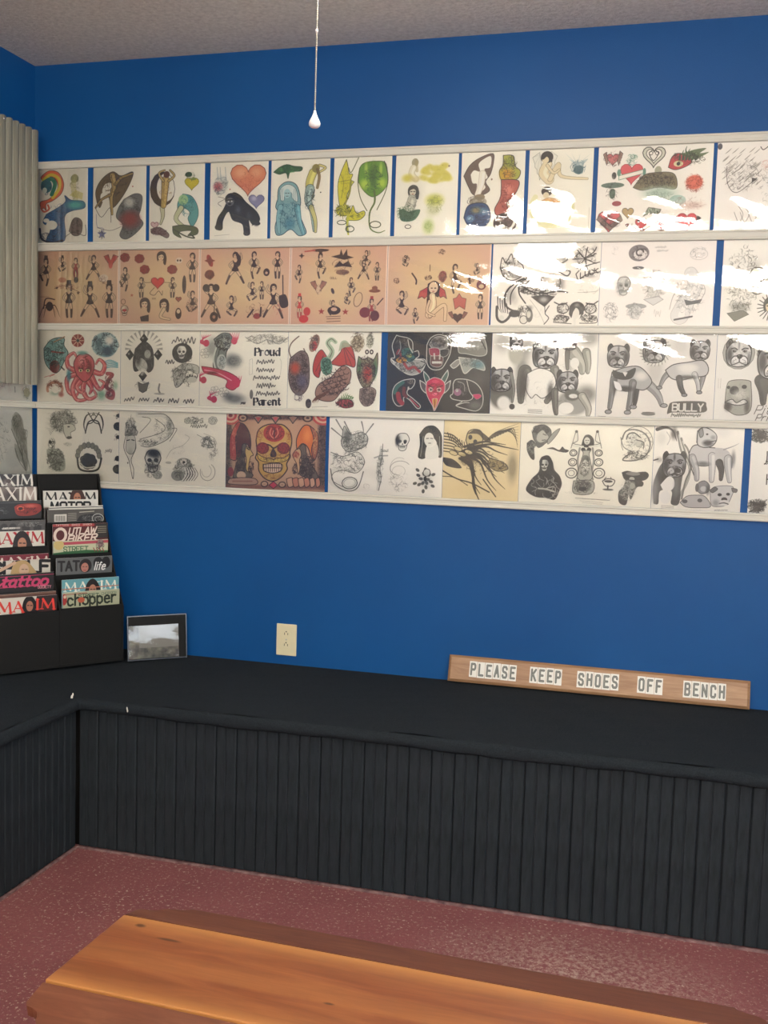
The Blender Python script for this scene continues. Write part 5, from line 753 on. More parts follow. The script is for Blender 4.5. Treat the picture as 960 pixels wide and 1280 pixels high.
@art('r4_3', (160, 624, 437, 448, 778, 798), (.74, .58, .46))
def _(c):
    V = lambda x, y: (240 * 0 + (275 + x / 6.857 - 240) * 3.692, (505 + y / 6.857 - 400) * 3.692)
    def P(pts, col, ol=None, w=3, a=1, sm=1): c.p([V(*q) for q in pts], col, a, sm=sm, ol=ol, w=w)
    def L(pts, w, col, a=1, **k): c.l([V(*q) for q in pts], w, col, a, **k)
    def E_(x, y, rx, ry, col, a=1, **k): c.e(*V(x, y), rx * .54, ry * .54, col, a, **k)
    def O(x, y, rx, ry, col, w=3, **k): c.o(*V(x, y), rx * .54, ry * .54, col, w, **k)
    def Q(x, y, rx, ry, n, col, w=2, a=.8): c.scr(*V(x, y), rx * .54, ry * .54, n, col, w, a)
    def Z(x, y, rx, ry, col, a): c.sh(*V(x, y), rx * .54, ry * .54, col, a)
    D = (.18, .10, .08); Z(480, 400, 260, 320, (.86, .74, .60), .8)
    for x in (60, 900):
        for y in range(180, 740, 40): Z(x, y, 50, 45, (.36, .27, .23), .8); Q(x, y, 50, 40, 20, D, 2.6)
    for x in range(60, 920, 40): Z(x, 120, 40, 26, (.42, .27, .22), .8); Q(x, 118, 36, 24, 12, D, 2.6); Z(x, 720, 40, 22, (.5, .3, .25), .7)
    for x in (90, 890):
        for r, col in ((95, (.74, .30, .26)), (75, (.84, .70, .58)), (55, (.74, .26, .26)), (35, (.82, .64, .55)), (18, (.5, .15, .15))): E_(x, 105, r, r * .85, col)
    for x in (200, 760): O(x, 125, 40, 30, D, 5); O(x, 125, 22, 16, (.75, .62, .5), 6)
    for x, col in ((335, (.70, .26, .22)), (485, (.80, .32, .34)), (635, (.62, .45, .36))): P([(x - 42, 115), (x, 105), (x + 42, 115), (x, 172)], (.6, .48, .4), D, 4, sm=0); P([(x - 24, 120), (x + 24, 120), (x, 158)], col, sm=0)
    P([(100, 480), (100, 280), (150, 180), (210, 180), (265, 270), (272, 390), (240, 350), (200, 380), (180, 470)], (.36, .15, .13), D, 4); P([(92, 480), (88, 300), (140, 180), (180, 172), (140, 290), (150, 480)], (.68, .26, .22), D, 3); Q(125, 320, 24, 130, 46, (.85, .5, .4), 2.4)
    P([(675, 400), (672, 300), (720, 200), (775, 190), (840, 260), (850, 400), (810, 480), (770, 380), (720, 345)], (.84, .47, .20), D, 4); Z(760, 280, 36, 60, (.92, .60, .28), .9); P([(780, 190), (850, 260), (855, 400), (825, 490), (800, 400), (815, 300)], (.62, .36, .24), D, 3); Q(828, 320, 20, 120, 40, (.86, .68, .42), 2.4)
    # the flower skull
    P([(320, 320), (340, 230), (410, 185), (490, 178), (560, 190), (615, 250), (630, 330), (615, 420), (620, 460), (590, 520), (595, 570), (540, 640), (470, 670), (400, 645), (350, 580), (345, 510), (318, 470), (330, 420)], (.82, .66, .34), D, 5)
    E_(475, 255, 92, 75, (.72, .22, .16)); Q(475, 250, 90, 70, 70, (.42, .08, .06), 3.2); L([(450, 215), (440, 260), (475, 300), (510, 260), (500, 215)], 6, (.88, .5, .4)); L([(475, 215), (480, 300)], 4, D); L([(470, 235), (460, 270)], 4, (.9, .6, .5)); L([(370, 330), (430, 345), (470, 365), (510, 345), (580, 330)], 6, (.88, .72, .46)); L([(380, 345), (440, 360), (475, 385), (520, 360), (575, 340)], 6, D)
    for x in (380, 560): E_(x, 385, 55, 50, (.50, .13, .13)); c.rose(*V(x, 385), 24, (.62, .18, .18), D)
    P([(470, 380), (448, 430), (452, 460), (492, 460), (500, 430)], (.2, .09, .07)); P([(330, 430), (400, 470), (450, 470), (475, 485), (500, 470), (560, 470), (610, 440), (590, 490), (480, 510), (360, 490)], (.86, .74, .34), D, 3); Q(470, 480, 130, 20, 30, D, 2)
    P([(385, 525), (480, 515), (550, 525), (540, 580), (470, 600), (395, 580)], (.90, .80, .68), D, 4)
    for i in range(9): L([(392 + i * 19, 522), (396 + i * 18, 585)], 2.6, D)
    L([(388, 555), (545, 555)], 3.4, D); Q(350, 280, 34, 60, 30, (.6, .3, .15), 2); Q(600, 280, 26, 60, 30, (.6, .3, .15), 2); Q(470, 630, 90, 26, 40, (.55, .36, .18), 2.4); Q(470, 440, 150, 50, 40, (.5, .3, .12), 1.8)
    # two praying women in profile
    P([(120, 640), (150, 520), (190, 450), (200, 360), (230, 350), (240, 400), (220, 480), (240, 560), (300, 620), (240, 650)], (.40, .36, .30), D, 3); Q(190, 510, 50, 120, 110, D, 3); P([(232, 370), (262, 385), (280, 410), (298, 445), (275, 460), (262, 520), (258, 590), (235, 560), (238, 480), (225, 420)], (.84, .72, .46), D, 3); L([(240, 385), (262, 400)], 5, D); E_(195, 620, 40, 34, (.84, .72, .6)); Q(280, 550, 26, 60, 40, D, 3); E_(100, 590, 26, 40, (.55, .17, .2)); P([(90, 650), (200, 640), (320, 650), (320, 700), (90, 695)], (.72, .58, .50), D, 3); L([(120, 672), (290, 672)], 6, (.6, .42, .36))
    P([(690, 400), (720, 350), (750, 370), (760, 450), (800, 520), (850, 600), (860, 680), (760, 640), (700, 600), (720, 500)], (.42, .36, .30), D, 3); Q(770, 540, 70, 120, 130, D, 3); P([(665, 400), (700, 390), (715, 440), (700, 490), (705, 560), (690, 610), (675, 520), (650, 470), (640, 440)], (.82, .66, .5), D, 3); Q(670, 440, 30, 40, 30, (.6, .25, .2), 3); Q(660, 560, 24, 50, 34, D, 3)
    for i in range(6): P([(590 + i * 50, 650), (640 + i * 46, 640), (660 + i * 44, 700), (610 + i * 48, 720)], (.78, .52, .42) if i % 2 else (.84, .66, .54), D, 3)
    P([(440, 705), (478, 672), (515, 705), (478, 735)], (.80, .22, .32), D, 3, sm=0); O(400, 695, 30, 24, D, 4); O(400, 695, 16, 12, (.8, .66, .54), 5); O(555, 700, 30, 24, D, 4); O(555, 700, 16, 12, (.8, .66, .54), 5)
@art('r4_4', (630, 1156, 447, 462, 800, 834), (.94, .93, .90))
def _(c):
    g = (.38, .38, .36)
    for q in ([(700, 470), (730, 530), (735, 570)], [(660, 460), (700, 520), (740, 560)], [(640, 500), (690, 540), (730, 570)], [(835, 480), (800, 530), (780, 570)], [(780, 470), (790, 520), (770, 560)]): c.l(q, 7, g, .8, taper=1)
    c.p([(690, 545), (700, 490), (730, 530), (780, 520), (810, 540), (805, 580), (770, 600), (720, 610), (690, 580)], (.70, .70, .67), sm=1, ol=g, w=3); c.scr(750, 560, 70, 50, 120, g, 2.4); c.sh(715, 540, 20, 40, g, .7); c.l([(640, 620), (700, 640), (760, 620), (790, 660), (760, 700), (700, 690), (650, 700), (640, 750), (700, 785), (750, 770), (760, 740)], 16, (.80, .80, .77)); c.l([(640, 612), (700, 632), (765, 612), (800, 660), (765, 710), (700, 698), (655, 710), (650, 745), (700, 775)], 3, g); c.scr(720, 660, 80, 60, 120, g, 2.4); c.o(732, 758, 36, 28, g, 4.4); c.o(732, 758, 28, 20, (.6, .6, .57), 3); c.l([(640, 690), (660, 760), (720, 795), (770, 780), (795, 705)], 5, g, .9); c.scr(810, 775, 20, 16, 14, g, 1.5, .5)
    c.l([(875, 590), (872, 640), (862, 690), (868, 740), (865, 790)], 14, (.74, .74, .71)); c.l([(882, 575), (880, 635), (872, 690), (878, 740), (868, 795)], 3, g); c.l([(845, 640), (872, 632), (905, 630)], 7, (.6, .6, .58)); c.scr(872, 690, 18, 90, 80, g, 2); c.tx('Soul', 874, 600, 12, g, 2.4); c.o(960, 690, 42, 50, g, 2.4, .55, a0=100, a1=300); c.o(950, 745, 26, 24, g, 2, .5, a0=0, a1=200)
    c.skull(972, 560, 32, (.84, .84, .81), g, f=-1); c.sh(948, 560, 12, 30, K, .9); c.e(1048 - 65, 568, 6, 7, K)
    c.p([(1048, 530), (1075, 495), (1115, 492), (1145, 530), (1150, 590), (1148, 640), (1120, 620), (1128, 570), (1100, 540), (1082, 580), (1078, 640), (1046, 638), (1052, 580)], (.30, .30, .28), sm=1, ol=K, w=2); c.e(1092, 555, 22, 32, (.82, .82, .79)); c.p([(1080, 590), (1105, 590), (1130, 580), (1135, 640), (1080, 645)], (.82, .82, .79), sm=1); c.l([(1080, 550), (1090, 549)], 3, K); c.l([(1098, 549), (1108, 550)], 3, K); c.l([(1090, 572), (1100, 572)], 3, K); c.l([(1065, 540), (1060, 600), (1056, 635)], 2.4, (.6, .6, .57)); c.l([(1138, 540), (1142, 630)], 2.4, (.6, .6, .57))
    c.o(965, 690, 46, 34, g, 2.4, .8, a0=90, a1=330); c.scr(960, 755, 50, 50, 50, g, 1.7, .7); c.o(958, 705, 30, 26, g, 2, .6, a0=150, a1=400)
    for i in range(16): t = i * 1.1; R = 12 + 2.6 * i; c.e(1080 + R * math.cos(t), 745 + 1.25 * R * math.sin(t), 10, 7, (.26, .26, .25), .85, rot=t * 57, soft=.3)
    c.e(1086, 712, 16, 18, (.8, .8, .77)); c.o(1086, 712, 16, 18, K, 3); c.sh(1080, 750, 36, 44, g, .4); c.e(1080, 742, 7, 12, K)
@art('r4_5', (283, 631, 467, 472, 832, 840), (.90, .84, .67))
def _(c):
    g = (.24, .21, .15); c.sh(450, 500, 160, 40, (.92, .88, .74), .6); c.sh(400, 790, 120, 40, (.88, .80, .58), .7)
    for i in range(7): c.l([(285, 528 + i * 14), (330, 540 + i * 13), (375 - i * 4, 590 + i * 6)], 5, g, .85)
    for i in range(8): c.l([(300 + i * 11, 525 + i * 6), (312 + i * 10, 560 + i * 5)], 4, g, .8)
    c.p([(385, 560), (395, 520), (425, 508), (455, 520), (462, 570), (445, 600), (410, 600), (395, 585)], (.72, .66, .48), sm=1, ol=g, w=4); c.e(405, 545, 9, 11, g); c.e(428, 565, 9, 10, g); c.l([(400, 575), (440, 590)], 4, g); c.p([(390, 530), (430, 508), (470, 530), (500, 560), (470, 560), (440, 530)], g, .8, sm=1)
    for i in range(9): t = i / 8; c.l([(480 + 12 * i, 560 - 6 * i), (520 + 10 * i, 520 - 2 * i), (620, 478 + i * 14)], 6, g, .85, taper=1)
    for i in range(15):
        t = i / 14; x0, y0 = 380 + 20 * math.sin(i), 590 + 5 * i; ang = -.15 + 1.5 * t; R = 180 + 40 * math.sin(i * 1.7)
        c.l([(x0, y0), (x0 + .4 * R * math.cos(ang) + 10, y0 + .3 * R * math.sin(ang) - 16), (x0 + .75 * R * math.cos(ang), y0 + .75 * R * math.sin(ang)), (x0 + R * math.cos(ang) + 8, y0 + R * math.sin(ang) + 14)], 13, g, .9, taper=1)
    for x, y in ((350, 600), (370, 625), (400, 615), (330, 620)): c.e(x, y, 20, 10, (.80, .74, .55), rot=20); c.o(x, y, 20, 10, g, 2.6, rot=20)
    c.p([(275, 640), (330, 650), (370, 690), (300, 680)], g, .95, sm=1); c.l([(276, 700), (350, 740), (420, 760), (500, 800)], 6, g, .9); c.l([(280, 730), (340, 735), (400, 770)], 4, g, .8); c.p([(500, 640), (560, 660), (580, 690), (530, 700), (490, 670)], (.58, .52, .36), sm=1, ol=g, w=3); c.scr(540, 670, 40, 24, 30, g, 2.4); c.sh(600, 680, 30, 90, g, .5); c.l([(470, 740), (530, 820)], 9, g, taper=1); c.scr(450, 660, 90, 60, 60, g, 2); c.sh(400, 650, 50, 30, (.3, .25, .16), .7)
@art('r4_6', (637, 1242, 469, 484, 842, 868), (.94, .93, .88))
def _(c):
    V = lambda x, y: ((640 + x / 5.053 - 480) * 3.692, (520 + y / 5.053 - 400) * 3.692); s7 = .73
    def P(pts, col, ol=None, w=3, a=1): c.p([V(*q) for q in pts], col, a, sm=1, ol=ol, w=w)
    def L(pts, w, col=K, a=1, **k): c.l([V(*q) for q in pts], w, col, a, **k)
    def E_(x, y, rx, ry, col, a=1, **k): c.e(*V(x, y), rx * s7, ry * s7, col, a, **k)
    def Q(x, y, rx, ry, n, col=K, w=2, a=.8): c.scr(*V(x, y), rx * s7, ry * s7, n, col, w, a)
    g = (.30, .30, .28)
    P([(135, 100), (160, 60), (210, 52), (250, 80), (255, 120), (235, 160), (190, 180), (150, 150)], (.44, .44, .42), g); Q(190, 85, 60, 34, 90, g, 2.6); P([(170, 110), (200, 85), (225, 110), (240, 130), (225, 150), (190, 165), (165, 145)], (.66, .66, .62)); L([(205, 110), (225, 118)], 3); L([(200, 150), (222, 148)], 3); P([(235, 150), (270, 100), (310, 75), (285, 125), (240, 175)], (.58, .58, .55), g, 2); P([(105, 170), (135, 150), (165, 180), (150, 200), (155, 270), (135, 265), (110, 220)], (.26, .26, .24), g); Q(135, 200, 30, 50, 40, (.6, .6, .56), 2); P([(150, 165), (220, 170), (180, 200)], (.4, .4, .38))
    P([(230, 205), (270, 195), (310, 212), (330, 190), (345, 205), (372, 215), (355, 228), (310, 222), (270, 208)], (.13, .13, .12))
    P([(190, 285), (205, 258), (245, 250), (272, 290), (285, 340), (320, 380), (335, 430), (320, 480), (295, 530), (240, 520), (180, 515), (130, 490), (112, 460), (145, 400), (190, 350)], (.20, .20, .19), g)
    for i in range(26):
        x = c.r.uniform(140, 310); y = c.r.uniform(370, 500); L([(x, y), (x + c.r.uniform(-20, 20), y + 18), (x + c.r.uniform(-34, 34), y + 34)], 2.4, (.62, .62, .59), .9)
    c.skull(*V(222, 305), 21, (.72, .72, .68), K, f=1); L([(190, 460), (240, 465), (290, 480)], 8, (.66, .66, .62)); L([(240, 460), (290, 450), (300, 480)], 3, (.7, .7, .66)); L([(205, 262), (200, 310)], 7, (.14,) * 3); L([(250, 262), (272, 340)], 10, (.16,) * 3)
    P([(455, 150), (470, 118), (500, 115), (525, 145), (520, 190), (455, 190)], (.24, .24, .22)); E_(483, 153, 19, 24, (.76, .76, .72)); L([(475, 150), (480, 150)], 3); L([(488, 150), (493, 150)], 3); L([(478, 166), (488, 166)], 2)
    for m in (-1, 1):
        q = lambda x, y: (480 + m * (x - 480), y); L([q(500, 190), q(570, 180), q(545, 150), q(545, 95)], 9, (.80, .80, .76)); L([q(500, 182), q(562, 170), q(535, 150), q(540, 90)], 2.6, g); L([q(575, 200), q(560, 140), q(550, 95)], 2.6, g)
        for y, r in ((230, 22), (290, 26), (360, 36)): c.o(*V(480 + m * (68 + r * .5), y), r * s7, r * .9 * s7, g, 5); c.o(*V(480 + m * (68 + r * .5), y), r * .55 * s7, r * .5 * s7, g, 2.4)
        L([q(520, 200), q(530, 280), q(520, 360), q(530, 400)], 9, (.52, .52, .49)); E_(480 + m * 18, 208, 14, 12, (.2, .2, .19)); E_(480 + m * 65, 93, 9, 9, g)
    P([(455, 215), (505, 215), (500, 240), (520, 330), (520, 400), (440, 400), (440, 330), (462, 240)], (.64, .64, .60), g); E_(478, 270, 26, 26, (.44, .44, .41)); E_(478, 320, 22, 46, (.80, .80, .76)); Q(478, 320, 34, 70, 70, g, 2); P([(410, 410), (530, 410), (525, 490), (415, 490)], (.62, .62, .58), g); Q(470, 445, 60, 44, 110, g, 2.6); E_(468, 462, 24, 14, (.2,) * 3); Q(460, 488, 110, 12, 50, (.55, .55, .5), 1.6)
    L([(425, 520), (640, 535)], 2.4, g, .8); L([(455, 538), (600, 550)], 1.8, g, .6); L([(470, 550), (595, 560)], 1.8, g, .6); L([(430, 528), (645, 528)], 1.4, g, .5)
    L([(590, 410), (620, 395), (665, 405), (650, 440), (610, 440), (590, 410)], 4); E_(627, 412, 26, 8, g); E_(627, 465, 34, 7, (.4, .4, .38)); L([(625, 440), (625, 462)], 7, g); L([(600, 400), (612, 385)], 3); L([(645, 398), (640, 385)], 3)
    c.o(*V(790, 160), 96 * s7, 102 * s7, g, 3, .8, a0=150, a1=400); E_(760, 140, 36, 46, (.82, .82, .78), rot=-15); L([(700, 140), (720, 90), (780, 80), (840, 110), (870, 170), (850, 240), (790, 275), (710, 275), (740, 240), (780, 230)], 6, g, .85); L([(690, 130), (710, 190), (760, 220)], 4, g, .8); L([(725, 140), (735, 110), (770, 100), (810, 130)], 5, g); E_(805, 170, 26, 24, (.7, .7, .66)); L([(785, 145), (830, 160), (830, 200)], 4, g); Q(800, 170, 90, 100, 90, (.45, .45, .42), 2.2); Q(790, 245, 80, 34, 70, g, 2.4); L([(740, 135), (752, 133)], 3); L([(762, 130), (775, 132)], 3); L([(752, 160), (765, 160)], 3)
    P([(708, 355), (740, 345), (790, 355), (850, 350), (870, 372), (850, 400), (790, 410), (730, 400)], (.19,) * 3, g); E_(775, 362, 44, 12, (.5, .5, .48)); E_(770, 395, 17, 13, (.66, .66, .62)); P([(735, 400), (830, 410), (835, 440), (800, 450), (770, 525), (755, 490), (740, 560), (700, 545), (695, 480), (720, 450)], (.30, .30, .28), g); Q(750, 470, 55, 70, 110, (.62, .62, .58), 2.2); E_(775, 440, 16, 20, (.6, .6, .56))
@art('r4_7', (385, 840, 533, 541, 940, 958), (.94, .93, .90))
def _(c):
    V = lambda x, y: ((810 + x / 6.4 - 720) * 4, (520 + y / 6.4 - 400) * 4); s = .625
    def P(pts, col, ol=None, w=3, a=1): c.p([V(*q) for q in pts], col, a, sm=1, ol=ol, w=w)
    def L(pts, w, col=K, a=1, **k): c.l([V(*q) for q in pts], w, col, a, **k)
    def E_(x, y, rx, ry, col, a=1, **k): c.e(*V(x, y), rx * s, ry * s, col, a, **k)
    def Z(x, y, rx, ry, col=K, a=.5, rot=0): c.sh(*V(x, y), rx * s, ry * s, col, a, rot)
    def D_(x, y, r, t, f=1): c.dogh(*V(x, y), r * s, t, f)
    for i in range(5): L([(230 + i * 16, 130 + i * 25), (270 + i * 14, 280), (340 + i * 4, 400), (330 - i * 4, 520), (260 + i * 8, 660)], 13 - i, (.34, .34, .32) if i % 2 == 0 else (.78, .78, .75), .75)
    L([(60, 110), (130, 95), (190, 120), (225, 200)], 18, (.18,) * 3, taper=1); Z(200, 140, 34, 60, K, .7); L([(140, 130), (170, 180), (150, 230)], 4, (.5,) * 3, .7); Z(100, 180, 60, 80, (.6, .6, .58), .5); Z(90, 350, 40, 30, K, .4); L([(45, 355), (80, 345)], 6)
    P([(60, 700), (50, 560), (80, 440), (130, 360), (230, 300), (290, 400), (280, 560), (270, 700), (205, 700), (205, 600), (110, 600), (100, 700)], (.30, .30, .29), a=.9); Z(60, 600, 40, 130, (.55,) * 3, .7); Z(150, 480, 60, 70, (.13,) * 3, .8); D_(215, 390, 95, .26, 1); P([(110, 550), (170, 485), (215, 500), (225, 560), (190, 600), (140, 595)], (.87,) * 3); E_(155, 650, 46, 50, (.84,) * 3); E_(215, 400, 30, 50, (.6,) * 3, .6, soft=.6); E_(245, 435, 28, 20, (.12,) * 3); Z(240, 560, 26, 90, (.5,) * 3, .6)
    P([(330, 300), (360, 240), (420, 230), (500, 250), (550, 260), (545, 340), (500, 390), (420, 395), (360, 370)], (.70,) * 3, (.2,) * 3, 4); c.limb([V(360, 330), V(395, 420), V(405, 500)], 34, 22, (.60,) * 3, (.2,) * 3); c.limb([V(520, 320), V(525, 420), V(525, 510)], 38, 22, (.68,) * 3, (.2,) * 3); Z(450, 380, 60, 22, (.3,) * 3, .7); P([(540, 250), (620, 260), (670, 310), (690, 400), (660, 420), (600, 400), (550, 350)], (.68,) * 3); c.limb([V(580, 370), V(600, 430), V(600, 500)], 36, 16, (.22,) * 3); c.limb([V(650, 340), V(655, 430), V(670, 515)], 40, 18, (.66,) * 3, (.2,) * 3); L([(610, 265), (680, 240), (730, 215)], 7, (.55,) * 3, taper=1); Z(690, 340, 24, 80, (.35,) * 3, .7); L([(330, 290), (340, 370), (380, 470)], 5, (.3,) * 3)
    P([(390, 180), (395, 120), (440, 90), (500, 110), (545, 150), (545, 200), (510, 240), (450, 250), (400, 230)], (.74,) * 3, (.15,) * 3, 4); P([(400, 120), (425, 95), (440, 150), (415, 170)], (.5,) * 3, (.15,) * 3, 3); Z(480, 215, 46, 28, (.22,) * 3, .9); E_(470, 145, 10, 7, (.15,) * 3); Z(520, 170, 24, 20, (.4,) * 3, .6); L([(450, 215), (540, 195)], 4, (.2,) * 3); L([(392, 120), (390, 210)], 6, (.3,) * 3); Z(600, 130, 90, 60, (.72,) * 3, .6)
    P([(280, 690), (330, 640), (400, 630), (480, 640), (530, 720), (440, 730), (330, 725)], (.66,) * 3, (.3,) * 3); E_(318, 680, 22, 15, (.34,) * 3); E_(440, 672, 20, 15, (.36,) * 3); P([(410, 590), (420, 535), (470, 515), (510, 550), (505, 600), (450, 620)], (.52,) * 3, (.3,) * 3); E_(465, 580, 26, 22, (.7,) * 3); E_(412, 570, 15, 34, (.4,) * 3); Z(500, 590, 20, 50, (.3,) * 3, .7)
    P([(520, 600), (560, 560), (700, 560), (690, 650), (650, 710), (560, 720), (530, 690)], (.72,) * 3, (.42,) * 3); P([(515, 590), (550, 565), (580, 580), (540, 610)], (.42,) * 3, K, 2); P([(690, 570), (735, 580), (730, 605), (700, 600)], (.42,) * 3, K, 2); E_(598, 625, 17, 12, (.2,) * 3); E_(665, 620, 15, 11, (.2,) * 3); E_(637, 662, 24, 16, (.16,) * 3); E_(640, 690, 40, 24, (.78,) * 3); L([(600, 695), (637, 690), (670, 700)], 5, (.3,) * 3); Z(570, 690, 30, 30, (.4,) * 3, .5)
    for y in (715, 727, 739): L([(125, y), (230, y + 8)], 2, K, .7)
    c.cursive(*V(560, 742), 70, 9, 2, (.5,) * 3)
@art('r4_8', (870, 1440, 541, 560, 965, 985), (.94, .935, .91))
def _(c):
    for x, y, f in ((900, 575, 1), (905, 930, -1)):
        c.sh(x + 10, y, 34, 34, K, .7); c.scr(x + 8, y, 48, 38, 110, (.2, .2, .19), 3)
        for i in range(6): c.l([(x - 25, y - f * 30), (x + 10 + i * 8, y - f * 20 + f * i * 10), (x + 30, y + f * 25)], 6, (.3, .3, .28), .8, taper=1)
    c.tx('J', 942, 655, 56, K, 5); c.l([(945, 655), (945, 705), (935, 718)], 5); c.l([(935, 715), (945, 718), (955, 708)], 3); c.tx('H', 950, 770, 50, K, 5); c.cursive(1000, 660, 200, 50, 5); c.cursive(1000, 780, 200, 50, 5)
GL['7'] = [[(0, 6), (4, 6), (1.5, 0)]]; GL['J'] = [[(3, 6), (3, 1), (2, 0), (0, .8)]]
# ---------------------------------------------------------------- magazine covers (drawn in the same way; only the top band shows)
def mag(name, q, vis, bg, seed=3):
    """q: left, right, top left, top right of the cover; the cover is 1.27 times as tall as wide"""
    xl, xr, tl, tr = q; h = (xr - xl) * 1.27
    return art(name, (xl, xr, tl, tr, tl + h, tr + h), bg, seed)
def hair(c, x, y, r, col=(.14, .09, .07), skin=(.66, .47, .38)):
    c.p([(x - 1.2 * r, y + 2.2 * r), (x - .9 * r, y - .1 * r), (x, y - r), (x + .9 * r, y - .1 * r), (x + 1.3 * r, y + 2.2 * r)], col, sm=1)
    c.e(x, y + .55 * r, .5 * r, .75 * r, skin); c.l([(x - .3 * r, y + .45 * r), (x - .1 * r, y + .45 * r)], .13 * r, K); c.l([(x + .12 * r, y + .45 * r), (x + .34 * r, y + .45 * r)], .13 * r, K)
@mag('m_L1', (-165, 248, 78, 74), 170, (.15, .13, .12))
def _(c):
    c.sh(60, 150, 50, 40, (.55, .5, .48), .8); c.tx('MAXIM', -150, 86, 78, (.80, .79, .75), 12, serif=1, fit=392, dy=-.01); c.e(60, 130, 20, 16, (.3, .26, .24))
@mag('m_L2', (-130, 277, 176, 170), 275, (.44, .40, .37))
def _(c):
    c.sh(230, 230, 60, 60, (.68, .6, .56), .9); c.sh(90, 240, 60, 50, (.22, .18, .17), .9); c.tx('MAXIM', -120, 182, 92, (.84, .82, .78), 12, serif=1, fit=388, dy=-.01)
@mag('m_L3', (-100, 308, 286, 268), 410, (.10, .10, .10))
def _(c):
    c.p([(115, 320), (150, 300), (240, 290), (300, 300), (305, 340), (250, 375), (140, 378)], (.52, .16, .13), sm=1); c.e(160, 330, 26, 18, (.8, .35, .25)); c.e(160, 330, 16, 10, (.2, .08, .08)); c.sh(230, 310, 50, 14, (.8, .4, .34), .7); c.scr(210, 340, 80, 30, 40, (.2, .05, .05), 3); c.l([(0, 340), (40, 350)], 6, (.4, .4, .4)); c.scr(30, 340, 60, 34, 20, (.35, .35, .35), 3); c.l([(-100, 300), (300, 280)], 5, (.3, .3, .3))
@mag('m_L4', (-60, 345, 430, 426), 510, (.30, .29, .28))
def _(c):
    for x in (-10, 60, 120, 210, 290): c.e(x, 480, 28, 34, (.18, .17, .17), soft=.3)
    c.l([(50, 482), (165, 478)], 12, (.62, .6, .57)); c.tx('FAST RIDES', 55, 474, 10, (.85, .84, .8), 2); c.scr(240, 455, 90, 20, 50, (.5, .5, .48), 3)
@mag('m_L5', (-105, 305, 520, 488), 620, (.80, .79, .74))
def _(c):
    c.tx('MAXIM', -92, 530, 72, (.62, .13, .16), 11, serif=1, fit=385, dy=-.075); hair(c, 145, 560, 62)
@mag('m_L6', (-50, 360, 695, 665), 700, (.42, .10, .16))
def _(c):
    c.l([(-50, 690), (360, 662)], 8, (.7, .66, .6)); c.tx('MAXIM', -40, 712, 60, (.8, .76, .7), 10, serif=1, fit=392, dy=-.07)
@mag('m_L7', (-15, 402, 735, 705), 820, (.76, .74, .69))
def _(c):
    c.tx('SHELF', -5, 744, 78, (.08, .07, .07), 22, fit=400, dy=-.07); c.p([(120, 820), (150, 740), (220, 722), (270, 760), (300, 830)], (.66, .55, .38), sm=1); c.e(215, 790, 34, 44, (.74, .60, .50)); c.l([(0, 820), (60, 790), (150, 740)], 22, (.74, .6, .5)); c.l([(200, 785), (214, 785)], 4, K); c.l([(225, 785), (238, 785)], 4, K)
@mag('m_L8', (-5, 420, 850, 800), 958, (.09, .08, .08))
def _(c):
    P_ = (.72, .22, .38)
    c.l([(0, 865), (418, 815)], 5, P_, .9); c.tx('tattoo', 48, 858, 70, P_, 18, slant=.35, fit=320, dy=-.1); c.l([(18, 950), (60, 900), (140, 870)], 12, P_); c.e(5, 915, 22, 34, (.55, .3, .3)); c.tx('SOCIETY', 305, 905, 20, (.78, .5, .55), 4, fit=95, dy=-.08); c.l([(30, 938), (300, 905)], 5, P_)
@mag('m_L9', (5, 435, 985, 948), 1000, (.34, .22, .18))
def _(c): c.l([(5, 992), (435, 955)], 6, (.5, .4, .34))
@mag('m_L10', (5, 437, 1015, 975), 1110, (.78, .76, .71))
def _(c):
    c.p([(290, 985), (440, 970), (440, 1110), (260, 1120)], (.22, .17, .16)); hair(c, 238, 1035, 50, (.10, .07, .07), (.62, .42, .34)); c.sh(360, 1060, 60, 50, (.3, .16, .15), .8); c.tx('MA', 20, 1042, 72, (.80, .22, .18), 12, serif=1, fit=170, dy=-.08); c.tx('IM', 285, 1012, 72, (.84, .24, .2), 12, serif=1, fit=130, dy=-.08)
@mag('m_R1', (340, 740, 202, 195), 262, (.80, .79, .75))
def _(c):
    c.tx('MAXIM', 358, 216, 58, (.12, .11, .11), 10, serif=1, fit=360); hair(c, 585, 225, 52, (.26, .15, .11), (.62, .42, .32))
@mag('m_R2', (332, 720, 275, 262), 325, (.83, .82, .79))
def _(c): c.tx('MOTOR', 382, 290, 60, (.10, .10, .10), 14, fit=285, dy=-.02)
@mag('m_Rb', (352, 572, 326, 322), 340, (.16, .13, .12))
def _(c): c.l([(352, 330), (572, 326)], 6, (.4, .3, .26))
@mag('m_Rw', (380, 770, 318, 312), 330, (.82, .81, .77))
def _(c): c.l([(380, 330), (770, 322)], 6, (.3, .3, .3))
@mag('m_R3', (355, 775, 345, 332), 430, (.30, .29, .27))
def _(c):
    c.p([(402, 378), (494, 374), (494, 430), (402, 432)], (.78, .77, .73)); [c.l([(410 + i * 6, 388), (410 + i * 6, 424)], 1.5 + i % 3, K, .9, sm=0) for i in range(13)]
    for i in range(5): c.l([(505, 372 + i * 13), (565, 368 + i * 13)], 5, (.62, .6, .56), .8)
    c.l([(590, 360), (700, 352)], 6, (.7, .68, .62)); c.p([(570, 425), (600, 385), (700, 370), (770, 380), (775, 430)], (.14, .14, .15), sm=1); c.o(730, 405, 44, 34, (.75, .75, .72), 5); c.o(735, 410, 26, 20, (.6, .6, .6), 4); c.scr(690, 405, 90, 30, 40, (.55, .55, .52), 3)
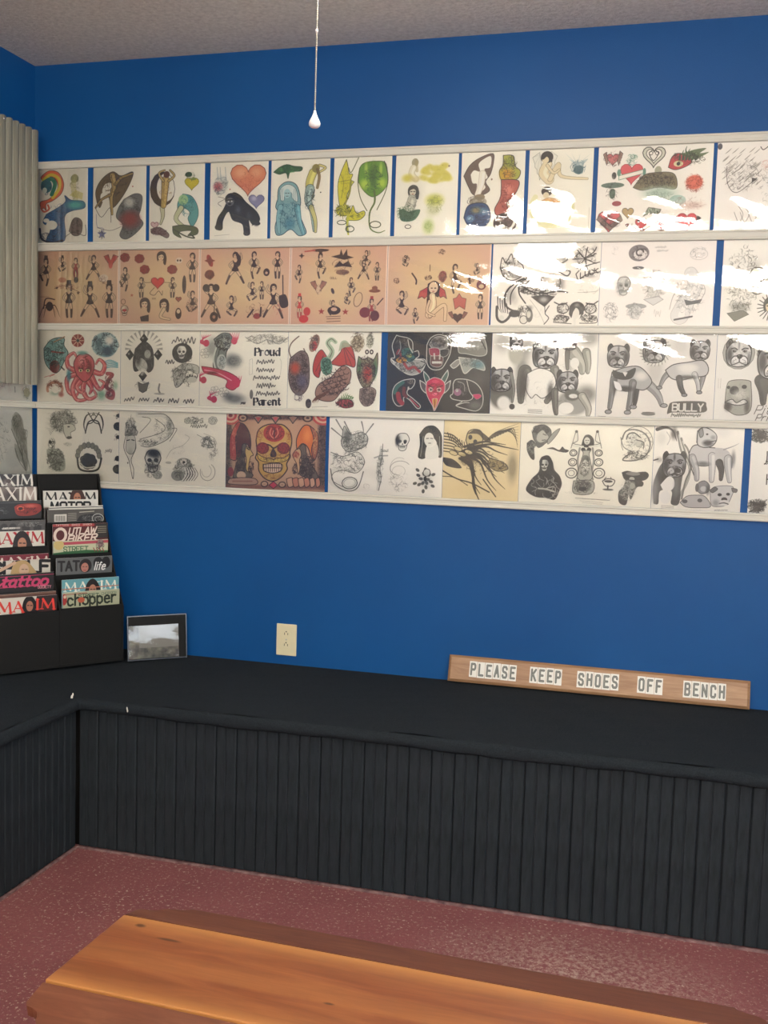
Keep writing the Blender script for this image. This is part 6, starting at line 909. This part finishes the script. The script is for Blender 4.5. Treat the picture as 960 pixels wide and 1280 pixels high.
@mag('m_R4', (408, 808, 440, 455), 570, (.30, .10, .10))
def _(c):
    W_ = (.84, .78, .72); c.p([(720, 456), (808, 458), (808, 560), (720, 560)], (.16, .15, .14)); c.l([(415, 446), (700, 462)], 20, (.62, .22, .22)); c.tx('TATTOOS  BIKES  BABES', 430, 442, 11, W_, 2, fit=260, dy=.04)
    c.o(462, 520, 40, 46, W_, 20); c.tx('UTLAW', 522, 475, 44, W_, 10, slant=.22, fit=195, dy=.02); c.tx('BIKER', 515, 528, 44, W_, 11, slant=.22, fit=205, dy=.01)
    for i in range(4): c.l([(735, 478 + i * 14), (795, 480 + i * 14)], 6, (.6, .58, .5), .8)
@mag('m_R5', (410, 808, 585, 560), 668, (.72, .72, .60))
def _(c):
    c.l([(470, 600), (808, 575)], 20, (.66, .28, .32)); c.e(450, 610, 36, 34, (.76, .66, .42)); c.tx('STREET', 485, 622, 34, (.28, .38, .28), 7, fit=175, dy=-.05); c.p([(410, 668), (500, 655), (640, 640), (808, 640), (808, 720), (410, 720)], (.16, .34, .20)); c.e(752, 590, 22, 30, (.5, .42, .4)); c.scr(750, 600, 36, 40, 30, K, 3); [c.l([(700 + i * 22, 625), (712 + i * 22, 648)], 6, (.5, .2, .2)) for i in range(4)]
@mag('m_R6', (425, 842, 712, 688), 820, (.36, .37, .37))
def _(c):
    B = (.08, .08, .08); c.tx('TAT', 442, 735, 66, B, 15, fit=150, dy=-.05); c.e(735, 742, 36, 44, B); c.e(795, 736, 32, 42, B); c.e(640, 762, 46, 50, (.12, .1, .1)); c.e(635, 775, 28, 34, (.68, .46, .40)); c.l([(620, 770), (630, 770)], 4, K); c.l([(642, 770), (652, 770)], 4, K); c.l([(626, 796), (644, 796)], 5, (.6, .15, .2)); c.tx('life', 705, 736, 56, (.86, .86, .84), 9, slant=.3, fit=82, dy=-.03)
@mag('m_R7', (452, 890, 875, 842), 940, (.38, .60, .63))
def _(c):
    c.tx('MAXIM', 476, 896, 62, (.86, .86, .80), 10, serif=1, fit=388, dy=-.07); hair(c, 685, 915, 55, (.10, .08, .07)); c.l([(452, 945), (890, 908)], 7, (.66, .4, .32))
@mag('m_R8', (465, 888, 970, 935), 1058, (.64, .65, .54))
def _(c):
    c.l([(480, 985), (640, 968)], 6, (.6, .35, .3)); g = (.13, .18, .12); c.tx('STREET', 580, 978, 24, (.22, .3, .22), 5, fit=150, dy=-.06); c.tx('CHOPPER', 752, 962, 20, (.4, .44, .36), 4, fit=112, dy=-.07); c.tx('chopper', 500, 985, 78, g, 14, fit=360, dy=-.09); c.e(475, 1020, 20, 40, (.6, .2, .18)); c.e(600, 1020, 26, 20, (.68, .32, .22)); c.e(480, 1000, 10, 12, (.8, .7, .6))
# ---------------------------------------------------------------- the flash sheets on the walls
def wav(seed, w, h, amp, bul):
    r = random.Random(seed); T = [(r.uniform(2, 7), r.uniform(8, 26), r.uniform(0, 6.28), r.uniform(.3, 1)) for _ in range(6)]; sk = r.uniform(.8, 1.25)
    def f(u, v):
        e = min(u, 1 - u, v, 1 - v) * 6; e = min(1, e) ; s = 0
        for a, b, p, g in T: s += g * math.sin(a * u * w * 6 + b * v * h * 4 + p)
        return bul * sk * math.sin(math.pi * v) * (.55 + .45 * math.sin(math.pi * u)) + amp * e * s / 2.4
    return f
def flash(key, x0, x1, zi, label, left=False, group='flash sheets on the wall'):
    c = ART[key](); im = c.image(); z1 = RAILS[zi][0] - .0005; z0 = RAILS[zi + 1][1] + .0005; w, h = x1 - x0, z1 - z0; sd = hash(key) % 999 if False else sum(ord(ch) * (i + 3) for i, ch in enumerate(key))
    bul, amp = ((.0032, .0034, .0042, .0028)[zi], .00055)
    f = wav(sd, w, h, amp, bul)
    p = obj('flash_sheet', grid('flash_sheet', w, h, 10, 8, lambda u, v: .0012 + .8 * f(u, v) * .6), print_mat('print_' + key, im))
    s = obj('plastic_sleeve', grid('plastic_sleeve', w, h, 36, 30, lambda u, v: .0030 + f(u, v)), M['sleeve_film'], p)
    if left: p.location = (0, x0, z0); p.rotation_euler = (0, 0, math.pi / 2)
    else: p.location = (x0, 0, z0)
    tag(p, label, 'print', group)
R1 = [('r1_1', .010, .234, 'portrait flash sheet with rainbow tailed and blue tailed mermaids beside the metal panel'),
 ('r1_2', .258, .483, 'portrait flash sheet with brown crescent figure over a grey dragon clutching a red ball'),
 ('r1_3', .497, .724, 'portrait flash sheet with standing figure in a brown crescent and a yellow apple'),
 ('r1_4', .747, .977, 'portrait flash sheet with big peach heart above a black gorilla'),
 ('r1_5', .989, 1.215, 'portrait flash sheet with crouching blue long haired figure under a green bat winged shape'),
 ('r1_6', 1.230, 1.445, 'portrait flash sheet with yellow winged dragon and green cobra hooded dragon'),
 ('r1_7', 1.460, 1.685, 'portrait flash sheet with pale yellow blossoms and a dark haired seated woman'),
 ('r1_8', 1.696, 1.917, 'portrait flash sheet with brown bat wing over blue globe and red flaming column'),
 ('r1_9', 1.931, 2.147, 'portrait flash sheet with seated fairy above a figure curled in a yellow moon'),
 ('r1_10', 2.163, 2.532, 'wide flash sheet full of red hearts with a winged heart and a flying eye'),
 ('r1_11', 2.544, 2.905, 'wide flash sheet of pale grey sketches at the right end of the top row')]
for kx, a, b, l in R1: flash(kx, a, b, 0, l)
R2 = [('r2_1', .010, 0.3708, 'pink flash sheet of pin up figures in top hats with red wings, leftmost pink one'),
 ('r2_2', .372, 0.7088, 'pink flash sheet with red heart held between two small figures and red roses'),
 ('r2_3', .710, 1.0708, 'pink flash sheet of dancing pin up figures with a guitar at each lower corner'),
 ('r2_4', 1.072, 1.4388, 'pink flash sheet of small pin up figures with stars and bat shapes'),
 ('r2_5', 1.440, 1.812, 'pink flash sheet with seated bat winged girl and winged black heart, rightmost pink one'),
 ('r2_6', 1.818, 2.1858, 'black and grey flash sheet with eight ball, top hat and crown like creatures'),
 ('r2_7', 2.187, 2.557, 'faint grey flash sheet with skull, rose and praying figure under strong glare'),
 ('r2_8', 2.580, 2.944, 'grey flash sheet with dense figures at the right end of the second row')]
for kx, a, b, l in R2: flash(kx, a, b, 1, l)
R3 = [('r3_1', .014, 0.3808, 'flash sheet with big red octopus between sea creatures and a seahorse'),
 ('r3_2', .382, 0.7138, 'grey flash sheet with rayed cross of praying figure and skull with script lettering'),
 ('r3_3', .715, 1.0688, 'flash sheet with pink ribboned grey figure beside the lettering Proud Parent'),
 ('r3_4', 1.070, 1.425, 'flash sheet of brown dragons and griffins with red wings'),
 ('r3_5', 1.449, 1.8258, 'black flash sheet with red devil head, skull, snake and panther outlined in white'),
 ('r3_6', 1.827, 2.1908, 'grey flash sheet crowded with five bulldog portraits'),
 ('r3_7', 2.192, 2.5758, 'grey flash sheet with standing bulldog in a collar above the lettering Bully'),
 ('r3_8', 2.577, 2.938, 'grey flash sheet with round furry dog face above a bulldog face at the right end')]
for kx, a, b, l in R3: flash(kx, a, b, 2, l)
R4 = [('r4_1', .014, 0.3768, 'grey flash sheet with wolf head, tribal mark and rose in flames above the magazine rack'),
 ('r4_2', .378, 0.8278, 'wide grey flash sheet with flaming bearded face, skull and snarling creature'),
 ('r4_3', .829, 1.224, 'richly coloured print of a yellow sugar skull with rose forehead between praying women'),
 ('r4_4', 1.237, 1.6648, 'wide grey flash sheet with coiled dragon, skull and long haired woman'),
 ('r4_5', 1.666, 1.9388, 'tan print of a bent skeleton with black feathered wings'),
 ('r4_6', 1.940, 2.3898, 'wide grey flash sheet with hooded reaper, bat and many armed dancer'),
 ('r4_7', 2.391, 2.678, 'grey print of one seated and one standing bulldog with two puppies'),
 ('r4_8', 2.701, 3.09, 'white sheet with black corner scrollwork at the right end of the bottom row')]
for kx, a, b, l in R4: flash(kx, a, b, 3, l)
flash('r3_left', -.370, -.018, 2, 'flash sheet with pale roses on the left wall under the metal panel', True)
flash('r4_left', -.370, -.018, 3, 'grey flash sheet with a feathered wing on the left wall above the rack', True)
# ---------------------------------------------------------------- corrugated metal panel, hung off the left wall
def panel():
    L, z0, z1, n = 1.5, 1.558, 2.515, 0; bm = bmesh.new(); pts = []; y = 0; pitch = .040
    while y < L:
        for dx, dy in ((.001, 0), (.008, .002), (.0115, .009), (.0125, .018), (.0105, .028), (.006, .036)): pts.append((dx, y + dy))
        y += pitch
    rows = []
    for z in (z0, z1):
        for th in (0, .0012): rows.append([bm.verts.new((x + th, -q, z + (.5 * x if z == z1 else 0))) for x, q in pts])
    for i in range(len(pts) - 1):
        for a, b in ((rows[0], rows[2]), (rows[1], rows[3]), (rows[0], rows[1]), (rows[2], rows[3])): bm.faces.new((a[i], a[i + 1], b[i + 1], b[i]))
    for i in (0, -1): bm.faces.new((rows[0][i], rows[1][i], rows[3][i], rows[2][i]))
    bmesh.ops.recalc_face_normals(bm, faces=bm.faces); return bm
pt = thing('metal_panel', 'tall ribbed grey metal panel hung on the left wall in front of the flash sheets', 'metal panel', (.05, -.064, 0))
obj('ribbed_sheet', panel(), M['galvanised'], pt)
for z in (1.70, 2.36): obj('batten', B(-.049, -1.45, z - .02, -.001, -.36, z + .02), M['black_lacquer'], pt)
for z in (1.66, 2.40):
    for y in (-.62, -1.14): obj('screw', lathe([(.006, 0), (.006, .003), (.003, .005)], 10, M=Matrix.Translation((.0130, y - .018, z)) @ Matrix.Rotation(math.pi / 2, 4, 'Y')), M['steel'], pt)
obj('screw', lathe([(.007, 0), (.007, .003), (.003, .005)], 10, M=Matrix.Translation((.0130, -.218, 2.507)) @ Matrix.Rotation(math.pi / 2, 4, 'Y')), M['steel'], pt)
# ---------------------------------------------------------------- built-in L-shaped bench
XL, YF = .594, -.633; PITCH = .0708
def btop(x, y): return .513 + .021 * max(0, min(1, max((y - YF) / -YF, (XL - x) / XL)))
bench = thing('built_in_bench', 'long black carpet topped bench with grooved board front, running round the corner', 'bench', (0, 0, 0))
def cover():
    bm = bmesh.new(); xs = sorted(set([.002, XL] + [round(.02 + .06 * i, 4) for i in range(61)])); xs = [x for x in xs if x <= 3.6] + [3.6]; ys = sorted(set([-.002, YF] + [round(-.03 - .06 * i, 4) for i in range(46)])); ys = [y for y in ys if y >= -2.7]
    r = random.Random(3); V = {}
    def inside(x, y): return x <= XL + 1e-6 or y >= YF - 1e-6
    for i, x in enumerate(xs):
        for j, y in enumerate(ys):
            if inside(x, y): V[i, j] = bm.verts.new((x, y, btop(x, y) + (.0022 * math.sin(9 * x + 3 * y) + .0018 * math.sin(23 * x + 31 * y)) * (0 if (x < .1 or y > -.1) else 1)))
    for i in range(len(xs) - 1):
        for j in range(len(ys) - 1):
            k = [(i, j), (i + 1, j), (i + 1, j + 1), (i, j + 1)]; cx, cy = (xs[i] + xs[i + 1]) / 2, (ys[j] + ys[j + 1]) / 2
            if all(q in V for q in k) and (cx < XL or cy > YF): bm.faces.new([V[q] for q in k])
    for f in bm.faces: f.smooth = True
    # rolled front edge with a soft, slightly uneven lower hem
    prof = [(.000, 0), (.009, -.003), (.015, -.010), (.017, -.022), (.014, -.034), (.008, -.038), (.0, -.037)]
    def hem(path, nrm):
        rings = []
        for (x, y) in path:
            w = .003 * math.sin(7 * x + 5 * y) + .002 * math.sin(29 * x + 17 * y) + .0012 * math.sin(83 * x + 61 * y); z = btop(x, y)
            rings.append([bm.verts.new((x + nrm[0] * (o + (w if o > .01 else 0)), y + nrm[1] * (o + (w if o > .01 else 0)), z + d + (w * .8 if d < -.02 else 0))) for o, d in prof])
        for a, b in zip(rings, rings[1:]):
            for k in range(len(prof) - 1):
                f = bm.faces.new((a[k], a[k + 1], b[k + 1], b[k])); f.smooth = True
    hem([(XL + .03 + .05 * i, YF) for i in range(61)], (0, -1)); hem([(XL, YF - .03 - .05 * i) for i in range(41)], (1, 0)); 
    c = [bm.verts.new((XL + a * o, YF - b * o, btop(XL, YF) + d)) for a, b in ((1, 0), (0, 1)) for o, d in prof]
    return bm
bm = cover()
# close the hem across the inner corner
def corner_hem(bm):
    prof = [(.000, 0), (.009, -.003), (.015, -.010), (.017, -.022), (.014, -.034), (.008, -.038), (.0, -.037)]; rings = []
    for (x, y, nx, ny) in ((XL, YF - .03, 1, 0), (XL, YF - .024, 1, 0), (XL + .0, YF - .0, 1, -1), (XL + .024, YF, 0, -1), (XL + .03, YF, 0, -1)):
        rings.append([bm.verts.new((x + nx * o, y + ny * o, .513 + d)) for o, d in prof])
    for a, b in zip(rings, rings[1:]):
        for k in range(len(prof) - 1): f = bm.faces.new((a[k], a[k + 1], b[k + 1], b[k])); f.smooth = True
corner_hem(bm); bmesh.ops.recalc_face_normals(bm, faces=bm.faces)
bmesh.ops.delete(bm, geom=[v for v in bm.verts if not v.link_faces], context='VERTS')
obj('carpet_cover', bm, M['black_carpet'], bench)
bm = B(.002, -.612, .001, 3.6, -.002, .488); box(bm, .002, -2.7, .001, .572, -.612, .488); obj('carcass', bm, M['black_lacquer'], bench)
def plank_me():
    """beaded board: chamfered edges and one shallow groove down the middle; width along x, front at -y"""
    w = PITCH - .0012; pr = [(0, 0), (0, -.010), (.0045, -.0145), (w / 2 - .0035, -.0145), (w / 2 - .0015, -.0115), (w / 2 + .0015, -.0115), (w / 2 + .0035, -.0145), (w - .0045, -.0145), (w, -.010), (w, 0)]
    b = prism(pr, .478); me = bpy.data.meshes.new('plank'); b.to_mesh(me); b.free(); me.materials.append(M['black_board']); return me
pm = plank_me(); x = XL + .001
rr = random.Random(5)
while x < 3.55:
    o = obj('plank', pm, None, bench); o.location = (x, -.6145 + rr.uniform(-.0009, .0009), .008); x += PITCH
y = YF - .001
while y > -2.65:
    o = obj('plank', pm, None, bench); o.location = (.5755 + rr.uniform(-.0009, .0009), y - PITCH, .008); o.rotation_euler = (0, 0, math.pi / 2); y -= PITCH
bm = B(XL, -.640, .0005, 3.6, -.630, .006); box(bm, .590, -2.7, .0005, .600, -.640, .006); obj('floor_edge_strip', bm, M['strip_grey'], bench)
def tuft(x, y, z, s, seed):
    b = bmesh.new(); r = random.Random(seed)
    for _ in range(3):
        bmesh.ops.create_icosphere(b, subdivisions=1, radius=s * r.uniform(.4, .8), matrix=Matrix.Translation((x + r.uniform(-s, s) * .6, y + r.uniform(-s, s) * .4, z + r.uniform(-s, s))) @ Matrix.Diagonal((.6, .6, 1.5, 1)))
    return b
obj('torn_foam', tuft(XL - .012, YF - .014, .519, .010, 4), M['foam_white'], bench)['label'] = 'white foam showing through the torn carpet corner'
obj('torn_foam', tuft(.787, YF - .018, .496, .007, 9), M['foam_white'], bench)
# ---------------------------------------------------------------- magazine rack and magazines
RA = math.radians(52); RP = (.486, -.19); dx_, dy_ = math.cos(RA), math.sin(RA); BZ = .541
def rk(s, r, z): return (RP[0] + s * dx_ - r * dy_, RP[1] + s * dy_ + r * dx_, z)
rack = thing('magazine_rack', 'black tiered magazine rack standing on the bench in the corner', 'magazine rack', (RP[0], RP[1], 0), RA)
obj('base_board', B(-.452, -.016, BZ - .004, .016, .245, BZ + .006), M['black_lacquer'], rack)
prof = [(-.016, BZ - .004), (-.016, .742), (.060, .850), (.103, .922), (.150, 1.03), (.198, 1.09), (.236, 1.222), (.246, 1.222), (.246, BZ - .004)]
for s in (.0095, -.226, -.459):
    o = obj('side_panel' if s != -.226 else 'divider', prism(prof, .007, Matrix(((0, 0, 1, s), (1, 0, 0, 0), (0, 1, 0, 0), (0, 0, 0, 1)))), M['black_lacquer'], rack)
obj('back_panel', B(-.4515, .2365, BZ + .006, .0095, .2445, 1.222, bev=.001), M['black_lacquer'], rack)
for x0, x1, L in ((-.2185, .0090, ((-.012, .751), (.062, .861), (.105, .932), (.150, 1.046), (.200, 1.096))), (-.4515, -.2265, ((-.012, .746), (.027, .812), (.062, .873), (.108, .967), (.155, 1.064), (.205, 1.126)))):
    for n_, (r_, zt) in enumerate(L): obj('front_panel' if n_ == 0 else 'step_panel', B(x0, r_ - .003, BZ + .006, x1, r_ + .001, zt), M['black_lacquer'], rack)
MAGS = [('m_L1', .225, -.442, -.244, 1.2235, 0, 'black magazine with cream MAXIM title at the top left of the rack'),
 ('m_L2', .215, -.443, -.232, 1.176, 0, 'grey magazine with white MAXIM title, second down on the left of the rack'),
 ('m_L3', .165, -.443, -.232, 1.129, 0, 'dark magazine with a red car on its cover'),
 ('m_L4', .126, -.442, -.231, 1.060, 0, 'grey photo magazine with FAST RIDES title peeking over the red MAXIM one'),
 ('m_L5', .118, -.445, -.236, 1.023, .012, 'white magazine with red MAXIM title and long dark hair, left middle of the rack'),
 ('m_L6', .080, -.443, -.234, .942, 0, 'maroon magazine edge with pale title behind the bold black letter one'),
 ('m_L7', .072, -.443, -.230, .923, 0, 'white magazine with big black letters and a blonde woman'),
 ('m_L8', .035, -.443, -.230, .879, .014, 'black magazine with pink script tattoo title'),
 ('m_L9', .008, -.442, -.231, .814, 0, 'brown magazine edge behind the lowest left magazine'),
 ('m_L10', .000, -.443, -.230, .801, 0, 'white magazine with orange red MAXIM title at the bottom left of the rack'),
 ('m_R1', .218, -.208, .0055, 1.160, 0, 'white magazine with black MAXIM title and brown hair at the top right of the rack'),
 ('m_R2', .209, -.209, -.001, 1.126, 0, 'white magazine with black MOTOR title'),
 ('m_Rb', .176, -.2175, -.097, 1.101, 0, 'narrow dark brown magazine edge behind the grey barcode magazine'),
 ('m_Rw', .169, -.203, .0055, 1.105, 0, 'white magazine edge behind the grey barcode magazine'),
 ('m_R3', .160, -.210, .0055, 1.093, 0, 'grey magazine with barcode and motorcycle wheel'),
 ('m_R4', .124, -.204, .0075, 1.042, -.02, 'maroon magazine with white OUTLAW BIKER title'),
 ('m_R5', .115, -.205, .0055, .980, .01, 'cream and green magazine with STREET title under the maroon biker one'),
 ('m_R6', .073, -.208, .0055, .9215, 0, 'grey magazine with black TATTOO life title'),
 ('m_R7', .008, -.210, .0065, .851, 0, 'teal magazine with white MAXIM title'),
 ('m_R8', .000, -.209, .0055, .806, 0, 'pale green STREET CHOPPER magazine at the bottom right of the rack')]
for key, r_, s0, s1, zt, rot, lab in MAGS:
    im = ART[key]().image(); w = s1 - s0; h = min(w * 1.27, zt - BZ - .010); vcut = h / (w * 1.27)
    me = bpy.data.meshes.new('magazine'); b = B(0, 0, -h, w, .0034, 0); b.to_mesh(me); b.free()
    me.materials.append(print_mat('print_' + key, im, .32, .5)); me.materials.append(M['fixture_white']); L = me.uv_layers.new(name='UVMap')
    for pgn in me.polygons:
        pgn.material_index = 0 if abs(pgn.normal.y) > .5 else 1
        for li in pgn.loop_indices:
            co = me.vertices[me.loops[li].vertex_index].co; L.data[li].uv = (co.x / w, 1 + co.z / h * vcut)
    root = obj('magazine', me); root.location = rk(s0, r_, zt); root.rotation_euler = (0, -rot * .0, RA)
    tag(root, lab, 'magazine', 'magazines in the rack')
# ---------------------------------------------------------------- small clear frame leaning beside the rack
FA = math.radians(41); fx, fy = .527, -.188
fr = thing('picture_frame', 'small black bordered clear frame with a grey card leaning on the bench beside the rack', 'picture frame', (fx, fy, btop(fx, fy) + .007), FA)
TM = Matrix.Rotation(math.radians(-7), 4, 'X'); FW, FH = .226, .168
def fbox(*a, **k): return B(*a, M=TM, **k)
obj('backing', fbox(0, .004, 0, FW, .008, FH), M['black_lacquer'], fr)
q = mk('frame_edge', rgb(30, 36, 44), .2, .6); q = mk('grey_card', rgb(118, 116, 108), .5, .4); q = mk('dark_photo', rgb(70, 68, 58), .4, .4); q.col(q.ramp(q.noise(q.coord(), 40, 4), [(.35, rgb(46, 46, 42)), (.65, rgb(112, 108, 92))]))
bm = bmesh.new()
for a in ((0, 0, .004, FH), (FW - .004, 0, FW, FH), (.004, 0, FW - .004, .004), (.004, FH - .004, FW - .004, FH)): box(bm, a[0], -.004, a[1], a[2], .004, a[3], M=TM)
obj('border', bm, M['frame_edge'], fr)
obj('photo', fbox(.0045, .0005, .006, .195, .0035, .128), M['dark_photo'], fr)
obj('card', fbox(.045, -.0015, .046, .194, .0003, .130), M['grey_card'], fr)
g = grid('clear_film', .190, .124, 30, 20, lambda u, v: .0028 + .0030 * math.sin(math.pi * v) * math.sin(math.pi * u) + .0004 * math.sin(9 * u + 5 * v) * math.sin(7 * v + 2)); g.transform(TM @ Matrix.Translation((.0045, 0, .006))); obj('clear_film', g, M['frame_film'], fr)
# ---------------------------------------------------------------- wooden sign on the bench
SG = thing('wooden_sign', 'long wooden plank sign reading PLEASE KEEP SHOES OFF BENCH, leaning on the blue wall', 'sign', (1.717, -.040, .541), 0)
SM = Matrix.Rotation(math.radians(-16), 4, 'X'); SW, SH = 1.026, .094
def chamfer():
    b = bmesh.new(); pts = []
    for (x0, x1, z0, z1, y) in ((0, SW, 0, SH, .016), (0, SW, 0, SH, .006), (.009, SW - .009, .009, SH - .009, 0)): pts.append([b.verts.new(SM @ Vector(p)) for p in ((x0, y, z0), (x1, y, z0), (x1, y, z1), (x0, y, z1))])
    b.faces.new(pts[0][::-1]); f = b.faces.new(pts[2])
    for A_, B_ in zip(pts, pts[1:]):
        for k in range(4): b.faces.new((A_[k], A_[(k + 1) % 4], B_[(k + 1) % 4], B_[k]))
    bmesh.ops.recalc_face_normals(b, faces=b.faces); return b
po = obj('plank', chamfer(), M['sign_wood'], SG); po.data.materials.append(M['sign_edge'])
for pgn in po.data.polygons:
    c_ = SM.inverted() @ pgn.center
    if c_.y > .002: pgn.material_index = 1
LET = {}
def letter_mat(ch):
    if ch not in LET:
        c = Canvas('letter_' + ch, (0, 60, 0, 0, 100, 100), (.88, .87, .84), k=.8); w0 = GW.get(ch, 4)
        c.tx(ch, 16 + (4 - w0) * 2, 17, 66, (.36, .37, .35), 14, fit=30); c.tx(ch, 16 + (4 - w0) * 2, 17, 66, (.66, .66, .63), 1.5, fit=30); LET[ch] = print_mat('letter_' + ch, c.image(), .4)
    return LET[ch]
for word, a, b in (('PLEASE', 1.794, 1.963), ('KEEP', 2.009, 2.122), ('SHOES', 2.173, 2.316), ('OFF', 2.377, 2.462), ('BENCH', 2.528, 2.667)):
    n_ = len(word); w = (b - a) / n_
    for i, ch in enumerate(word):
        x0 = a - 1.717 + i * w; me = grid('letter_tile', w - .0012, .056, 1, 1, lambda u, v: .0008); me.transform(SM @ Matrix.Translation((x0, 0, .0195 + (.001 if (i * 7 + n_) % 3 == 0 else 0)))); obj('letter_tile', me, letter_mat(ch), SG)
# ---------------------------------------------------------------- wall outlet
OT = thing('wall_outlet', 'ivory double power outlet on the blue wall above the bench', 'outlet', (1.0885, 0, .6285))
obj('cover_plate', B(-.040, -.006, -.060, .040, -.0002, .060, bev=.0025), M['ivory_plastic'], OT)
for z in (.022, -.020):
    rc = obj('receptacle', prism([(.0165 * math.cos(t) * 1.0, .0145 * max(-.82, min(.82, math.sin(t)))) for t in [i * math.pi / 12 for i in range(24)]], .002, Matrix(((1, 0, 0, 0), (0, 0, -1, -.0055), (0, 1, 0, z), (0, 0, 0, 1)))), M['ivory_plastic'], OT)
    for a in ((-.0075, -.003, -.0055, .006), (.0055, -.003, .0075, .005)): obj('slot', B(a[0], -.0082, z + a[1], a[2], -.0074, z + a[3]), M['slot_dark'], rc)
    obj('slot', B(-.0022, -.0082, z + .0075, .0022, -.0074, z + .0115), M['slot_dark'], rc)
obj('screw', lathe([(.003, 0), (.003, .001), (.001, .0015)], 10, M=Matrix.Translation((0, -.006, .001)) @ Matrix.Rotation(math.pi / 2, 4, 'X')), M['steel'], OT)
# ---------------------------------------------------------------- pull chain
PC = thing('pull_chain', 'white teardrop pull on a beaded chain hanging from the ceiling light', 'pull chain', (1.796, -1.8, RZ))
obj('canopy', lathe([(.20, 0), (.205, -.012), (.205, -.03), (.10, -.05), (.035, -.06), (.03, -.245), (.15, -.26), (.15, -.285)], 32, M=Matrix.Translation((0, .16, 0))), M['white_plastic'], PC)
obj('glass_bowl', lathe([(.138, -.286), (.145, -.32), (.135, -.37), (.10, -.415), (.05, -.44), (.012, -.446)], 32, M=Matrix.Translation((0, .16, 0))), M['bowl_glow'], PC)
bm = bmesh.new(); z = -.262
while z > 2.018 - RZ:
    bmesh.ops.create_icosphere(bm, subdivisions=1, radius=.0019, matrix=Matrix.Translation((0, 0, z))); z -= .0037
for f in bm.faces: f.smooth = True
lathe([(.0005, -.262), (.0005, 2.017 - RZ)], 6, bm); o = obj('bead_chain', bm, M['chain_metal'], PC); o['kind'] = 'stuff'
bm = bmesh.new(); bmesh.ops.create_uvsphere(bm, u_segments=12, v_segments=8, radius=.0032, matrix=Matrix.Translation((0, 0, 2.158 - RZ)))
for f in bm.faces: f.smooth = True
obj('connector', bm, M['white_plastic'], PC)
obj('teardrop', lathe([(.001, .032), (.0022, .0305), (.0026, .027), (.0052, .0205), (.0088, .0135), (.0108, .0085), (.0102, .004), (.0072, .001), (.002, 0)][::-1], 20, M=Matrix.Translation((0, 0, 1.986 - RZ))), M['white_plastic'], PC)
# ---------------------------------------------------------------- wooden bench table in the foreground
TB = thing('wooden_bench', 'honey brown wooden bench with curved sloping side boards in the foreground', 'bench', (1.441, -1.833, 0), math.radians(-1.6))
TL, TW, TZ = 1.262, .264, .45
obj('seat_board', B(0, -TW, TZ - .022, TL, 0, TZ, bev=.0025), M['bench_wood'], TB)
og = [(0, 0), (0, .050), (.005, .056), (.018, .058), (.030, .063), (.037, .071), (.041, .082), (.050, .092), (.064, .098), (.078, .104), (.086, .112), (.088, .122)]
poly = og + [(TL - a, b) for a, b in og[::-1]]
th = math.radians(13)
for side in (1, -1):
    # board plane: u along x, w outward (+y for the far board, -y for the near one) and down by the slope
    y0 = .001 if side == 1 else -TW - .001
    A_ = Matrix(((1, 0, 0, 0), (0, side * math.cos(th), -side * -math.sin(th), y0), (0, -math.sin(th), math.cos(th), TZ - .001 - .022), (0, 0, 0, 1)))
    b = prism(poly, .021, A_); bmesh.ops.recalc_face_normals(b, faces=b.faces); obj('side_board', b, M['apron_wood'], TB)
for x in (.14, TL - .17):
    obj('leg_panel', prism([(-TW + .012, 0), (-TW / 2 - .05, 0), (-TW / 2, .07), (-TW / 2 + .05, 0), (-.012, 0), (-.018, TZ - .0225), (-TW + .018, TZ - .0225)], .03, Matrix(((0, 0, 1, x), (1, 0, 0, 0), (0, 1, 0, 0), (0, 0, 0, 1)))), M['apron_wood'], TB)
obj('stretcher', B(.171, -TW / 2 - .012, .17, TL - .171, -TW / 2 + .012, .24), M['apron_wood'], TB)
